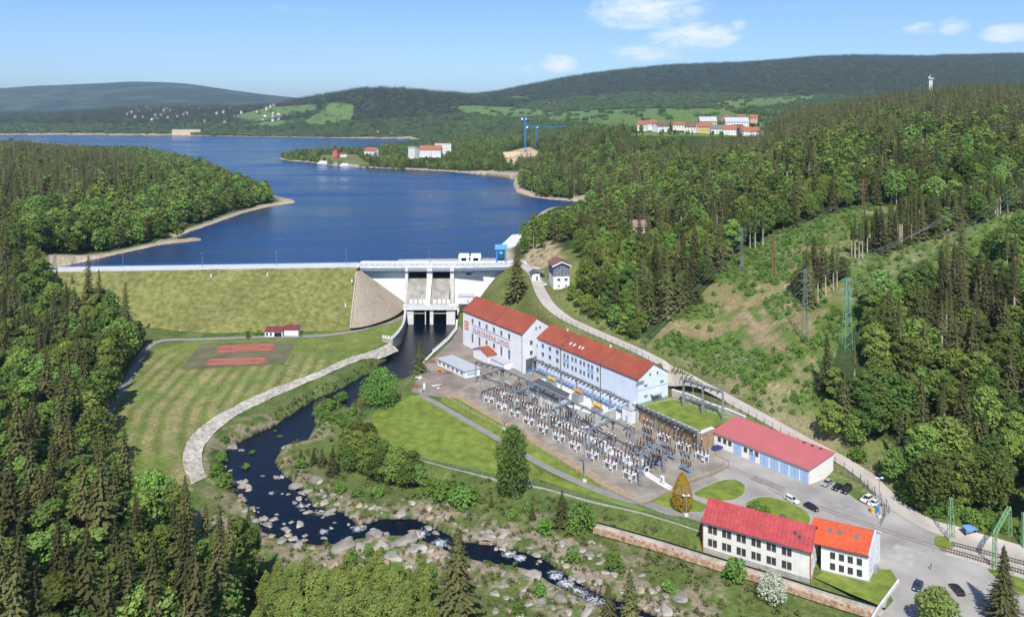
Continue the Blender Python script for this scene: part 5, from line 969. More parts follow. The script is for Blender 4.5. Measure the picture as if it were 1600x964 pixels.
# rear wing with hipped red roof
r1 = Bld('rear_wing', 'low red roofed wing behind the powerhouse, beside the service road', 'building', Vector((16, 350, 0)), Vector((12, -9, 0)), Vector((7, 7, 0)), 17.3); r1.walls(WHITE); q = MB(); R4 = [r1.w(-.6, -.6, 17.3), r1.w(r1.L + .6, -.6, 17.3), r1.w(r1.L + .6, r1.W + .6, 17.3), r1.w(-.6, r1.W + .6, 17.3)]; RR = [r1.w(4, r1.W / 2, 19.5), r1.w(r1.L - 4, r1.W / 2, 19.5)]
q.add(R4 + RR, [(0, 1, 5, 4), (2, 3, 4, 5), (1, 2, 5), (3, 0, 4), (3, 2, 1, 0)]); q.build('roof', REDROOF, r1.e); q = MB(); q.box(r1.w(7, 3, 19.6), (1.1, 1.1, 2.2)); q.build('chimney', WHITE, r1.e)
# long office wing
b = Bld('office_wing', 'long white and blue office wing with red roof behind the substation', 'building', B2P, B2A, B2B, 15.8)
b.walls(mat('pale_blue_render', (.66, .73, .82), .8, var=.05, scale=.3, detail=8), 4.6); b.groof(REDROOF, 4.6, .5, .4)
for x, nm in ((805, 'a'), (1075, 'b')): u = b.uat('F', zx(x), 12); b.panel('F', u - .12, u + .12, 0, 15.6, DGREY, .25, 'downpipe'); q = MB(); sl = 4.6 / (b.W / 2); q.hexa([b.w(u, -.5, 15.8 - sl * .5 + .3), b.w(u + .3, -.5, 15.8 - sl * .5 + .3), b.w(u + .3, b.W / 2, 20.7), b.w(u, b.W / 2, 20.7), b.w(u, -.5, 15.8 - sl * .5 + .5), b.w(u + .3, -.5, 15.8 - sl * .5 + .5), b.w(u + .3, b.W / 2, 20.95), b.w(u, b.W / 2, 20.95)]); q.build('roof_seam', DGREY, b.e)
for x in (685, 733, 783):
    u = b.uat('F', zx(x), 12)
    for z in (12.2, 8.4, 4.6): b.window('F', u, z, 1.9, 1.9)
for i, x in enumerate((842, 896, 952, 1006)):
    u = b.uat('F', zx(x), 10)
    for z in (11.9, 8.0, 4.1):
        for s_ in (-1.15, 1.15): b.window('F', u + s_, z, 1.35, 2.0)
    if i in (0, 3): b.panel('F', u - 2.1, u + 2.1, 10.1, 11.6, BLUEP, .05, 'blue_panel')
u = b.uat('F', zx(1055), 10)
for z in (11.9, 8.0, 4.1): b.window('F', u, z, 1.35, 2.0)
for x in (1115, 1133, 1150, 1168): u = b.uat('F', zx(x), 6); b.window('F', u, 5.6, .9, .9, mull=0)
b.panel('F', 0, b.L, 0, 2.2, BLUEP, .1, 'blue_plinth'); b.panel('F', 0, b.L, 15.1, 15.7, BLUEL, .12, 'eaves_band'); b.panel('R', 0, b.W, 11.2, 11.5, BLUEP, .07, 'blue_band'); b.panel('R', 0, b.W, 5.9, 6.6, BLUEP, .07, 'blue_plinth')
for x, z in ((1408, 15.9), (1458, 15.9)): b.window('R', b.uat('R', zx(x), z), z, .9, 1.3, mull=0, fm=WPAINT)
for x, z in ((1378, 12.3), (1487, 12.3), (1378, 8.2)): b.window('R', b.uat('R', zx(x), z), z, 1.9, .8, mull=1)
u = b.uat('R', zx(1440), 8); b.panel('R', u - 1.9, u + 1.9, 6.2, 8.7, GREY, .12, 'entrance'); q = MB(); q.hexa([b.pt('R', u - 2.6, 8.8, 0), b.pt('R', u + 2.6, 8.8, 0), b.pt('R', u + 2.6, 8.8, 2), b.pt('R', u - 2.6, 8.8, 2), b.pt('R', u - 2.6, 9.1, 0), b.pt('R', u + 2.6, 9.1, 0), b.pt('R', u + 2.6, 9.1, 2), b.pt('R', u - 2.6, 9.1, 2)]); q.build('entrance_canopy', LGREY, b.e)
q = MB(); q.box(tuple(b.pt('R', .9, 14.6, .25)), (3.4, .5, .9), math.atan2(B2B.y, B2B.x)); q.build('rooftop_equipment_box', GREY, b.e)
for t_ in (.305, .345, .40, .43):
    u = b.L * t_; v = 2.2; zz = 15.8 + 4.6 * v / (b.W / 2) + .34; q = MB(); q.hexa([b.w(u, v, zz), b.w(u + .9, v, zz), b.w(u + .9, v + 1.3, zz + .76), b.w(u, v + 1.3, zz + .76), b.w(u, v, zz + .12), b.w(u + .9, v, zz + .12), b.w(u + .9, v + 1.3, zz + .88), b.w(u, v + 1.3, zz + .88)]); q.build('skylight', mat('bright_skylight', (.5, .55, .6), .2, var=0), b.e)
for t_ in (.62, .18): q = MB(); q.box(b.w(b.L * t_, b.W / 2, 20.9), (.7, .7, 1.2)); q.build('chimney', CONCL, b.e)
# garage row
g = Bld('garage_block', 'long low garage block with raspberry red roof and pale blue doors', 'garage', GAP, GAA, GAB, 4.9, base=-.5)
g.walls(mat('pale_cream_render', (.78, .77, .70), .85, var=.05, scale=.3), shed=2.3); q = MB(); th = Vector((0, 0, .25)); R4 = [g.w(-.5, -.7, 4.8), g.w(g.L + .5, -.7, 4.8), g.w(g.L + .5, g.W + .4, 7.32), g.w(-.5, g.W + .4, 7.32)]; q.hexa(R4 + [v + th for v in R4]); q.build('roof', mat('faded_red_roof', (.46, .13, .13), .5, var=.05, scale=.3), g.e)
zy = lambda x: x / 4.381 + 1080
for x0, x1, h_ in ((290, 345, 3.9), (398, 440, 3.0), (472, 530, 3.9), (540, 600, 3.9), (608, 668, 3.9), (676, 738, 3.9), (748, 803, 3.9)):
    u0, u1 = g.uat('F', zy(x0), 2), g.uat('F', zy(x1), 2); d_ = g.panel('F', u0, u1, .05, h_, BLUEP, .08, 'garage_door'); g.panel('F', (u0 + u1) / 2 - .05, (u0 + u1) / 2 + .05, .1, h_ - .1, BLUEL, .1, 'door_joint', d_); q = MB()
for x in (193, 230, 265, 372, 410, 448): g.window('F', g.uat('F', zy(x), 3), 2.3, 1.2, 1.4, fm=WFD)
g.panel('F', 0, .5 * 1, -.2, .6, CONC, .06, 'plinth'); q = MB()
for t_ in (.74, .82, .9): q.box(g.w(g.L * t_, g.W * .93, 7.6), (.9, .5, .5))
q.build('roof_vents', DGREY, g.e)
# two office houses by the river
o1p = P(1098, 858.8, -1); o = Bld('office_house', 'two storey cream office house with crimson seamed roof and paired windows', 'house', o1p, Vector((23.9, -14.1, 0)), Vector((6, 9.8, 0)), 8.1, base=-3)
o.walls(CREAM, 3.4); o.groof(REDR2, 3.4, .6, .15); o.panel('F', 0, o.L, -2, .95, CONC, .1, 'plinth'); o.panel('R', 0, o.W, -2, .95, CONC, .1, 'plinth')
zz6 = lambda x: x / 4.706 + 1080
for x in (140, 175, 243, 279, 350, 387, 459, 497, 571, 608, 683, 722):
    u = o.uat('F', zz6(x), 5)
    for z in (1.85, 5.3): o.window('F', u, z, 1.0, 1.75, fm=WFD, mull=1, t=.09)
for x in (175, 283, 387, 495, 608, 722, 840): o.window('F', o.uat('F', zz6(x), 0), .2, .9, .45, fm=CONC, gm=BLACK, name='basement_window', mull=0)
for k in range(5): o.window('R', 1.2 + k * .9 if k < 2 else 1.2 + k * 1.6, 5.3 if k % 2 else 1.9, .8, 1.6, mull=1)
o.panel('F', -.02, .18, -1, 7.9, REDROOF, .15, 'downpipe'); o.panel('F', o.L - .2, o.L, -1, 7.9, REDROOF, .15, 'downpipe'); o.panel('F', -.5, o.L + .2, 7.55, 7.85, DGREY, .75, 'gutter')
q = MB()
for r_ in range(2):
    for k in range(26): v = 1.0 + r_ * 1.3; q.box(o.w(.6 + k * 1.05, v, 8.1 + 3.4 * v / (o.W / 2) + .42), (.12, .12, .16))
q.build('snow_guards', DGREY, o.e)
for u, v in ((o.L - 4.2, 2.6), (o.L - 3.0, 2.0)): q = MB(); q.box(o.w(u, v, 8.1 + 3.4 * v / (o.W / 2) + .5), (.7, .6, .7)); q.build('roof_vent', DGREY, o.e)
q = MB(); 
for k in (0, 1): v = 3.4 / (o.W / 2); t0, t1 = (-.6, o.W / 2) if k == 0 else (o.W + .6, o.W / 2); q.bar(o.w(o.L + .25, t0, 8.1 - v * .6 + .2), o.w(o.L + .25, t1, 11.5 + .25), .35)
q.build('bargeboard', REDR2, o.e)
o2 = Bld('office_house', 'two storey white office house with bright orange tiled roof and three skylights', 'house', P(1283, 894, -.5), Vector((9.8, -4.7, 0)) * 1.02, Vector((7.8, 9.8, 0)), 7.5, base=-2); o2.walls(WHITE, 3.0); o2.groof(ORROOF, 3.0, .5, .1, u0=-3.6)
o2.panel('F', 0, o2.L, -1, .9, CONC, .08, 'plinth'); o2.panel('F', 0, o2.L, 6.95, 7.2, DGREY, .6, 'gutter'); o2.panel('F', 0, o2.L, 6.2, 6.4, CREAM, .12, 'cornice')
for x in (1040, 1105, 1170, 1237):
    u = o2.uat('F', zz6(x), 4)
    for z in (1.6, 4.4): o2.window('F', u, z, 1.15, 1.5, fm=WFD, t=.1)
for u, v in ((.8, 3.1), (3.1, 3.1), (7.2, 2.9)):
    zz = 7.5 + 3.0 * v / (o2.W / 2) + .33; sl = 3.0 / (o2.W / 2); q = MB(); q.hexa([o2.w(u, v, zz), o2.w(u + .85, v, zz), o2.w(u + .85, v + 1.3, zz + sl * 1.3), o2.w(u, v + 1.3, zz + sl * 1.3), o2.w(u, v, zz + .1), o2.w(u + .85, v, zz + .1), o2.w(u + .85, v + 1.3, zz + sl * 1.3 + .1), o2.w(u, v + 1.3, zz + sl * 1.3 + .1)]); q.build('skylight', mat('grey_skylight', (.12, .15, .18), .3, var=0), o2.e)
o2.panel('R', 5, 6.6, -.2, 2.2, GREY, .9, 'entrance_porch')
for z in (1.6, 4.4): o2.window('R', 2.5, z, 1, 1.4); o2.window('R', 9, z, 1, 1.4)
q = MB()
for k in (0, 1): v = 3.0 / (o2.W / 2); t0, t1 = (-.5, o2.W / 2) if k == 0 else (o2.W + .5, o2.W / 2); q.bar(o2.w(o2.L + .2, t0, 7.5 - v * .5 + .2), o2.w(o2.L + .2, t1, 10.5 + .25), .3)
q.build('bargeboard', WHITE, o2.e)
# grey roofed shed in the yard
c1 = P(683.6, 559.7, 3.2); c1.z = 0; sh = Bld('workshop_shed', 'long low white shed with light grey flat roof in the powerhouse yard', 'shed', c1, Vector((14.2, -17.7, 0)), Vector((6.5, 3.8, 0)), 3.0, base=-.3); sh.walls(WHITE); R4 = [sh.w(-.4, -.5, 3.02), sh.w(sh.L + .4, -.5, 3.02), sh.w(sh.L + .4, sh.W + .4, 3.3), sh.w(-.4, sh.W + .4, 3.3)]; q = MB(); q.hexa(R4 + [v + Vector((0, 0, .25)) for v in R4]); q.build('roof', LGREY, sh.e)
for k in range(6): sh.window('F', 2 + k * 3.6, 1.1, 1.8, 1.2, mull=1)
sh.panel('R', 1, 6, 1.0, 2.2, BLUEP, .06, 'blue_door')
# service building with dark roof and the transformer yard
c1 = P(824.7, 599.4, 6.5); c1.z = 0; sv = Bld('switchgear_building', 'white switchgear building with dark grey flat roof behind the substation', 'building', c1, Vector((11.2, -16.4, 0)), Vector((5.0, 5.4, 0)), 6.0, base=-.3); sv.walls(mat('light_rendered_wall', (.58, .60, .58), .85, var=.08, scale=.4)); R4 = [sv.w(-.4, -.6, 6.02), sv.w(sv.L + .6, -.6, 6.02), sv.w(sv.L + .6, sv.W + .4, 6.3), sv.w(-.4, sv.W + .4, 6.3)]; q = MB(); q.hexa(R4 + [v + Vector((0, 0, .3)) for v in R4]); q.build('roof', DGREY, sv.e)
for k in range(7): sv.panel('F', 1 + k * 2.7, 1.4 + k * 2.7, 0, 5.9, CONCL, .25, 'pilaster')
# ---- cars, person
def prism_y(q, prof, y0, y1, m=0, inset=0):
    n_ = len(prof); p = [(x, y0, z) for x, z in prof] + [(x, y1, z) for x, z in prof]; q.add(p, [tuple(range(n_)), tuple(range(2 * n_ - 1, n_ - 1, -1))] + [(i, n_ + i, n_ + (i + 1) % n_, (i + 1) % n_) for i in range(n_)], m)
CARG = mat('car_glass', (.02, .025, .03), .08, var=0, spec=.7); TYRE = mat('tyre', (.02, .02, .02), .9, var=0); HUB = mat('wheel_rim', (.45, .46, .48), .35, metal=.8, var=0); LAMP = mat('lamp_lens', (.75, .75, .72), .2, var=0); TAIL = mat('tail_lens', (.4, .02, .02), .3, var=0)
def car(rear, front, paint, label, style='hatch', z=None, L=4.4, name='parked_car'):
    a, b_ = Vector(rear), Vector(front); mid = (a + b_) / 2; d = b_ - a; rz = math.atan2(d.y, d.x); zz = mid.z if z is None else z
    e = empty(name, (mid.x, mid.y, zz), rz, label, 'car', 'parked cars'); h = {'hatch': 1.46, 'suv': 1.65, 'van': 1.9, 'wagon': 1.5}[style]; W = 1.8 if style != 'van' else 1.92; l = L / 2
    q = MB(); prof = [(-l, .32), (-l, .82), (-l + .15, .98), (l - 1.15, .98), (l - .25, .78), (l, .62), (l, .32), (l - .2, .22), (-l + .2, .22)]
    for y0, y1, gx in ((-W / 2, -W / 2 + .12, .06), (-W / 2 + .12, W / 2 - .12, 0), (W / 2 - .12, W / 2, .06)): prism_y(q, [(x * (1 - gx * .5), z_ - (gx * .4 if z_ > .5 else 0)) for x, z_ in prof], y0, y1)
    bx0 = -l + (.15 if style in ('wagon', 'suv', 'van') else .5); bx1 = l - (1.2 if style != 'van' else .75); tx0 = bx0 + .28; tx1 = bx1 - (.85 if style != 'van' else .6); w0, w1 = W / 2 - .08, W / 2 - .28
    q.hexa([(tx0, -w1, h - .05), (tx1, -w1, h - .05), (tx1, w1, h - .05), (tx0, w1, h - .05), (tx0 + .05, -w1 + .06, h), (tx1 - .08, -w1 + .06, h), (tx1 - .08, w1 - .06, h), (tx0 + .05, w1 - .06, h)])
    for sy in (-1, 1):
        q.bar((bx1, sy * (w0 - .02), .97), (tx1, sy * w1, h - .03), .09); q.bar((bx0, sy * (w0 - .02), .97), (tx0, sy * w1, h - .03), .14); q.bar(((tx0 + tx1) / 2, sy * w0, .97), ((tx0 + tx1) / 2, sy * (w1 + .01), h - .04), .08)
    q.build('body', paint, e)
    q = MB(); q.hexa([(bx0, -w0, .95), (bx1, -w0, .95), (bx1, w0, .95), (bx0, w0, .95), (tx0, -w1, h - .055), (tx1, -w1, h - .055), (tx1, w1, h - .055), (tx0, w1, h - .055)]); q.build('windows', CARG, e)
    for wx in (-l + .82, l - .85):
        for sy in (-1, 1):
            q = MB(); q.cone((wx, sy * (W / 2 - .2), .33), (wx, sy * (W / 2 + .02), .33), .33, .33, 14); wo = q.build('wheel', TYRE, e); q = MB(); q.cone((wx, sy * (W / 2), .33), (wx, sy * (W / 2 + .03), .33), .2, .2, 10); q.build('rim', HUB, wo)
    for sy in (-1, 1):
        q = MB(); q.box((l - .06, sy * (W / 2 - .32), .66), (.16, .42, .16)); q.build('headlight', LAMP, e); q = MB(); q.box((-l + .02, sy * (W / 2 - .22), .82), (.1, .26, .22)); q.build('tail_light', TAIL, e)
    return e
def cp(n_, c, me=.1): return mat(n_, c, .3, metal=me, var=0, spec=.6)
CW, CS, CB, CBL, CDB = cp('white_car_paint', (.78, .78, .78)), cp('silver_car_paint', (.42, .44, .46), .5), cp('black_car_paint', (.02, .02, .025)), cp('blue_car_paint', (.02, .05, .30)), cp('dark_blue_car_paint', (.04, .05, .09))
def pp(x, y, z=.1): return P(x, y, z)
car(pp(1114, 704), pp(1128, 699), CBL, 'bright blue car parked at the left end of the garage block')
car(pp(1299, 753), pp(1285, 761), CS, 'silver estate car beside the end wall of the garage block', 'wagon')
car(pp(1315, 759), pp(1301, 768), CB, 'small black car between the silver car and the black van', 'hatch', L=4.1)
car(pp(1330, 761), pp(1315, 774), CB, 'large black van parked in the row by the garage', 'van', L=4.9)
car(pp(1363, 778), pp(1346, 786), CW, 'white sport utility car beside the fence near the gate', 'suv', L=4.5)
car(pp(1373, 785), pp(1357, 793), CW, 'white hatchback beside the yellow and blue bins', 'hatch', L=4.1)
car(pp(1228, 778), pp(1247, 788), CW, 'white estate car by the lawn edge next to the tracks', 'wagon', L=4.7)
car(pp(1259, 790), pp(1277, 799), CB, 'black car behind the orange roofed office house', 'hatch')
car(pp(1437, 912), pp(1432, 925), CDB, 'dark blue car half hidden behind the bright green tree at the junction')
car(pp(1502, 931), pp(1489, 916), CB, 'black hatchback on the road beside the bright green tree', 'hatch', L=4.4)
def car2(px, py, z, paint, label, L=4.3, ang=(.3, -1)):
    p = P(px, py, z); d = Vector((ang[0], ang[1], 0)).normalized() * 2; p.z = hz(p.x, p.y) + .2; car(p - d, p + d, paint, label, 'hatch')
car2(850, 443, 27.3, CW, 'white car driving on the service road below the grey gabled house')
car2(838, 421, 28, CW, 'white car parked closest to the small black roofed hut', ang=(1, -.3)); car2(843, 427, 27.8, CS, 'silver car parked on the forecourt in front of the gabled house', ang=(1, -.2)); car2(846, 433, 27.6, CB, 'black car parked at the corner of the gabled house', ang=(1, -.3))
car2(50, 427, 28, CW, 'white car at the left end of the dam crest', ang=(1, 0))
# person standing on the junction
def person(p, rz, label, top, legs):
    me = bpy.data.meshes.new('person'); J = [((0, 0, .92), .15), ((0, 0, 1.12), .13), ((0, 0, 1.38), .17), ((0, 0, 1.5), .06), ((0, .02, 1.62), .095), ((0, .02, 1.72), .085), ((.09, 0, .88), .1), ((.11, .1, .48), .065), ((.11, 0, .07), .045), ((.11, .16, .04), .04), ((-.09, 0, .88), .1), ((-.11, -.04, .48), .065), ((-.11, -.2, .09), .045), ((-.11, -.08, .03), .04),
         ((.2, 0, 1.4), .06), ((.27, .03, 1.13), .045), ((.27, .16, .9), .032), ((-.2, 0, 1.4), .06), ((-.27, -.03, 1.13), .045), ((-.27, .1, .9), .032)]
    E = [(0, 1), (1, 2), (2, 3), (3, 4), (4, 5), (0, 6), (6, 7), (7, 8), (8, 9), (0, 10), (10, 11), (11, 12), (12, 13), (2, 14), (14, 15), (15, 16), (2, 17), (17, 18), (18, 19)]
    me.from_pydata([j[0] for j in J], E, []); o = link(bpy.data.objects.new('person', me)); md = o.modifiers.new('skin', 'SKIN'); sv_ = me.skin_vertices[0].data
    for i, j in enumerate(J): sv_[i].radius = (j[1], j[1])
    sv_[0].use_root = True; o.modifiers.new('sub', 'SUBSURF').levels = 1; dg_ = bpy.context.evaluated_depsgraph_get(); m2 = bpy.data.meshes.new_from_object(o.evaluated_get(dg_)); bpy.data.objects.remove(o)
    m2.materials.clear(); SK = mat('skin', (.5, .3, .22), .6, var=0); [m2.materials.append(x) for x in (SK, top, legs)]
    for f in m2.polygons:
        c_ = f.center; f.material_index = 1 if (c_.z > .98 and c_.z < 1.5 and not (abs(c_.x) > .2 and c_.z < 1.12)) else (2 if c_.z <= .98 and c_.z > .45 and abs(c_.x) < .22 else 0)
    o = link(bpy.data.objects.new('person', m2)); o.location = p; o.rotation_euler = (0, 0, rz); tag(o, label, 'person')
    q = MB(); q.cone((0, .0, 1.66), (0, 0, 1.78), .1, .06, 10); q.build('hair', mat('brown_hair', (.06, .035, .02), .8, var=0), o); return o
person(P(1455, 890, .05), .6, 'person in a dark top and shorts walking across the junction', mat('dark_shirt', (.05, .05, .07), .9, var=0), mat('grey_shorts', (.25, .25, .27), .9, var=0))
# ---------------------------------------------------------------- terrace with stone retaining wall
T6 = 6.03; q = MB(); q.add([(p.x, p.y, T6) for p in TERR], [tuple(range(len(TERR)))]); o = q.build('terrace_lawn', LAWNM); o.data.flip_normals() if o.data.polygons[0].normal.z < 0 else None; tag(o, kind='structure')
wallrun('retaining_wall', [Vector((TERR[0].x - 1.5, TERR[0].y + 1.5, 6)), TERR[1], TERR[2] + Vector((.3, .2, 0))], -.6, 1.2, BRICK, 'tall brown stone retaining wall between the substation and the terrace lawn')
strip('terrace_path', [P(1044, 626, 6), P(1062, 622, 6), P(1085, 632, 6), P(1112, 645, 6), P(1138, 655, 6)], 1.8, PATHM, 6.1, follow=False) if False else None
q = MB(); L_ = [P(1000, 636, 6), P(1050, 623, 6), P(1070, 627, 6), P(1100, 640, 6), P(1142, 654, 6)]
for a, b in zip(L_, L_[1:]): q.bar(a + Vector((0, 0, .1)), b + Vector((0, 0, .1)), .25, m=0)
tag(q.build('kerb_strip', CONC), kind='structure')
wallrun('retaining_wall', [P(1050, 609, 8.6), P(1075, 616, 8.4), P(1105, 629, 8.0), P(1140, 641, 7.6), P(1165, 652, 7.2)], 4, .6, CONC, 'low grey stone wall above the terrace lawn below the service road')

# ---------------------------------------------------------------- substation
SA = P(764, 629.5); SB = P(983.5, 749); s1 = (SB - SA).normalized(); s2 = Vector((-s1.y, s1.x, 0)); s2 = s2 if s2.y > 0 else -s2; SRZ = math.atan2(s1.y, s1.x); BAY = (SB - SA).length / 9
s2 = (P(840, 590) - P(735, 628)).normalized()
def sp(u, v): p = SA + s1 * (u * BAY) + s2 * v; return p
def insul(mb, x, y, z, h, r=.16, m=0, n=6):
    mb.cone((x, y, z), (x, y, z + h), r, r * .8, n, m)
    for k in range(4): mb.cone((x, y, z + h * (k + .5) / 4.5), (x, y, z + h * (k + .7) / 4.5), r * 1.6, r * 1.6, n, m)
def insulm(h, r=.16):
    q = MB(); insul(q, 0, 0, 0, h, r); o = q.build('insulator', INSUL); me = o.data; bpy.data.objects.remove(o); return me
I2, I3 = insulm(1.9), insulm(2.6, .2)
def disconnector(wide=3.8, fm=WPAINT):
    e = empty('disconnector_switch'); q = MB(); w_ = wide / 2
    for x in (-w_, w_):
        for y in (-1, 1): q.bar((x, y, 0), (x, y, 2.3), .2)
        q.bar((x, -1, 2.2), (x, 1, 2.2), .25)
    for y in (-1, 0, 1): q.bar((-w_ - .3, y, 2.4), (w_ + .3, y, 2.4), .3)
    q.box((w_ * .6, -1.1, 1.2), (.6, .4, .8)); q.build('frame', fm, e)
    for x in (-w_ + .2, 0, w_ - .2):
        for y in (-.9, .9): o = link(bpy.data.objects.new('insulator', I2), e); o.location = (x, y, 2.5)
    q = MB()
    for x in (-w_ + .2, 0, w_ - .2): q.bar((x, -1.0, 4.4), (x, 1.0, 4.4), .12)
    q.build('contact_arm', GREY, e); return e
def postset(n=3, gap=1.6, h=2.2, fm=GREY):
    e = empty('instrument_transformer_set'); q = MB()
    for k in range(n): x = (k - (n - 1) / 2) * gap; q.bar((x, 0, 0), (x, 0, h), .3); q.box((x, 0, h + .2), (.7, .7, .5))
    q.build('pedestal', fm, e)
    for k in range(n): o = link(bpy.data.objects.new('insulator', I3), e); o.location = ((k - (n - 1) / 2) * gap, 0, h + .4)
    hm = None
    for k in range(n):
        x = (k - (n - 1) / 2) * gap; o = MB().cone((0, 0, 0), (0, 0, .3), .24, .18, 8).build('head', WPAINT, e) if hm is None else link(bpy.data.objects.new('head', hm), e); hm = o.data; o.location = (x, 0, h + 3)
    return e
def breaker():
    e = empty('circuit_breaker'); q = MB(); q.box((0, 0, .9), (4.6, 1.1, .3)); q.box((-2, 0, .45), (.3, 1, .9)); q.box((2, 0, .45), (.3, 1, .9)); q.box((0, -.2, 1.6), (1.2, .8, 1.2))
    for k in (-1, 0, 1): q.cone((k * 1.5, -.3, 1.3), (k * 1.5, 1.0, 1.3), .45, .45, 10)
    q.build('frame', mat('blue_grey_steel', (.20, .27, .34), .5, var=.1), e)
    for k in (-1, 0, 1):
        for y in (-.1, .8): o = link(bpy.data.objects.new('insulator', I2), e); o.location = (k * 1.5, y, 1.7)
    return e
def bay_label(kind, u, v):
    col_ = 'left' 
    return kind
ROWS = [(0, 'd', 'white disconnector switch in the front row of the substation', 'front row disconnectors', 1), (4.2, 'p', 'brown insulator posts on pedestals behind the front row of disconnectors', 'front instrument posts', 1), (7.2, 'd', 'white disconnector switch in the second row of the substation', 'second row disconnectors', 1), (11, 'p', 'brown insulator posts between the second disconnector row and the grey breakers', 'middle instrument posts', .8),
        (14.5, 'b', 'blue grey circuit breaker in the middle of the substation', 'circuit breakers', .9), (18, 'g', 'grey disconnector switch before the switchgear building wall', 'grey disconnectors', .9)]
proto = {}
def unit(kind, loc, label, grp):
    if kind not in proto:
        e = {'d': lambda: disconnector(), 'g': lambda: disconnector(3.4, GREY), 'p': postset, 'b': breaker}[kind](); proto[kind] = e
    else: e = copy_tree(proto[kind])
    e.location = (loc.x, loc.y, .05); e.rotation_euler = (0, 0, SRZ + rnd.uniform(-.02, .02)); tag(e, label, {'d': 'disconnector', 'g': 'disconnector', 'p': 'insulator posts', 'b': 'circuit breaker'}[kind], grp)
svp = [tuple(sv.p0 + sv.w(u, t, 0))[:2] for u, t in ((-1, -1.5), (sv.L + 1, -1.5), (sv.L + 1, sv.W + 2), (-1, sv.W + 2))]
tryd = [(p.x, p.y) for p in (sv.p0 + sv.w(sv.L, -1.5, 0), P(936, 669), P(975, 650), P(880, 590))]
for v, kd, lb, gp, dens in ROWS:
    for i in range(10):
        loc = sp(i, v)
        if inpoly(svp, np.array([loc.x]), np.array([loc.y]))[0] or inpoly(tryd, np.array([loc.x]), np.array([loc.y]))[0] or (v > 10 and i in (6, 7) and kd != 'p'): continue
        unit(kd, loc, lb, gp)
for u, v, kd in ((9.1, 22, 'b'), (10.1, 19, 'b'), (8.0, 22.5, 'b'), (11.3, 20, 'b'), (7.6, 26, 'p'), (8.6, 26, 'p'), (9.6, 26, 'p'), (10.6, 25.5, 'p'), (11.6, 25, 'p'), (8.1, 30, 'd'), (9.1, 30, 'd'), (10.1, 29.5, 'd'), (11.1, 29, 'd'), (7.2, 30, 'p'), (8.6, 33.5, 'p'), (9.6, 33.5, 'p'), (10.6, 33, 'p'), (12, 23.5, 'd'), (7, 22, 'p')):
    pq = proj(*sp(u, v)); 
    if not inpoly([(700, 600), (1085, 690), (1112, 722), (1010, 778)], np.array([pq[0]]), np.array([pq[1]]))[0]: continue
    unit(kd, sp(u, v), {'b': 'blue grey circuit breaker on the gravel before the stone retaining wall', 'p': 'brown insulator posts under the stone retaining wall', 'd': 'white disconnector switch under the stone retaining wall'}[kd], {'b': 'right hand circuit breakers', 'p': 'right hand instrument posts', 'd': 'right hand disconnectors'}[kd])
def lattice(q, a, b, w0, w1, t=.08, n=8, m=0):
    a, b = Vector(a), Vector(b); d = (b - a).normalized(); up = Vector((0, 0, 1)) if abs(d.z) < .9 else Vector((1, 0, 0)); x = d.cross(up).normalized(); y = x.cross(d)
    c = lambda f, i, j: a.lerp(b, f) + x * (i * (w0 + (w1 - w0) * f) / 2) + y * (j * (w0 + (w1 - w0) * f) / 2); S4 = ((-1, -1), (1, -1), (1, 1), (-1, 1))
    for i, j in S4: q.bar(c(0, i, j), c(1, i, j), t * 1.5, m=m)
    for k in range(n):
        for s in range(4):
            i0, j0 = S4[s]; i1, j1 = S4[(s + 1) % 4]; f0, f1 = k / n, (k + 1) / n
            q.bar(c(f0, i0, j0), c(f1, i1, j1), t, m=m) if (k + s) % 2 else q.bar(c(f0, i1, j1), c(f1, i0, j0), t, m=m)
def gantry(pa, pb, h, label, grp='substation gantries', posts=2, m=GREY, string=4, zb=0.0):
    e = empty('steel_gantry', pa, 0, label, 'gantry', grp); d = pb - pa; d.z = 0
    for k in range(posts): q = MB(); p = d * (k / (posts - 1)); lattice(q, p + Vector((0, 0, zb)), p + Vector((0, 0, h)), .8, .5, .07, 7, 0); q.bar(p + Vector((0, 0, zb)), p + Vector((0, 0, h)), .28); q.build('post', m, e)
    q = MB(); lattice(q, Vector((0, 0, h)), d + Vector((0, 0, h)), .7, .7, .09, max(4, int(d.length / 1.2))); q.bar(Vector((0, 0, h)), d + Vector((0, 0, h)), .2); q.build('beam', m, e)
    dn_ = d.normalized(); sd = Vector((-dn_.y, dn_.x, 0))
    for k in range(string):
        f = (k + .5) / string; q = MB(); p = d * f + Vector((0, 0, h)); q.cone(p + sd * .4, p + sd * 1.9 - Vector((0, 0, .5)), .2, .2, 6); q.cone(p - sd * .4, p - sd * 1.9 - Vector((0, 0, .5)), .2, .2, 6); q.build('insulator_string', BLACK, e)
    return e
for i, u in enumerate((-.6, 2.05, 4.5, 6.9, 9.6)): gantry(sp(u, -.8), sp(u, 12.5), 9.6, ['steel gantry at the left end of the substation', 'second steel gantry from the left end of the substation', 'middle steel gantry across the substation rows', 'steel gantry beyond the tall floodlight mast', 'steel gantry at the right end beside the golden conifer'][i])
gantry(sp(-.8, 12.6), sp(8, 12.6), 9.2, 'long steel gantry running the length of the substation', posts=5, string=14)
gantry(Vector((TERR[0].x - 1, TERR[0].y - 2.0, 0)), Vector((TERR[1].x - 1.2, TERR[1].y - 1.8, 0)), 7.0, 'steel gantry standing along the stone retaining wall', posts=4, string=12)
gantry(B2P + B2A * .02 + Vector((-3, -3, 0)), B2P + B2A * .97 + Vector((-3, -3, 0)), 7.6, 'steel busbar gantry along the front of the blue and white office wing', posts=7, string=26)
gantry(P(1068, 636, 6), P(1129.5, 657.5, 6), 10.5, 'three legged steel gantry on the terrace lawn', posts=3, string=6)
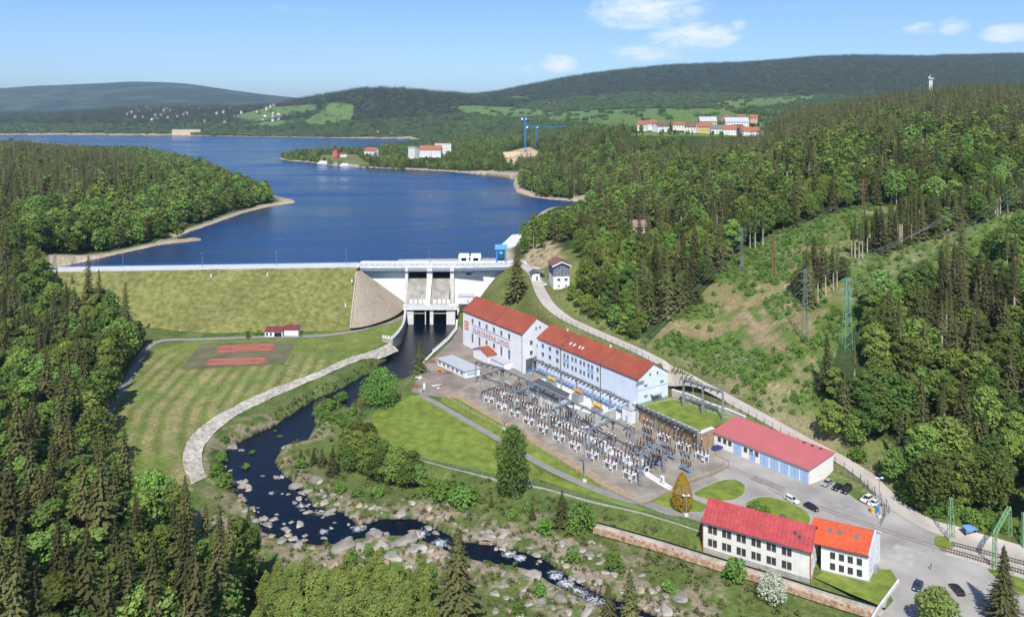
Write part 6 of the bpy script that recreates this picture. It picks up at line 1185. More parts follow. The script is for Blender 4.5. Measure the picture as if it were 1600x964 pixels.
gantry(sp(-.6, 12.6), P(743, 598), 9.5, 'steel gantry toward the workshop shed', posts=2, string=5)
def mast(p, h, label, lamp=True, grp='lamp masts', m=GREY, t=.32):
    e = empty('lamp_mast', p, 0, label, 'mast', grp); q = MB(); q.cone((0, 0, -.2), (0, 0, h), t / 2, t / 3, 8); q.build('pole', m, e); q = MB(); q.box((0, 0, .3), (1.1, 1.1, .8)); q.build('footing', CONCL, e)
    if lamp: q = MB(); q.bar((-.8, 0, h), (.8, 0, h), .14); q.box((-.8, 0, h + .1), (.6, .5, .3)); q.box((.8, 0, h + .1), (.6, .5, .3)); q.build('lamp_head', WPAINT, e)
    return e
mast(P(787, 671), 8.4, 'slim lamp mast on the lawn verge near the dark birch'); mast(P(913.5, 752), 17.5, 'tall thick floodlight mast on the verge in front of the substation', t=.5)
mast(P(1072, 806), 6, 'lamp mast beside the golden conifer'); mast(P(1374, 808), 11.5, 'white lamp mast beside the gate and parked cars'); mast(P(1083, 620, 8), 8, 'short concrete post above the terrace lawn', False)
# wires
def wire(q, a, b, sag=2.0, r=.07, n=12):
    a, b = Vector(a), Vector(b); pr = a
    for k in range(1, n + 1): f = k / n; p = a.lerp(b, f) - Vector((0, 0, 4 * sag * f * (1 - f))); q.bar(pr, p, r); pr = p
WIREM = mat('aluminium_wire', (.42, .43, .43), .5, metal=.3, var=0)
e = empty('substation_conductors', (0, 0, 0), 0, 'thin overhead conductors slung between the substation gantries', 'wires')
q = MB()
for v in (1, 4, 7, 10):
    for u0, u1 in ((-.6, 2.05), (2.05, 4.5), (4.5, 6.9), (6.9, 9.6)): a, b = sp(u0, v), sp(u1, v); wire(q, (a.x, a.y, 9.2), (b.x, b.y, 9.2), .8, .05, 6)
q.build('conductor', WIREM, e)
# transformers in their yard
yd = flat('transformer_yard', [(872, 629), (936, 670), (975, 650), (890, 592), (845, 592)], .08, CONCL)
wallrun('blast_wall', [sv.p0 + sv.w(sv.L + .6, 0, 4.6), Vector((*P(935, 669)[:2], 4.6)), Vector((*P(962, 656)[:2], 4.6))], -.2, .5, mat('pale_green_concrete', (.44, .47, .43), .9, var=.15, scale=.3, detail=9), 'pale grey green wall round the transformer yard')
for i, (px, py, lb) in enumerate(((862, 607, 'transformer with yellow tank behind the switchgear building'), (903, 627, 'transformer with orange yellow tank beside the grey green wall'), (933, 650, 'transformer with a low yellow tank at the end of the yard'))):
    p = P(px, py); e = empty('power_transformer', p, SRZ, lb, 'transformer', 'power transformers'); q = MB(); q.box((0, 0, 1.7), (4.2, 2.4, 3.2)); 
    for k in range(7): q.box((-1.8 + k * .6, -1.45, 1.5), (.3, .6, 2.4))
    q.build('tank', GREY, e); q = MB(); q.cone((-2.2, 0, 4.3), (2.2, 0, 4.3), .65, .65, 12); q.box((-1.2, 0, 3.6), (.2, .4, .8)); q.box((1.2, 0, 3.6), (.2, .4, .8)); q.build('conservator', YEL if i != 1 else mat('orange_paint', (.62, .27, .03), .5, var=.1), e)
    for k in range(3): o = link(bpy.data.objects.new('bushing', I2), e); o.location = (-1.2 + k * 1.2, .9, 3.3)
p = P(985, 657); e = empty('cable_house', p, SRZ, 'small white and blue cable house at the corner of the office wing', 'hut'); q = MB(); q.box((0, 0, 2.5), (5, 4, 5)); q.build('wall', WHITE, e); q = MB(); q.box((0, 0, 5.15), (5.4, 4.4, .3)); q.build('roof', LGREY, e); q = MB(); q.box((0, -2.05, 1.3), (1.2, .12, 2.3)); q.build('door', BLUEP, e)
for px, py, lb in ((1035, 756, 'white control cabinet standing on the pale concrete path'), (1004, 730, 'white control cabinet next to the right end gantry'), (945, 700, 'white control cabinet midway along the pale concrete path')):
    e = empty('control_cabinet', P(px, py), SRZ, lb, 'cabinet', 'white control cabinets'); q = MB(); q.box((0, 0, 1.6), (1.1, .7, 1.9)); q.box((0, 0, .35), (.5, .5, .7)); q.build('housing', WPAINT, e); q = MB(); q.box((0, -.37, 1.6), (.3, .06, 1.2)); q.build('door', BLACK, e)
# timber gravel fence round the substation
FEN = mat('fence_wire', (.40, .42, .38), .6, metal=.2, var=0); FENG = mat('green_fence', (.14, .30, .22), .6, var=0)
def fence(pts, label, h=1.9, step=3.0, m=FEN, post=.12, maxp=95, ground=True, rails=3, t=.035, mesh=None):
    L_ = smooth_line([Vector(p) for p in pts], 4)
    for p in L_:
        if ground: p.z = hz(p.x, p.y)
    e = empty('wire_fence', L_[0], 0, label, 'fence'); o0 = L_[0]; q = MB(); ps = []; acc = 0
    for a, b in zip(L_, L_[1:]):
        for k in range(rails): z = h * (k + .6) / rails; q.bar(a - o0 + Vector((0, 0, z)), b - o0 + Vector((0, 0, z)), t)
        l = (b - a).length; s = acc
        while s < l: ps.append(a.lerp(b, s / l) - o0); s += step
        acc = s - l
    q.build('wire', m, e); pm = MB().bar((0, 0, -.3), (0, 0, h + .1), post).build('post', m); pm.parent = e; pm.location = ps[0]
    for p in ps[1:maxp]: c_ = pm.copy(); COL.objects.link(c_); c_.parent = e; c_.location = p
    if len(ps) > maxp:
        q = MB(); [q.bar(p + Vector((0, 0, -.3)), p + Vector((0, 0, h + .1)), post) for p in ps[maxp:]]; tag(q.build('far_post', m, e), kind='stuff')
    return e
DF = mat('dark_fence_steel', (.10, .11, .12), .6, var=0)
fence([p + Vector((-3.3, -2.0, 0)) for p in SR[4:]] + [P(1372, 812)], 'tall grey wire fence along the river side of the service road', 2.3, 3.4, DF, .15)
fence([P(655, 575), P(640, 600), P(618, 616), P(592, 634), P(579, 652), P(576, 678), P(592, 694), P(640, 712), P(700, 730), P(776, 748), P(850, 762), P(930, 784), P(1000, 800), P(1060, 818), P(1095, 830)], 'teal green wire fence round the oval lawn and above the river bank', 1.8, 3.2, FENG, .11)
wallrun('kerb_wall', [Vector((p.x, p.y, .2)) for p in (P(578, 690), P(600, 703), P(650, 717), P(700, 731), P(776, 749), P(850, 763), P(930, 785), P(1000, 801), P(1060, 819), P(1095, 831))], -1, .25, CONC, 'low concrete kerb under the teal wire fence', cap=False)
fence([P(690, 618), P(740, 649), P(830, 697), P(930, 755), P(985, 783), P(1012, 788), P(1060, 762), P(1140, 730), P(1118, 712)], 'pale wire fence round the gravel of the substation', 1.7, 3.0, mat('straw_fence', (.45, .36, .22), .8, var=0), .12, rails=4, t=.06)
fence([P(1306, 745), P(1340, 758), P(1366, 778), P(1383, 800), P(1376, 822)], 'grey wire fence behind the parked cars by the gate', 2.0, 2.0, DF, .12)
# ---------------------------------------------------------------- tracks
def track(pts, label, z=.06, sleepers=True, parent_label=None):
    L_ = smooth_line([Vector(p) for p in pts], 10); e = empty('railway_track', (0, 0, 0), 0, label, 'railway track'); 
    for s_ in (-.75, .75):
        q = MB(); pr = None
        for i, p in enumerate(L_):
            d = (L_[min(i + 1, len(L_) - 1)] - L_[max(i - 1, 0)]).normalized(); nn = Vector((-d.y, d.x, 0)); c_ = p + nn * s_ + Vector((0, 0, z + (.22 if sleepers else .02)))
            if pr is not None: q.bar(pr, c_, .12)
            pr = c_
        q.build('rail', RAIL, e)
    if sleepers:
        acc = 0; n_ = 0; first = None
        for a, b in zip(L_, L_[1:]):
            l = (b - a).length; s = acc; d = (b - a).normalized()
            while s < l:
                if n_ < 98:
                    if first is None: first = MB().box((0, 0, 0), (.26, 2.5, .16)).build('sleeper', SLEEP, e); o = first
                    else: o = first.copy(); COL.objects.link(o)
                    o.parent = e; o.location = a.lerp(b, s / l) + Vector((0, 0, z + .1)); o.rotation_euler = (0, 0, math.atan2(d.y, d.x)); n_ += 1
                s += .62
            acc = s - l
    return e
strip('ballast_bed', [P(1478, 860), P(1520, 872), P(1560, 884), P(1600, 896), P(1680, 922)], 4.4, BALL, .06, follow=False); strip('ballast_bed', [P(1486, 849), P(1530, 861), P(1600, 881), P(1680, 904)], 4.0, BALL, .065, follow=False)
track([P(1126, 724.5), P(1180, 748), P(1226, 774), P(1300, 800), P(1399, 834), P(1470, 857)], 'rusty embedded rails crossing the asphalt yard by the garage', .03, False)
track([P(1470, 857), P(1520, 871), P(1560, 883), P(1600, 895), P(1680, 921)], 'railway track on sleepers nearest the junction')
track([P(1488, 850), P(1530, 861), P(1600, 880.6), P(1680, 903)], 'railway track on sleepers nearer the wood')
flat('weedy_verge', [(1462, 838), (1480, 840), (1492, 852), (1480, 858), (1462, 852)], .09, LAWNM); flat('weedy_verge', [(1545, 888), (1600, 905), (1680, 930), (1680, 960), (1600, 930), (1560, 905)], .09, LAWNM)
# green catenary masts
e = empty('catenary_mast', P(1485.7, 843), 0, 'single green lattice mast at the end of the railway track', 'lattice mast'); q = MB(); lattice(q, (0, 0, 0), (0, 0, 11.8), 1.5, .5, .08, 10); q.build('lattice', GRN, e); q = MB(); q.box((0, 0, .3), (2.2, 2.2, .9)); q.build('footing', CONC, e)
pa, pb = P(1577, 845), P(1554.5, 889); e = empty('catenary_portal', pa, 0, 'green lattice portal spanning the two railway tracks', 'lattice portal'); d = pb - pa
for v in (Vector(), d): q = MB(); lattice(q, v, v + Vector((0, 0, 9.4)), .95, .6, .075, 8); q.build('post', GRN, e)
q = MB(); lattice(q, Vector((0, 0, 9.4)), d + Vector((0, 0, 9.4)), .7, .7, .075, 10); q.build('beam', GRN, e)
e = empty('catenary_mast', P(1599, 858), 0, 'green lattice mast cut by the picture edge beside the wood', 'lattice mast'); q = MB(); lattice(q, (0, 0, 0), (0, 0, 10), .8, .5, .12, 8); q.build('lattice', GRN, e)
# bins, signs, small things
for px, py, m, lb in ((1363, 800, YEL, 'yellow recycling bin beside the white hatchback'), (1369, 799, BLUEV, 'blue recycling bin beside the white hatchback')):
    e = empty('recycling_bin', P(px, py, .05), 0, lb, 'bin'); q = MB(); q.hexa([(-.5, -.5, 0), (.5, -.5, 0), (.5, .5, 0), (-.5, .5, 0), (-.65, -.65, 1.2), (.65, -.65, 1.2), (.65, .65, 1.2), (-.65, .65, 1.2)]); q.build('body', m, e); q = MB(); q.box((0, 0, 1.28), (1.4, 1.4, .14)); q.build('lid', m, e)
e = empty('information_board', P(1515, 838), .2, 'dark blue roofed information board at the edge of the wood', 'board'); q = MB(); [q.bar((x, 0, 0), (x, 0, 2.6), .14) for x in (-1.3, 1.3)]; q.build('post', WOODD, e); q = MB(); q.box((0, 0, 1.7), (2.6, .1, 1.2)); q.build('panel', WPAINT, e); q = MB(); q.hexa([(-1.8, -1.2, 2.3), (1.8, -1.2, 2.3), (1.8, .9, 2.8), (-1.8, .9, 2.8), (-1.8, -1.2, 2.42), (1.8, -1.2, 2.42), (1.8, .9, 2.92), (-1.8, .9, 2.92)]); q.build('roof', BLUEL, e)
e = empty('rock_sculpture', P(1223, 814), .5, 'dark rounded sculpture on the lawn island behind the office house', 'sculpture'); q = MB(); q.cone((0, 0, 0), (0, 0, .8), 1.6, 1.4, 9); q.cone((0, 0, .8), (0, 0, 2.0), 1.4, .5, 9); q.build('body', DGREY, e)
# flume with rusty edge
FL = [P(928, 826, -1), P(975, 839, -1), P(1040, 858, -1), P(1120, 883, -1), P(1200, 907, -1), P(1290, 936, -1), P(1380, 964, -1), P(1450, 990, -1)]
e = empty('flume', (0, 0, 0), 0, 'long concrete flume with rust streaked edge running below the office houses', 'flume')
def band(name, off0, off1, z0, z1, m):
    q = MB(); L2 = smooth_line(FL, 5); pr = None
    for i, p in enumerate(L2):
        d = (L2[min(i + 1, len(L2) - 1)] - L2[max(i - 1, 0)]).normalized(); nn = Vector((-d.y, d.x, 0)); nn = nn if nn.y > 0 else -nn; c_ = [p + nn * off0, p + nn * off1]
        c_ = [(c_[0].x, c_[0].y, z0), (c_[1].x, c_[1].y, z0), (c_[1].x, c_[1].y, z1), (c_[0].x, c_[0].y, z1)]
        if pr: q.hexa([pr[0], c_[0], c_[1], pr[1], pr[3], c_[3], c_[2], pr[2]])
        pr = c_
    return q.build(name, m, e)
band('rusty_edge', -.7, 0, -1.9, -.5, RUST); band('channel_floor', 0, 2.4, -2.2, -1.0, mat('weathered_slab', (.42, .36, .29), .95, var=.3, scale=.5, detail=11)); band('inner_wall', 2.2, 2.7, -2.2, -.5, CONC); band('pipe', 2.25, 2.55, -.49, -.2, BLACK)
# junction walls at the lower edge
wallrun('bridge_parapet', [P(1404, 905, .8), P(1372, 948, .8), P(1350, 985, .8)], -1, .4, CONCL, 'low concrete parapet along the lane beside the garden', cap=False)
wallrun('bridge_parapet', [P(1450, 948, .9), P(1432, 975, .9), P(1415, 1000, .9)], -1, .4, CONCL, 'low concrete parapet under the bright green tree', cap=False)
# sports hut pair by the courts
def hut(px0, px1, py, z, h, name, label, openf):
    a, b_ = P(px0, py, z), P(px1, py, z); w_ = (b_ - a).length; e = empty(name, (a.x, a.y, hz((a.x + b_.x) / 2, a.y) - .1), 0, label, 'hut', 'clubhouse huts by the courts'); q = MB(); q.box((w_ / 2, 2, h / 2), (w_, 4, h)); q.build('wall', WHITE, e)
    q = MB(); q.hexa([(-.3, -.5, h), (w_ + .3, -.5, h), (w_ + .3, 4.4, h + 1.1), (-.3, 4.4, h + 1.1), (-.3, -.5, h + .25), (w_ + .3, -.5, h + .25), (w_ + .3, 4.4, h + 1.4), (-.3, 4.4, h + 1.4)]); q.build('roof', mat('wine_red_roof', (.20, .04, .05), .6, var=.1), e)
    if openf: q = MB(); q.box((w_ * .75, -.04, 1.2), (w_ * .42, .1, 2.3)); q.build('porch_shade', BLACK, e); q = MB(); [q.box((w_ * .12 + k * w_ * .22, -.06, 1.5), (1, .1, 1.5)) for k in range(2)]; q.build('windows', GLASS, e)  # flat black panel on the wall, painted shade of the porch
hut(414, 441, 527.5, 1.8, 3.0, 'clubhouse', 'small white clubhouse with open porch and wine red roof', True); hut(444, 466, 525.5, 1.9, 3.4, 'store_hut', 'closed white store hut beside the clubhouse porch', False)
# blue gantry crane, gate houses, lamps on the dam
p = PY(783, 452, CZ); e = empty('gantry_crane', p, 0, 'bright blue gantry crane at the right end of the dam crest', 'crane'); q = MB()
for x in (-2.6, 2.6):
    for y in (-2.5, 2.5): q.bar((x, y, 0), (x, y, 8), .9)
    q.bar((x, -2.5, .6), (x, 2.5, .6), .9)
q.build('legs', BLUEV, e); q = MB(); q.box((0, 0, 9), (7.4, 6.6, 2.0)); q.box((0, -1, 6.5), (2.2, 2.2, 2.6)); q.build('machine_house', mat('turquoise_paint', (.12, .42, .58), .5, var=.05), e)
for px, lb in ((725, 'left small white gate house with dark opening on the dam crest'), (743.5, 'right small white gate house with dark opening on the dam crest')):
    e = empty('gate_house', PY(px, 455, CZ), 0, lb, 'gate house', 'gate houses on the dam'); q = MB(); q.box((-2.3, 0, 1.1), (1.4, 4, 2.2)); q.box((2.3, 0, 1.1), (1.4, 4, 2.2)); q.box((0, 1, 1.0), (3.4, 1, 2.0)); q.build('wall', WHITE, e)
    q = MB(); q.hexa([(-3.4, -2.6, 2.2), (3.4, -2.6, 2.2), (3.4, 2.6, 2.2), (-3.4, 2.6, 2.2), (-3.0, -2.2, 4.2), (3.0, -2.2, 4.2), (3.0, 2.2, 4.2), (-3.0, 2.2, 4.2)]); q.build('roof', WPAINT, e); q = MB(); q.box((0, -.6, 1.1), (3.1, .3, 2.1)); q.build('opening', BLACK, e)  # black box between the walls stands for the shade inside
q = MB(); a_, b_ = PY(622, 454), PY(790, 458); q.hexa([(a_.x, a_.y - 1, 20), (b_.x, b_.y - 1, 20), (b_.x, b_.y + 3, 20), (a_.x, a_.y + 3, 20), (a_.x, a_.y - 1, CZ + .5), (b_.x, b_.y - 1, CZ + .5), (b_.x, b_.y + 3, CZ + .5), (a_.x, a_.y + 3, CZ + .5)]); q.v = [(x_, y_ - WY, z_) for x_, y_, z_ in q.v]; q.build('upstream_sill', CONC, dam)
e = empty('quay', (0, 0, 0), 0, 'pale concrete quay on the lake shore beyond the blue crane', 'quay'); q = MB(); c4 = [P(781, 388, 25), P(818, 388, 25), P(822, 368, 25), P(800, 370, 25)]; q.prism([(v.x, v.y) for v in c4], 20, 26.5); q.build('slab', CONCL, e)
BLP = mat('blue_lamp_post', (.10, .25, .50), .5, var=0)
for i, px in enumerate((192, 316, 432, 541, 671)):
    e = empty('street_lamp', PY(px, 424 + (px - 60) * .025 + 7, CZ), 0, ['blue street lamp on the crest nearest the wooded bank', 'second blue street lamp on the crest from the wooded bank', 'third blue street lamp on the crest from the wooded bank', 'blue street lamp on the crest nearest the stone facing', 'blue street lamp on the crest above the spillway'][i], 'street lamp', 'street lamps on the dam crest'); q = MB(); q.cone((0, 0, 0), (0, 0, 8), .14, .1, 6); q.build('pole', BLP, e); q = MB(); q.box((0, -.5, 8), (.35, 1.2, .18)); q.build('lamp_head', LGREY, e)
railing('crest_railing', [(DA.x - 20, DA.y + 7.8, CZ + .9), (DB.x, DB.y + 8, CZ + .9)], 'thin blue railing along the lake side of the crest road', .8, 3.2, .06, BLP, 1, post=.1, maxp=98)
# white marker posts on the dam slope
k = 0
for px, py, z in ((130, 436, 24), (230, 434, 24), (330, 432, 25), (418, 430, 25), (470, 443, 20), (154, 450, 19), (540, 478, 11), (354, 470, 12), (240, 507, 4), (340, 515, 3.2), (282, 520, 3), (550, 440, 22)):
    p = P(px, py, z); e = empty('survey_marker', p, 0, 'small white survey marker on the grassy dam slope', 'marker', 'survey markers on the dam slope'); q = MB(); q.box((0, 0, .4), (.7, .7, 1.6)); q.build('stone', WHITE, e); q = MB(); q.box((0, 0, 1.25), (.8, .8, .12)); q.build('cap', CONCL, e)
# lodge by the service road
lp = Vector((21.8, 387.6, 26.4)); lo = Bld('lodge', 'tall grey and white gabled house beside the upper service road', 'house', lp, Vector((8.6, 1.4, 0)), Vector((-1.8, 13, 0)), 12.0)
q = MB(); L, W, h = lo.L, lo.W, lo.h
P8 = [lo.w(0, 0, -3), lo.w(L, 0, -3), lo.w(L, W, -3), lo.w(0, W, -3), lo.w(0, 0, 6.5), lo.w(L, 0, 6.5), lo.w(L, W, 6.5), lo.w(0, W, 6.5)]; q.hexa(P8); q.build('wall', WHITE, lo.e)
q = MB(); q.add([lo.w(-.015, -.015, 6.5), lo.w(L + .015, -.015, 6.5), lo.w(L + .015, W + .015, 6.5), lo.w(-.015, W + .015, 6.5), lo.w(-.015, -.015, 12), lo.w(L + .015, -.015, 12), lo.w(L + .015, W + .015, 12), lo.w(-.015, W + .015, 12), lo.w(L / 2, -.015, 14), lo.w(L / 2, W + .015, 14)], [(0, 1, 5, 8, 4), (1, 2, 6, 5), (2, 3, 7, 9, 6), (3, 0, 4, 7), (3, 2, 1, 0)]); q.build('slate_storey', SLATE, lo.e)
q = MB()
for a, b_ in ((-.8, L / 2), (L + .8, L / 2)): q.hexa([lo.w(a, -1, 11.8), lo.w(b_, -1, 14.1), lo.w(b_, W + .6, 14.1), lo.w(a, W + .6, 11.8), lo.w(a, -1, 12.1), lo.w(b_, -1, 14.4), lo.w(b_, W + .6, 14.4), lo.w(a, W + .6, 12.1)])
q.build('roof', mat('brown_red_roof', (.22, .09, .07), .7, var=.15, scale=.8), lo.e); q = MB()
for a in (-.8, L + .8): q.bar(lo.w(a, -1.05, 11.9), lo.w(L / 2, -1.05, 14.2), .5)
q.build('bargeboard', WHITE, lo.e)
for z, xs in ((10.3, (2.9, 6.6)), (7.2, (2.9, 6.8)), (4.2, (2.9, 6.8)), (1.2, (2.9, 6.8))):
    for x in xs: lo.window('F', x, z, 1.7 if z > 2 else 1.2, 1.3 if z > 2 else .8)
hp = Vector((12.5, 404, 27.6)); e = empty('small_hut', hp, .3, 'small white hut with black pitched roof beside the forecourt cars', 'hut'); q = MB(); q.box((0, 0, 1.8), (4.5, 4, 3.6)); q.build('wall', WHITE, e); q = MB(); q.hexa([(-2.8, -2.6, 3.6), (0, -2.6, 5.2), (0, 2.6, 5.2), (-2.8, 2.6, 3.6), (-2.8, -2.6, 3.9), (0, -2.6, 5.5), (0, 2.6, 5.5), (-2.8, 2.6, 3.9)]); q.hexa([(0.01, -2.6, 5.2), (2.8, -2.6, 3.6), (2.8, 2.6, 3.6), (0.01, 2.6, 5.2), (0.01, -2.6, 5.5), (2.8, -2.6, 3.9), (2.8, 2.6, 3.9), (0.01, 2.6, 5.5)]); q.build('roof', DGREY, e); q = MB(); q.box((.6, -2.02, 1.2), (1, .1, 2.2)); q.build('door', WOODD, e)

# ---------------------------------------------------------------- pylons and power lines
def pylon(px, pyb, pyt, wd, m, label, arms=3, aw=5.0, name='power_pylon', zoff=0.0, Yf=None):
    p = onground(px, pyb) if Yf is None else PY(px, Yf, 0); p.z = hz(p.x, p.y); s = F / p.y; h = CH - (pyt - HZ) / s - p.z
    e = empty(name, p, 0, label, 'pylon', 'power line pylons'); q = MB(); lattice(q, (0, 0, -1), (0, 0, h), wd, wd * .28, .085, 14); q.build('lattice_tower', m, e); tips = []
    for k in range(arms):
        z = h * (.97 - k * .13); q = MB(); w_ = aw * (1, 1.15, .95)[k % 3]
        for sx in (-1, 1): q.bar((0, .2, z + .5), (sx * w_ * .5, 0, z), .1); q.bar((0, -.2, z - .3), (sx * w_ * .5, 0, z), .1); tips.append(p + Vector((sx * w_ * .5, 0, z)))
        q.build('crossarm', m, e)
    return tips
T1 = pylon(1323.7, 545, 434, 3.2, TEAL, 'tall teal lattice pylon in the middle of the clearing'); T2 = pylon(1381, 490, 448, 2.2, TEAL, 'smaller teal lattice pylon to the right of the tall one'); T3 = pylon(1258, 532, 421, 2.4, GSTEEL, 'grey green lattice pylon beside the bare stemmed spruce clump')
T4 = pylon(1208, 434, 366, 1.8, RUSTP, 'rust brown lattice pylon in the upper clearing'); T5 = pylon(1159, 426, 356, 1.8, GSTEEL, 'slim grey lattice pylon near the upper left edge of the clearing'); T6_ = pylon(1348.5, 335, 280, 1.6, RUSTP, 'rust brown lattice pylon rising out of the far wood')
e = empty('power_lines', (0, 0, 0), 0, 'bundle of overhead power lines climbing the clearing from the substation', 'power lines'); q = MB()
far_ = [onground(1600, 330 + 12 * k) + Vector((12, 14, 12 + 2 * k)) for k in range(6)]
gt = [P(1068 + 10 * k, 636 + 3.6 * k, 6) + Vector((0, 0, 10.4)) for k in range(6)]
for k in range(6): wire(q, gt[k], (T3 + T1)[k], 3, .03, 10); wire(q, (T1 + T2)[k], far_[k] + Vector((0, 0, 6)), 5, .04, 12)
for k in range(6): wire(q, T3[k], onground(1600, 300) + Vector((14, 14, 10 + 3 * k)), 6, .035, 12)
for k in range(4): wire(q, T4[k], T6_[k], 4, .03, 8); wire(q, (B2P + B2A * .72 + Vector((-1, -1, 13))) + Vector((k * .8, -k * .8, 0)), T5[k], 4, .025, 10); wire(q, T3[k], T4[k], 4, .03, 8)
q.build('conductor', WIREM, e)

# ---------------------------------------------------------------- boulders
import bmesh
def rockmesh(seed, m):
    bm = bmesh.new(); bmesh.ops.create_icosphere(bm, subdivisions=3, radius=1); r = random.Random(seed); pl = [(Vector((r.gauss(0, 1), r.gauss(0, 1), r.gauss(0, 1))).normalized(), r.uniform(.42, .85)) for _ in range(17)]
    for v in bm.verts:
        for n_, d in pl:
            t = v.co.dot(n_) - d
            if t > 0: v.co -= n_ * t * .98
        v.co += v.co.normalized() * .10 * mnoise.noise(v.co * 2 + Vector((seed * 7, 0, 0))) ; v.co += v.co.normalized() * .04 * mnoise.noise(v.co * 7)
    me = bpy.data.meshes.new('boulder'); bm.to_mesh(me); bm.free(); me.materials.append(m); return me
RK = [rockmesh(i + 1, ROCK if i < 6 else ROCKT) for i in range(8)]
Z2 = [(280,75,90),(410,60,90),(285,155,60),(430,120,50),(515,165,60),(535,205,50),(615,205,60),(680,220,50),(768,235,50),(965,270,80),(120,290,70),(80,325,80),(185,315,30),(235,305,45),(290,325,60),(310,225,35),(335,243,50),(490,250,70),(435,275,30),(515,308,25),(495,343,35),(190,350,50),(210,365,50),(215,390,60),(325,392,45),(320,425,50),(245,420,90),(450,410,45),(105,415,60),(175,445,80),(295,490,80),(375,490,50),(555,497,180),(600,435,60),(545,455,50),(735,450,60),(785,402,110),(860,385,60),(775,360,50),(830,485,120),(980,450,160),(700,490,90),(1050,510,150),(895,560,140),(1040,380,90),(1190,380,50),(1135,340,50),(1150,300,70),(1210,290,60),(820,245,60),(640,285,70),(570,585,60),(690,615,50),(770,650,80),(715,690,60),(850,610,90),(1130,580,60),(1140,510,70),(1500,435,110),(1555,420,60),(1500,400,50),(630,340,20),(350,190,22),(390,205,26),(170,120,22),(140,255,26),(610,320,24),(660,470,50),(430,550,40),(480,560,44),(450,610,40),(520,610,60),(1000,620,60),(1060,640,40),(1190,550,40),(700,560,50),(640,650,30),(1580,480,40)]
Z3 = [(110,430,80),(115,490,60),(185,515,30),(335,540,60),(360,575,40),(210,450,50),(65,485,30),(110,675,70),(310,700,130),(60,820,70),(430,780,60),(515,860,90),(600,870,60),(280,895,60),(450,915,50),(670,945,100),(555,950,60),(205,840,40),(135,850,50),(380,870,50),(350,900,50),(65,940,60),(150,940,60),(645,715,80),(490,600,60),(540,630,60),(600,660,60),(700,700,60),(750,750,110),(580,690,50),(690,890,60),(1210,920,110),(1300,850,100),(1205,830,60),(1045,700,50),(520,490,50),(650,530,70),(700,560,60),(600,520,40),(800,680,60),(860,700,60),(1070,900,50),(30,410,60),(150,400,40),(560,570,40),(760,620,50),(900,620,40),(830,590,40),(980,780,40),(930,900,60),(260,790,50),(90,760,30),(120,730,50)]
Z1 = [(120,658,80),(182,678,50),(510,655,30),(495,685,30),(100,940,110),(190,920,70),(215,950,90),(95,830,26),(340,870,30),(440,880,50),(600,950,90),(760,940,90),(60,800,24),(150,915,30)]
bl = [(400 + a / 4.2105, 740 + b / 4.2105, c / 4.2105) for a, b, c in Z2] + [(760 + a / 4.303, 740 + b / 4.303, c / 4.303) for a, b, c in Z3] + [(340 + a / 4.819, 560 + b / 4.819, c / 4.819) for a, b, c in Z1]
n0 = len(bl); r = random.Random(5)
BR = [[(370, 745), (400, 760), (420, 800), (400, 840), (372, 790)], [(440, 840), (560, 860), (700, 850), (760, 885), (700, 925), (560, 880)], [(580, 740), (680, 780), (780, 830), (900, 870), (960, 930), (890, 900), (760, 850), (620, 800)], [(760, 890), (860, 915), (960, 955), (1000, 1000), (780, 1000), (760, 940)], [(860, 830), (980, 870), (1060, 930), (1000, 960), (900, 900)], [(430, 760), (560, 780), (600, 805), (480, 800)], [(960, 920), (1060, 900), (1080, 960), (1000, 980)]]
for i in range(165):
    pg = BR[i % len(BR)]; xs = [a for a, _ in pg]; y_ = [b for _, b in pg]
    for _ in range(30):
        a, b = r.uniform(min(xs), max(xs)), r.uniform(min(y_), max(y_))
        if inpoly(pg, np.array([a]), np.array([b]))[0]: bl.append((a, b, r.choice((4, 5, 6, 7, 9, 12, 15)))); break
for i in range(70): a = r.uniform(400, 570); bl.append((a, 745 + (a - 400) * .35 + r.uniform(-10, 45), r.choice((3, 4, 5, 7, 9))))
for i, (px, py, wpx) in enumerate(bl[:298]):
    p = P(px, py, -2.9); s = F / p.y; rad = wpx / s / 2; z = max(hz(p.x, p.y), WZ - .1); inw = z <= WZ + .05
    lb = 'grey and tan boulder lying in the dark river water' if inw else ('granite boulder on the bouldery shore below the rapids' if py > 850 else 'granite boulder on the grassy river bank above the rapids')
    if wpx > 22 and px > 500: lb = 'large pale granite boulder on the river shore beside the rapids'
    o = link(bpy.data.objects.new('boulder', RK[(i * 5 + 3) % 8 if i % 3 else i % 5])); sy = r.uniform(.6, .95)
    rad *= 1.32 if wpx > 8 else 1.45; o.scale = (rad * 1.08, rad * sy, rad * r.uniform(.38, .65)); o.location = (p.x, p.y, z + rad * .04); o.rotation_euler = (r.uniform(-.2, .2), r.uniform(-.2, .2), r.uniform(-.6, .6)); tag(o, lb, 'boulder', 'boulders ' + ('in the river' if inw else 'on the shore below the rapids' if py > 850 else 'on the bank above the rapids') if 'large' not in lb else 'large pale boulders by the rapids')

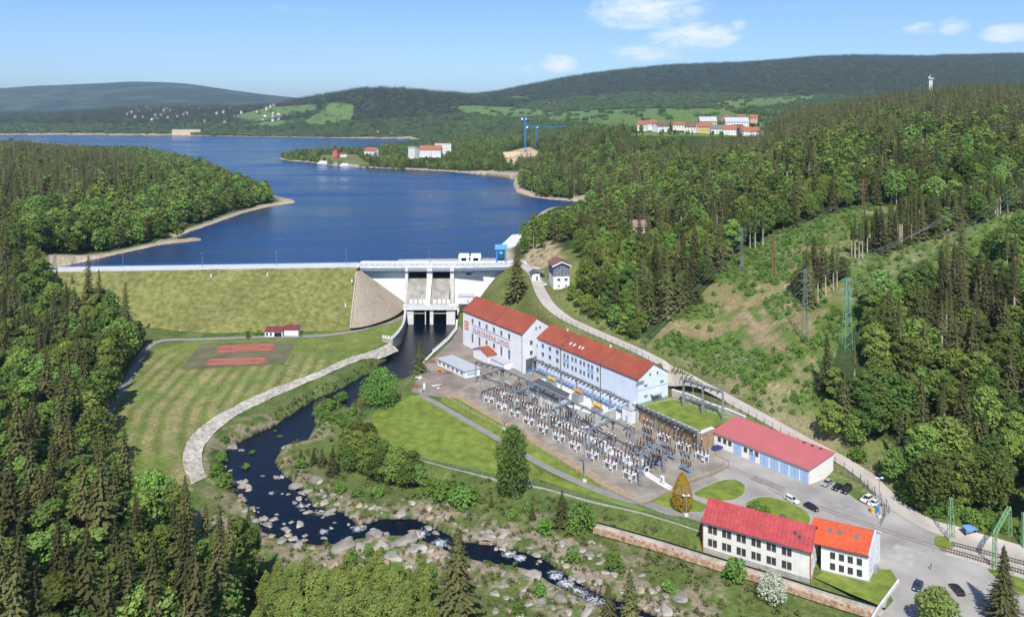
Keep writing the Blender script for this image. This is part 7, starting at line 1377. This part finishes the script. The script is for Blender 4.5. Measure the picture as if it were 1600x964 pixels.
# ---------------------------------------------------------------- single trees and shrubs
def solo(name, pair, px, py, h, hh, label, z0=None, group=None, sxy=1.0, Y=None):
    p = onground(px, py) if Y is None else PY(px, Y); p.z = hz(p.x, p.y); return make_tree(name, pair, (p.x, p.y, p.z - .2), h / hh, rnd.uniform(0, 6), label, 'tree', group, sxy)
BIGS = (tm('trunk', 22, .35, BARK), proto_mesh('crown', *crown_spruce(91, 24, 5.0, 44, 18, sub=10, w=.14), SPR)); WIDES = (tm('trunk', 12, .3, BARK), proto_mesh('crown', *crown_spruce(92, 14, 4.6, 26, 12, base=.03), SPR))
solo('spruce_tree', BIGS, 808, 468, 29, 24, 'tall lone dark spruce on the grassy slope above the powerhouse roof', sxy=1.4)
solo('spruce_tree', BIGS, 715, 978, 25.5, 24, 'large full spruce at the lower edge among the river boulders', Y=168, sxy=1.55); solo('spruce_tree', BIGS, 1569, 985, 18.5, 24, 'single spruce beside the black hatchback at the lower right', Y=171, sxy=1.25)
solo('spruce_tree', SP_T[0], 984, 988, 15, 24, 'taller of the two spruces by the rapids at the lower edge', Y=174, sxy=1.5); solo('spruce_tree', SP_T[2], 950, 988, 11.5, 24, 'shorter of the two spruces by the rapids at the lower edge', Y=172, sxy=1.5)
solo('spruce_tree', WIDES, 655, 582, 14.5, 14, 'broad dark conifer at the corner of the basin and the yard', sxy=1.0)
RB_ = (tm('trunk', 9, .3, BARK, 4, 3), proto_mesh('crown', *crown_broad('c', 93, 15, 7.6, 5200, .36, 26, base=.05), BUSHM)); solo('broadleaf_tree', RB_, 594, 634, 15, 15, 'round bright green tree between the river and the oval lawn')
DB_ = (tm('trunk', 20, .3, BIRBARK, 6, 3), proto_mesh('crown', *crown_broad('c', 94, 22, 5.6, 6500, .32, 24, base=.06, droop=True, tall=1.3), BRO)); solo('birch_tree', DB_, 801, 776, 22.5, 22, 'tall dark drooping birch standing alone before the substation')
def colcrown(h, r0, n, size, seed):
    r = np.random.RandomState(seed); t = r.uniform(0, 1, n) ** .9; a = r.uniform(0, 6.283, n); prof = r0 * np.minimum(1, (1.02 - t) * 1.9) ** .75 * np.minimum(1, .55 + t * 2.5) * (1 + .10 * np.sin(a * 7 + t * 9)) * r.uniform(.85, 1.04, n)
    c = np.stack([prof * np.cos(a), prof * np.sin(a), h * t], 1); return quadcloud(c, np.stack([np.cos(a), np.sin(a), .5 + 0 * a], 1), size, r)
GT = proto_mesh('crown', *colcrown(11.6, 2.9, 6000, .17, 95), GOLD); solo('golden_conifer', (tm('trunk', 8, .2, BARK), GT), 1066, 797, 11.4, 11.6, 'golden yellow columnar conifer beside the pale concrete path')
WB = proto_mesh('crown', *crown_broad('c', 96, 6.5, 3.9, 2600, .24, 15, base=0), WHITEB); solo('blossoming_shrub', (None, WB), 1206, 938, 6.6, 6.5, 'round white blossoming shrub before the cream office house')
solo('bush', (None, BU_T[0]), 1148, 907, 5.6, 3.2, 'green bush growing against the flume below the office house')
GB = (tm('trunk', 7, .2, BARK, 3, 3), proto_mesh('crown', *crown_broad('c', 97, 12, 4.6, 3600, .34, 18, base=.04), BIR)); solo('broadleaf_tree', GB, 1468, 975, 12.5, 12, 'bright light green tree beside the parked cars at the lower edge', Y=168, sxy=1.1)
for px, py, h in ((536, 722, 7), (548, 738, 8), (556, 712, 9), (572, 742, 9), (578, 722, 10), (590, 752, 9), (600, 735, 10), (612, 758, 9.5), (622, 742, 10), (636, 764, 9), (645, 750, 10), (655, 762, 8), (560, 690, 8), (574, 700, 9), (540, 700, 7)): solo('broadleaf_tree', BR_T[int(px) % 4], px, py, h, 16, 'dense green tree in the row below the oval lawn', group='trees below the oval lawn', sxy=1.45)
for px, py, h in ((680, 774, 6), (694, 782, 6), (708, 778, 6.5), (722, 790, 7), (736, 786, 6), (668, 770, 5)): solo('bush', (None, BU_T[px % 3]), px, py, h * .8, 3.2, 'light green bush at the end of the tree row near the rapids', group='light green bushes below the lawn', sxy=1.1)
for px, py, h, lb in ((878, 824, 11, 'young spruce on the river bank below the kerb'), (832, 812, 5, 'small dark spruce left of the taller young one'), (490, 725, 6, 'small spruce nearest the water on the river island'), (503, 728, 7, 'small spruce in the middle of the island group'), (520, 742, 10, 'taller spruce at the end of the hedge row'), (768, 792, 4, 'tiny dark spruce below the drooping birch'), (470, 722, 5, 'small spruce at the edge of the reeds')): solo('spruce_tree', SP_T[px % 4], px, py, h, 24, lb, sxy=1.7)
solo('bush', (None, BU_T[1]), 908, 826, 7.5, 3.2, 'dark leafy bush beside the young spruce on the bank', sxy=.8); solo('bush', (None, BU_T[2]), 895, 834, 4, 3.2, 'low bush hiding the start of the flume')
for k, (px, py, h, s) in enumerate(((528, 660, 4, 1.3), (540, 668, 4, 1.1), (515, 640, 4, 1.5), (533, 630, 4.5, 1.4), (508, 655, 3.5, 1.3), (498, 648, 3, 1.5), (550, 648, 3, 1.2), (800, 812, 3, 1.2), (852, 832, 3.5, 1.3), (590, 775, 3, 1.3), (530, 768, 3, 1.2), (560, 775, 3, 1), (575, 868, 3, .9), (548, 877, 3.2, .9), (595, 870, 2.6, .9), (894, 878, 4, 1), (958, 890, 4, 1.1), (843, 930, 3.6, .9), (1045, 925, 3, 1), (665, 905, 4, 1.1), (668, 925, 5, .9), (825, 800, 3, 1), (812, 958, 3, 1), (385, 738, 3, 1), (395, 715, 2.6, 1), (436, 690, 2.4, 1), (430, 680, 2, 1), (470, 730, 3, 1.4), (350, 690, 2.4, 1.2), (345, 720, 3, 1.3), (338, 745, 4, 1.3), (352, 760, 4, 1.2), (640, 470, 2, 1))):
    if k == 32: continue
    solo('bush', (None, BU_T[k % 3]), px, py, h, 3.2, 'wild green bush among the grass and boulders of the river bank', group='wild bushes on the river bank', sxy=s)
for px, py, h, s, lb in ((387, 529, 4, .6, 'clipped dark yew beside the path near the clubhouse'), (404, 524, 2.6, 1.5, 'clipped hedge left of the clubhouse'), (1182, 800, 3.2, 1.5, 'low round shrub on the lawn island behind the office roof'), (1196, 804, 2.4, 1.3, 'second low shrub on the lawn island behind the office roof'), (470, 527, 1.6, .6, 'small shrub at the corner of the store hut')): solo('bush', (None, BU_T[0]), px, py, h, 3.2, lb, sxy=s)
for px, py, h in ((905, 480, 9), (918, 492, 10), (930, 500, 10), (945, 498, 11), (960, 512, 11), (975, 525, 10), (990, 532, 9), (893, 470, 8), (985, 515, 12), (1000, 520, 11), (968, 495, 12), (950, 480, 12), (925, 470, 11)): solo('broadleaf_tree', BR_T[px % 4], px, py, h, 16, 'rounded green tree directly above the upper service road', group='trees above the upper service road', sxy=1.25)
rb = random.Random(12); eL = smooth_line([Vector((a, b_, 0)) for a, b_ in srl[9:]], 12)
for i in range(60):
    k = int(rb.uniform(0, len(eL) - 2)); a, b_ = eL[k], eL[k + 1]; d = (b_ - a).normalized(); nn = Vector((-d.y, d.x, 0)); nn = nn if nn.y > 0 else -nn; p = a.lerp(b_, rb.random()) + nn * rb.uniform(4.2, 7.5)
    if proj(p.x, p.y, 0)[0] < 1330 or proj(p.x, p.y, 0)[0] > 1640: continue
    make_tree('bush', (None, BU_T[i % 3]), (p.x, p.y, hz(p.x, p.y) - .2), rb.uniform(.7, 1.5), rb.uniform(0, 6), 'leafy green bush at the foot of the wood along the gravel road', 'tree', 'bushes at the foot of the wood')
# ---------------------------------------------------------------- far houses
def smallhouse(px, py, Y, wpx, hpx, roofm, wallm, label, grp=None, name='village_house', flat_=False, floors=2, d=None, cat='house', side=0.3):
    s = F / Y; w_, h = wpx / s, hpx / s; p = PY(px, Y, 0); p.z = CH - (py - HZ) / s; e = empty(name, p, rnd.choice((-.5, -.3, .25, .45)) * (1 if wpx > 6 and wpx < 24 else .2), label, cat, grp); d = d or min(14, w_ * .8); hr = h * (.46 if not flat_ else .08); hw = h - hr
    q = MB(); q.box((0, d / 2, hw / 2 - 2), (w_, d, hw + 4)); 
    if not flat_: q.add([(-w_ / 2, 0, hw), (-w_ / 2, d, hw), (-w_ / 2, d / 2, h)], [(0, 1, 2)]); q.add([(w_ / 2, 0, hw), (w_ / 2, d, hw), (w_ / 2, d / 2, h)], [(0, 2, 1)])
    q.build('wall', wallm, e); q = MB(); x = w_ / 2 + .5
    if flat_: q.box((0, d / 2, hw + hr / 2), (w_ + 1, d + 1, hr))
    else:
        q.hexa([(-x, -.6, hw - .2), (x, -.6, hw - .2), (x, d / 2, h), (-x, d / 2, h), (-x, -.6, hw + .1), (x, -.6, hw + .1), (x, d / 2, h + .35), (-x, d / 2, h + .35)]); q.hexa([(-x, d / 2, h), (x, d / 2, h), (x, d + .6, hw - .2), (-x, d + .6, hw - .2), (-x, d / 2, h + .35), (x, d / 2, h + .35), (x, d + .6, hw + .1), (-x, d + .6, hw + .1)])
    q.build('roof', roofm, e)
    nwin = max(2, int(w_ / 3.6)); q = MB()
    for f_ in range(floors):
        for k in range(nwin):
            xx = -w_ / 2 + w_ * (k + .5) / nwin; zz = hw * (f_ + .5) / floors; q = MB(); q.box((xx, -.03, zz), (1.2, .1, 1.4)); q.build('window', GLASS, e)
    return e
RO = [mat('terracotta_roof', (.33, .12, .07), .8, var=.15), mat('dull_brown_roof', (.18, .09, .07), .8, var=.15), LGREY, mat('slate_blue_roof', (.14, .16, .20), .7, var=.1)]; YW = mat('yellow_wall', (.58, .47, .20), .8, var=.05); PK = mat('pink_wall', (.60, .38, .30), .8, var=.05); DKW = WOODD
for a in ((1003, 201, 1060, 15, 12, 0, CREAM, 'orange roofed white row house at the left end of the hilltop village'), (1021, 200, 1062, 17, 12, 0, WHITE, 'orange roofed house beside the dark tree, second in the village row'), (1037, 204, 1040, 22, 12, 1, WHITE, 'brown roofed white house in front of the orange row houses'), (1060, 200, 1046, 18, 9, 0, CREAM, 'low terracotta roofed house left of the half timbered one'), (1078, 206, 1040, 18, 14, 1, CREAM, 'dark gabled house with a pale yellow side wall'),
          (1098, 206, 1040, 22, 14, 0, YW, 'bright yellow house with terracotta roof'), (1118, 208, 1036, 19, 12, 3, CREAM, 'slate roofed grey house next to the yellow one'), (1139, 210, 1034, 22, 14, 0, WHITE, 'white house with hipped orange roof near the village centre'), (1158, 208, 1040, 18, 13, 1, DKW, 'dark timber house between two white ones'), (1174, 213, 1028, 30, 14, 0, WHITE, 'large white house with orange roof at the right end of the village')):
    smallhouse(a[0], a[1], a[2], a[3], a[4], RO[a[5]], a[6], a[7])
smallhouse(1107, 198, 1075, 26, 15, RO[2], YW, 'long three storey block with grey roof and yellow balconies', name='apartment_block', floors=3, cat='apartment block'); smallhouse(1152, 199, 1075, 36, 15, RO[2], WHITE, 'long white apartment block with pale grey roof on the hilltop', name='apartment_block', floors=3, cat='apartment block')
smallhouse(1137, 186, 1130, 10, 6, RO[0], PK, 'orange roof peeping out left behind the white apartment block'); smallhouse(1158, 186, 1130, 13, 6, RO[0], PK, 'orange roof directly behind the white apartment block'); smallhouse(1178, 189, 1120, 11, 9, RO[0], PK, 'orange roof by the trees right of the apartment block')
smallhouse(998, 366, 470, 24, 20, mat('mauve_roof', (.26, .17, .16), .8, var=.1), CREAM, 'lone house with a big mauve brown roof among the hillside trees', name='forest_house', floors=1)
smallhouse(672, 243, 1330, 34, 15, RO[0], WHITE, 'terraced white hotel with red roofs behind the lake shore trees', name='hotel', floors=3, cat='hotel'); smallhouse(692, 240, 1400, 26, 17, RO[1], CREAM, 'cream hotel wing with red trim right of the terraced hotel', name='hotel', floors=3, cat='hotel', flat_=True); smallhouse(643, 245, 1330, 13, 15, RO[2], CREAM, 'narrow cream apartment house among the peninsula trees', name='hotel', floors=3, cat='hotel', flat_=True)
smallhouse(577, 242, 1500, 20, 11, RO[0], WHITE, 'white house with red roof on the lake peninsula'); smallhouse(523, 243, 1560, 8, 7, mat('pink_red_kiosk', (.6, .12, .12), .7, var=0), mat('pink_red_kiosk', (.6, .12, .12), .7, var=0), 'small red kiosk on the peninsula grass', name='kiosk', flat_=True, cat='kiosk', floors=1); smallhouse(537, 243, 1570, 10, 4, RO[1], CREAM, 'low brown roofed shed beside the red kiosk', name='shed', cat='shed', floors=1)
smallhouse(291, 210.5, 3320, 43, 8.5, RO[3], mat('sandy_wall', (.66, .52, .34), .8, var=.05), 'long sandy coloured hall on the far lake shore', name='shore_hall', floors=1, d=30, cat='hall', flat_=True)
rr = random.Random(9)
for i in range(64):
    a = rr.uniform(0, 1); px = 196 + a * 245; py = rr.uniform(182, 200) if px > 280 else rr.uniform(184, 199); Yq = 3600 + (203 - py) * 55; u_ = (px - 800) / F; z = hz(u_ * Yq, Yq); yy = HZ + (CH - z) * F / Yq
    smallhouse(px, yy - 1.2, Yq, rr.uniform(2.6, 4.6), rr.uniform(2.6, 4.0), RO[rr.choice((0, 0, 1, 3))], rr.choice((WHITE, WHITE, CREAM, PK)), 'tiny pale house in the lakeside town under the far hills', 'houses of the far lakeside town', d=9, floors=1)
for i in range(16):
    px = rr.uniform(-8, 34); Yq = rr.uniform(4700, 5100); u_ = (px - 800) / F; z = hz(u_ * Yq, Yq); yy = HZ + (CH - z) * F / Yq
    smallhouse(px, yy - 2.5, Yq, rr.uniform(2.5, 5), 3.2, RO[0], PK, 'tiny red roofed house of the distant village at the left edge', 'houses of the distant red roofed village', d=12, floors=1)
for px, py, Yq in ((850, 147, 3900), (858, 148, 3900), (866, 147, 3900), (944, 147, 4000), (1081, 148, 3700), (1090, 146, 3700), (1139, 160, 2900), (1134, 158, 2950), (435, 189, 4000), (590, 204, 3200), (612, 206, 3100)):
    u_ = (px - 800) / F; z = hz(u_ * Yq, Yq); yy = HZ + (CH - z) * F / Yq; smallhouse(px, yy - 1, Yq, 4, 3, RO[0], WHITE, 'tiny lone farmhouse in the fields of the far hills', 'scattered far farmhouses', d=10, floors=1)
# trees among the hilltop houses and by the hotels
rt_ = random.Random(4)
for i in range(56):
    px = rt_.uniform(985, 1200); Yq = rt_.choice((1010, 1018, 1085, 1100, 1115, 1055)); hh_ = rt_.uniform(6, 9) if Yq < 1030 else rt_.uniform(8, 14)
    if rt_.random() < .75: solo('broadleaf_tree', BR_T[i % 4], px, 0, hh_, 16, 'green garden tree among the hilltop village houses', group='garden trees of the hilltop village', Y=Yq, sxy=1.2)
    else: solo('spruce_tree', SP_T[i % 4], px, 0, hh_ * 1.3, 24, 'dark garden spruce among the hilltop village houses', group='garden spruces of the hilltop village', Y=Yq, sxy=1.2)
for i in range(30): px = rt_.uniform(560, 735); solo('broadleaf_tree', BR_T[i % 4], px, 0, rt_.uniform(8, 13), 16, 'green tree in front of the lake peninsula houses', group='trees before the peninsula houses', Y=rt_.uniform(1240, 1290), sxy=1.2)
# lookout tower
p = PY(1453, 1215); p.z = hz(p.x, p.y); e = empty('lookout_tower', p, 0, 'pale concrete lookout tower rising above the hilltop forest', 'tower'); s = F / 1215; ht = CH - (118 - HZ) / s - p.z; q = MB(); q.box((0, 0, ht * .42), (5.5, 5.5, ht * .84)); q.build('shaft', CONCL, e); q = MB(); q.box((0, 0, ht * .87), (9, 8, ht * .07)); q.box((-2.5, 0, ht * .93), (3, 4, ht * .06)); q.build('platform', CONC, e); q = MB(); q.cone((1, 0, ht * .9), (1, 0, ht * 1.03), .6, .3, 6); q.build('antenna', CONCL, e)
# tower cranes
def tcrane(px, yb, yt, Yq, j0, j1, yj, label):
    s = F / Yq; p = PY(px, Yq); p.z = hz(p.x, p.y) - 2; h = CH - (yt - HZ) / s - p.z; e = empty('tower_crane', p, 0, label, 'crane', 'blue tower cranes'); q = MB(); lattice(q, (0, 0, 0), (0, 0, h), 2.2, 2.2, .42, 16); q.build('mast', BLUEV, e); zj = CH - (yj - HZ) / s - p.z
    q = MB(); lattice(q, ((j0 - px) / s, 0, zj), ((j1 - px) / s, 0, zj), 1.2, 1.0, .2, 20); q.build('jib', BLUEV, e); q = MB(); q.box(((j0 - px) / s * .9, 0, zj - 1.2), (3, 2, 2.6)); q.box((1.5, -1.5, zj - 1.5), (2, 1.6, 2)); q.build('counterweight_and_cab', WPAINT, e)
tcrane(820.7, 240, 182, 1230, 815, 828, 185, 'blue tower crane with short jib on the lake shore building site'); tcrane(838.3, 243, 196, 1215, 822, 886, 198, 'blue tower crane with long jib reaching over the trees')
# boats at the jetty and on the lake
def boat(px, py, wpx, label, name='motor_boat', cat='boat', m=WPAINT, grp=None):
    p = P(px, py, 25.0); s = F / p.y; L = wpx / s / 2; e = empty(name, p, rnd.uniform(-.3, .3), label, cat, grp); q = MB(); q.add([(-L, -L * .28, .2), (L * .6, -L * .28, .2), (L, 0, .3), (L * .6, L * .28, .2), (-L, L * .28, .2), (-L, -L * .32, L * .22), (L * .65, -L * .32, L * .25), (L * 1.1, 0, L * .3), (L * .65, L * .32, L * .25), (-L, L * .32, L * .22)], [(4, 3, 2, 1, 0), (5, 6, 7, 8, 9), (0, 1, 6, 5), (1, 2, 7, 6), (2, 3, 8, 7), (3, 4, 9, 8), (4, 0, 5, 9)]); q.build('hull', m, e); q = MB(); q.box((-L * .15, 0, L * .33), (L * 1.1, L * .4, L * .22)); q.build('cabin', GLASS if wpx < 8 else WPAINT, e); return e
boat(507, 256.5, 22, 'long white excursion boat moored at the peninsula quay', 'excursion_boat'); boat(540, 259.5, 18, 'second white boat moored further right along the quay', 'excursion_boat')
for px, py in ((672, 306), (758, 304), (744, 346), (563, 312)): boat(px, py, 4, 'tiny boat out on the open lake water', grp='small boats on the lake')
e = empty('quay_wall', (0, 0, 0), 0, 'pale stone quay along the peninsula where the boats lie', 'quay'); q = MB(); c4 = [P(496, 252, 25), P(520, 257.5, 25), P(560, 261, 25), P(562, 257, 26.5), P(520, 253.5, 26.5), P(497, 249, 26.5)]; q.prism([(v.x, v.y) for v in c4], 22, 26.8); q.build('slab', CONC, e)
e = empty('construction_building', PY(800, 1260, 0), 0, 'unfinished sandy building pit wall on the slope below the cranes', 'building site'); p = PY(806, 1262); q = MB(); zz = hz(p.x, p.y); q.box((6, 0, zz), (42, 12, 9)); q.build('foundation_wall', mat('sandy_wall', (.66, .52, .34), .8, var=.05), e)
# material heaps in the yard
for px, py, w_, m, lb in ((674, 566, 2, 'rusty_steel', 'rusty steel scrap standing by the basin wall corner'), (688, 580, 2.2, 'orange_paint', 'orange machine parked beside the workshop shed'), (703, 583, 2.2, 'rusty_steel', 'pile of rusty parts in front of the workshop shed'), (655, 592, 2.0, 'pale_concrete', 'pale heap of rubble by the green fence'), (650, 604, 2.2, 'rusty_steel', 'low stack of brown timber by the green fence'), (684, 604, 4, 'pale_concrete', 'stack of pale concrete slabs in the middle of the yard'), (660, 612, 2.6, 'concrete', 'grey slab stack where the path begins')):
    mm = MATS.get(m) or mat('orange_paint', (.62, .27, .03), .5, var=.1); e = empty('material_pile', P(px, py), rnd.uniform(0, 3), lb, 'material pile'); q = MB(); r2 = random.Random(px)
    for k in range(9): q.box((r2.uniform(-w_, w_) * .6, r2.uniform(-w_, w_) * .4, .2 + r2.uniform(0, .7)), (r2.uniform(.6, 1.6), r2.uniform(.3, 1.0), r2.uniform(.2, .5)), r2.uniform(0, 3))
    q.build('pieces', mm, e)
e = empty('white_tank', P(663, 608), 0, 'upright white tank beside the pale slabs at the yard edge', 'tank'); q = MB(); q.cone((0, 0, 0), (0, 0, 2.4), .6, .6, 12); q.build('vessel', WPAINT, e); q = MB(); q.cone((0, 0, 2.4), (0, 0, 2.8), .6, .15, 12); q.build('lid', LGREY, e)

# ---------------------------------------------------------------- haze
hv = bpy.data.materials.new('haze'); hv.use_nodes = True; N, L = hv.node_tree.nodes, hv.node_tree.links; N.remove(N['Principled BSDF']); v = N.new('ShaderNodeVolumePrincipled'); v.inputs['Color'].default_value = (.62, .80, 1, 1); v.inputs['Density'].default_value = 5.5e-5; v.inputs['Anisotropy'].default_value = .2; L.new(v.outputs[0], N['Material Output'].inputs['Volume'])
q = MB(); q.box((0, 8000, 300), (36000, 16600, 630)); tag(q.build('haze', hv), kind='stuff')
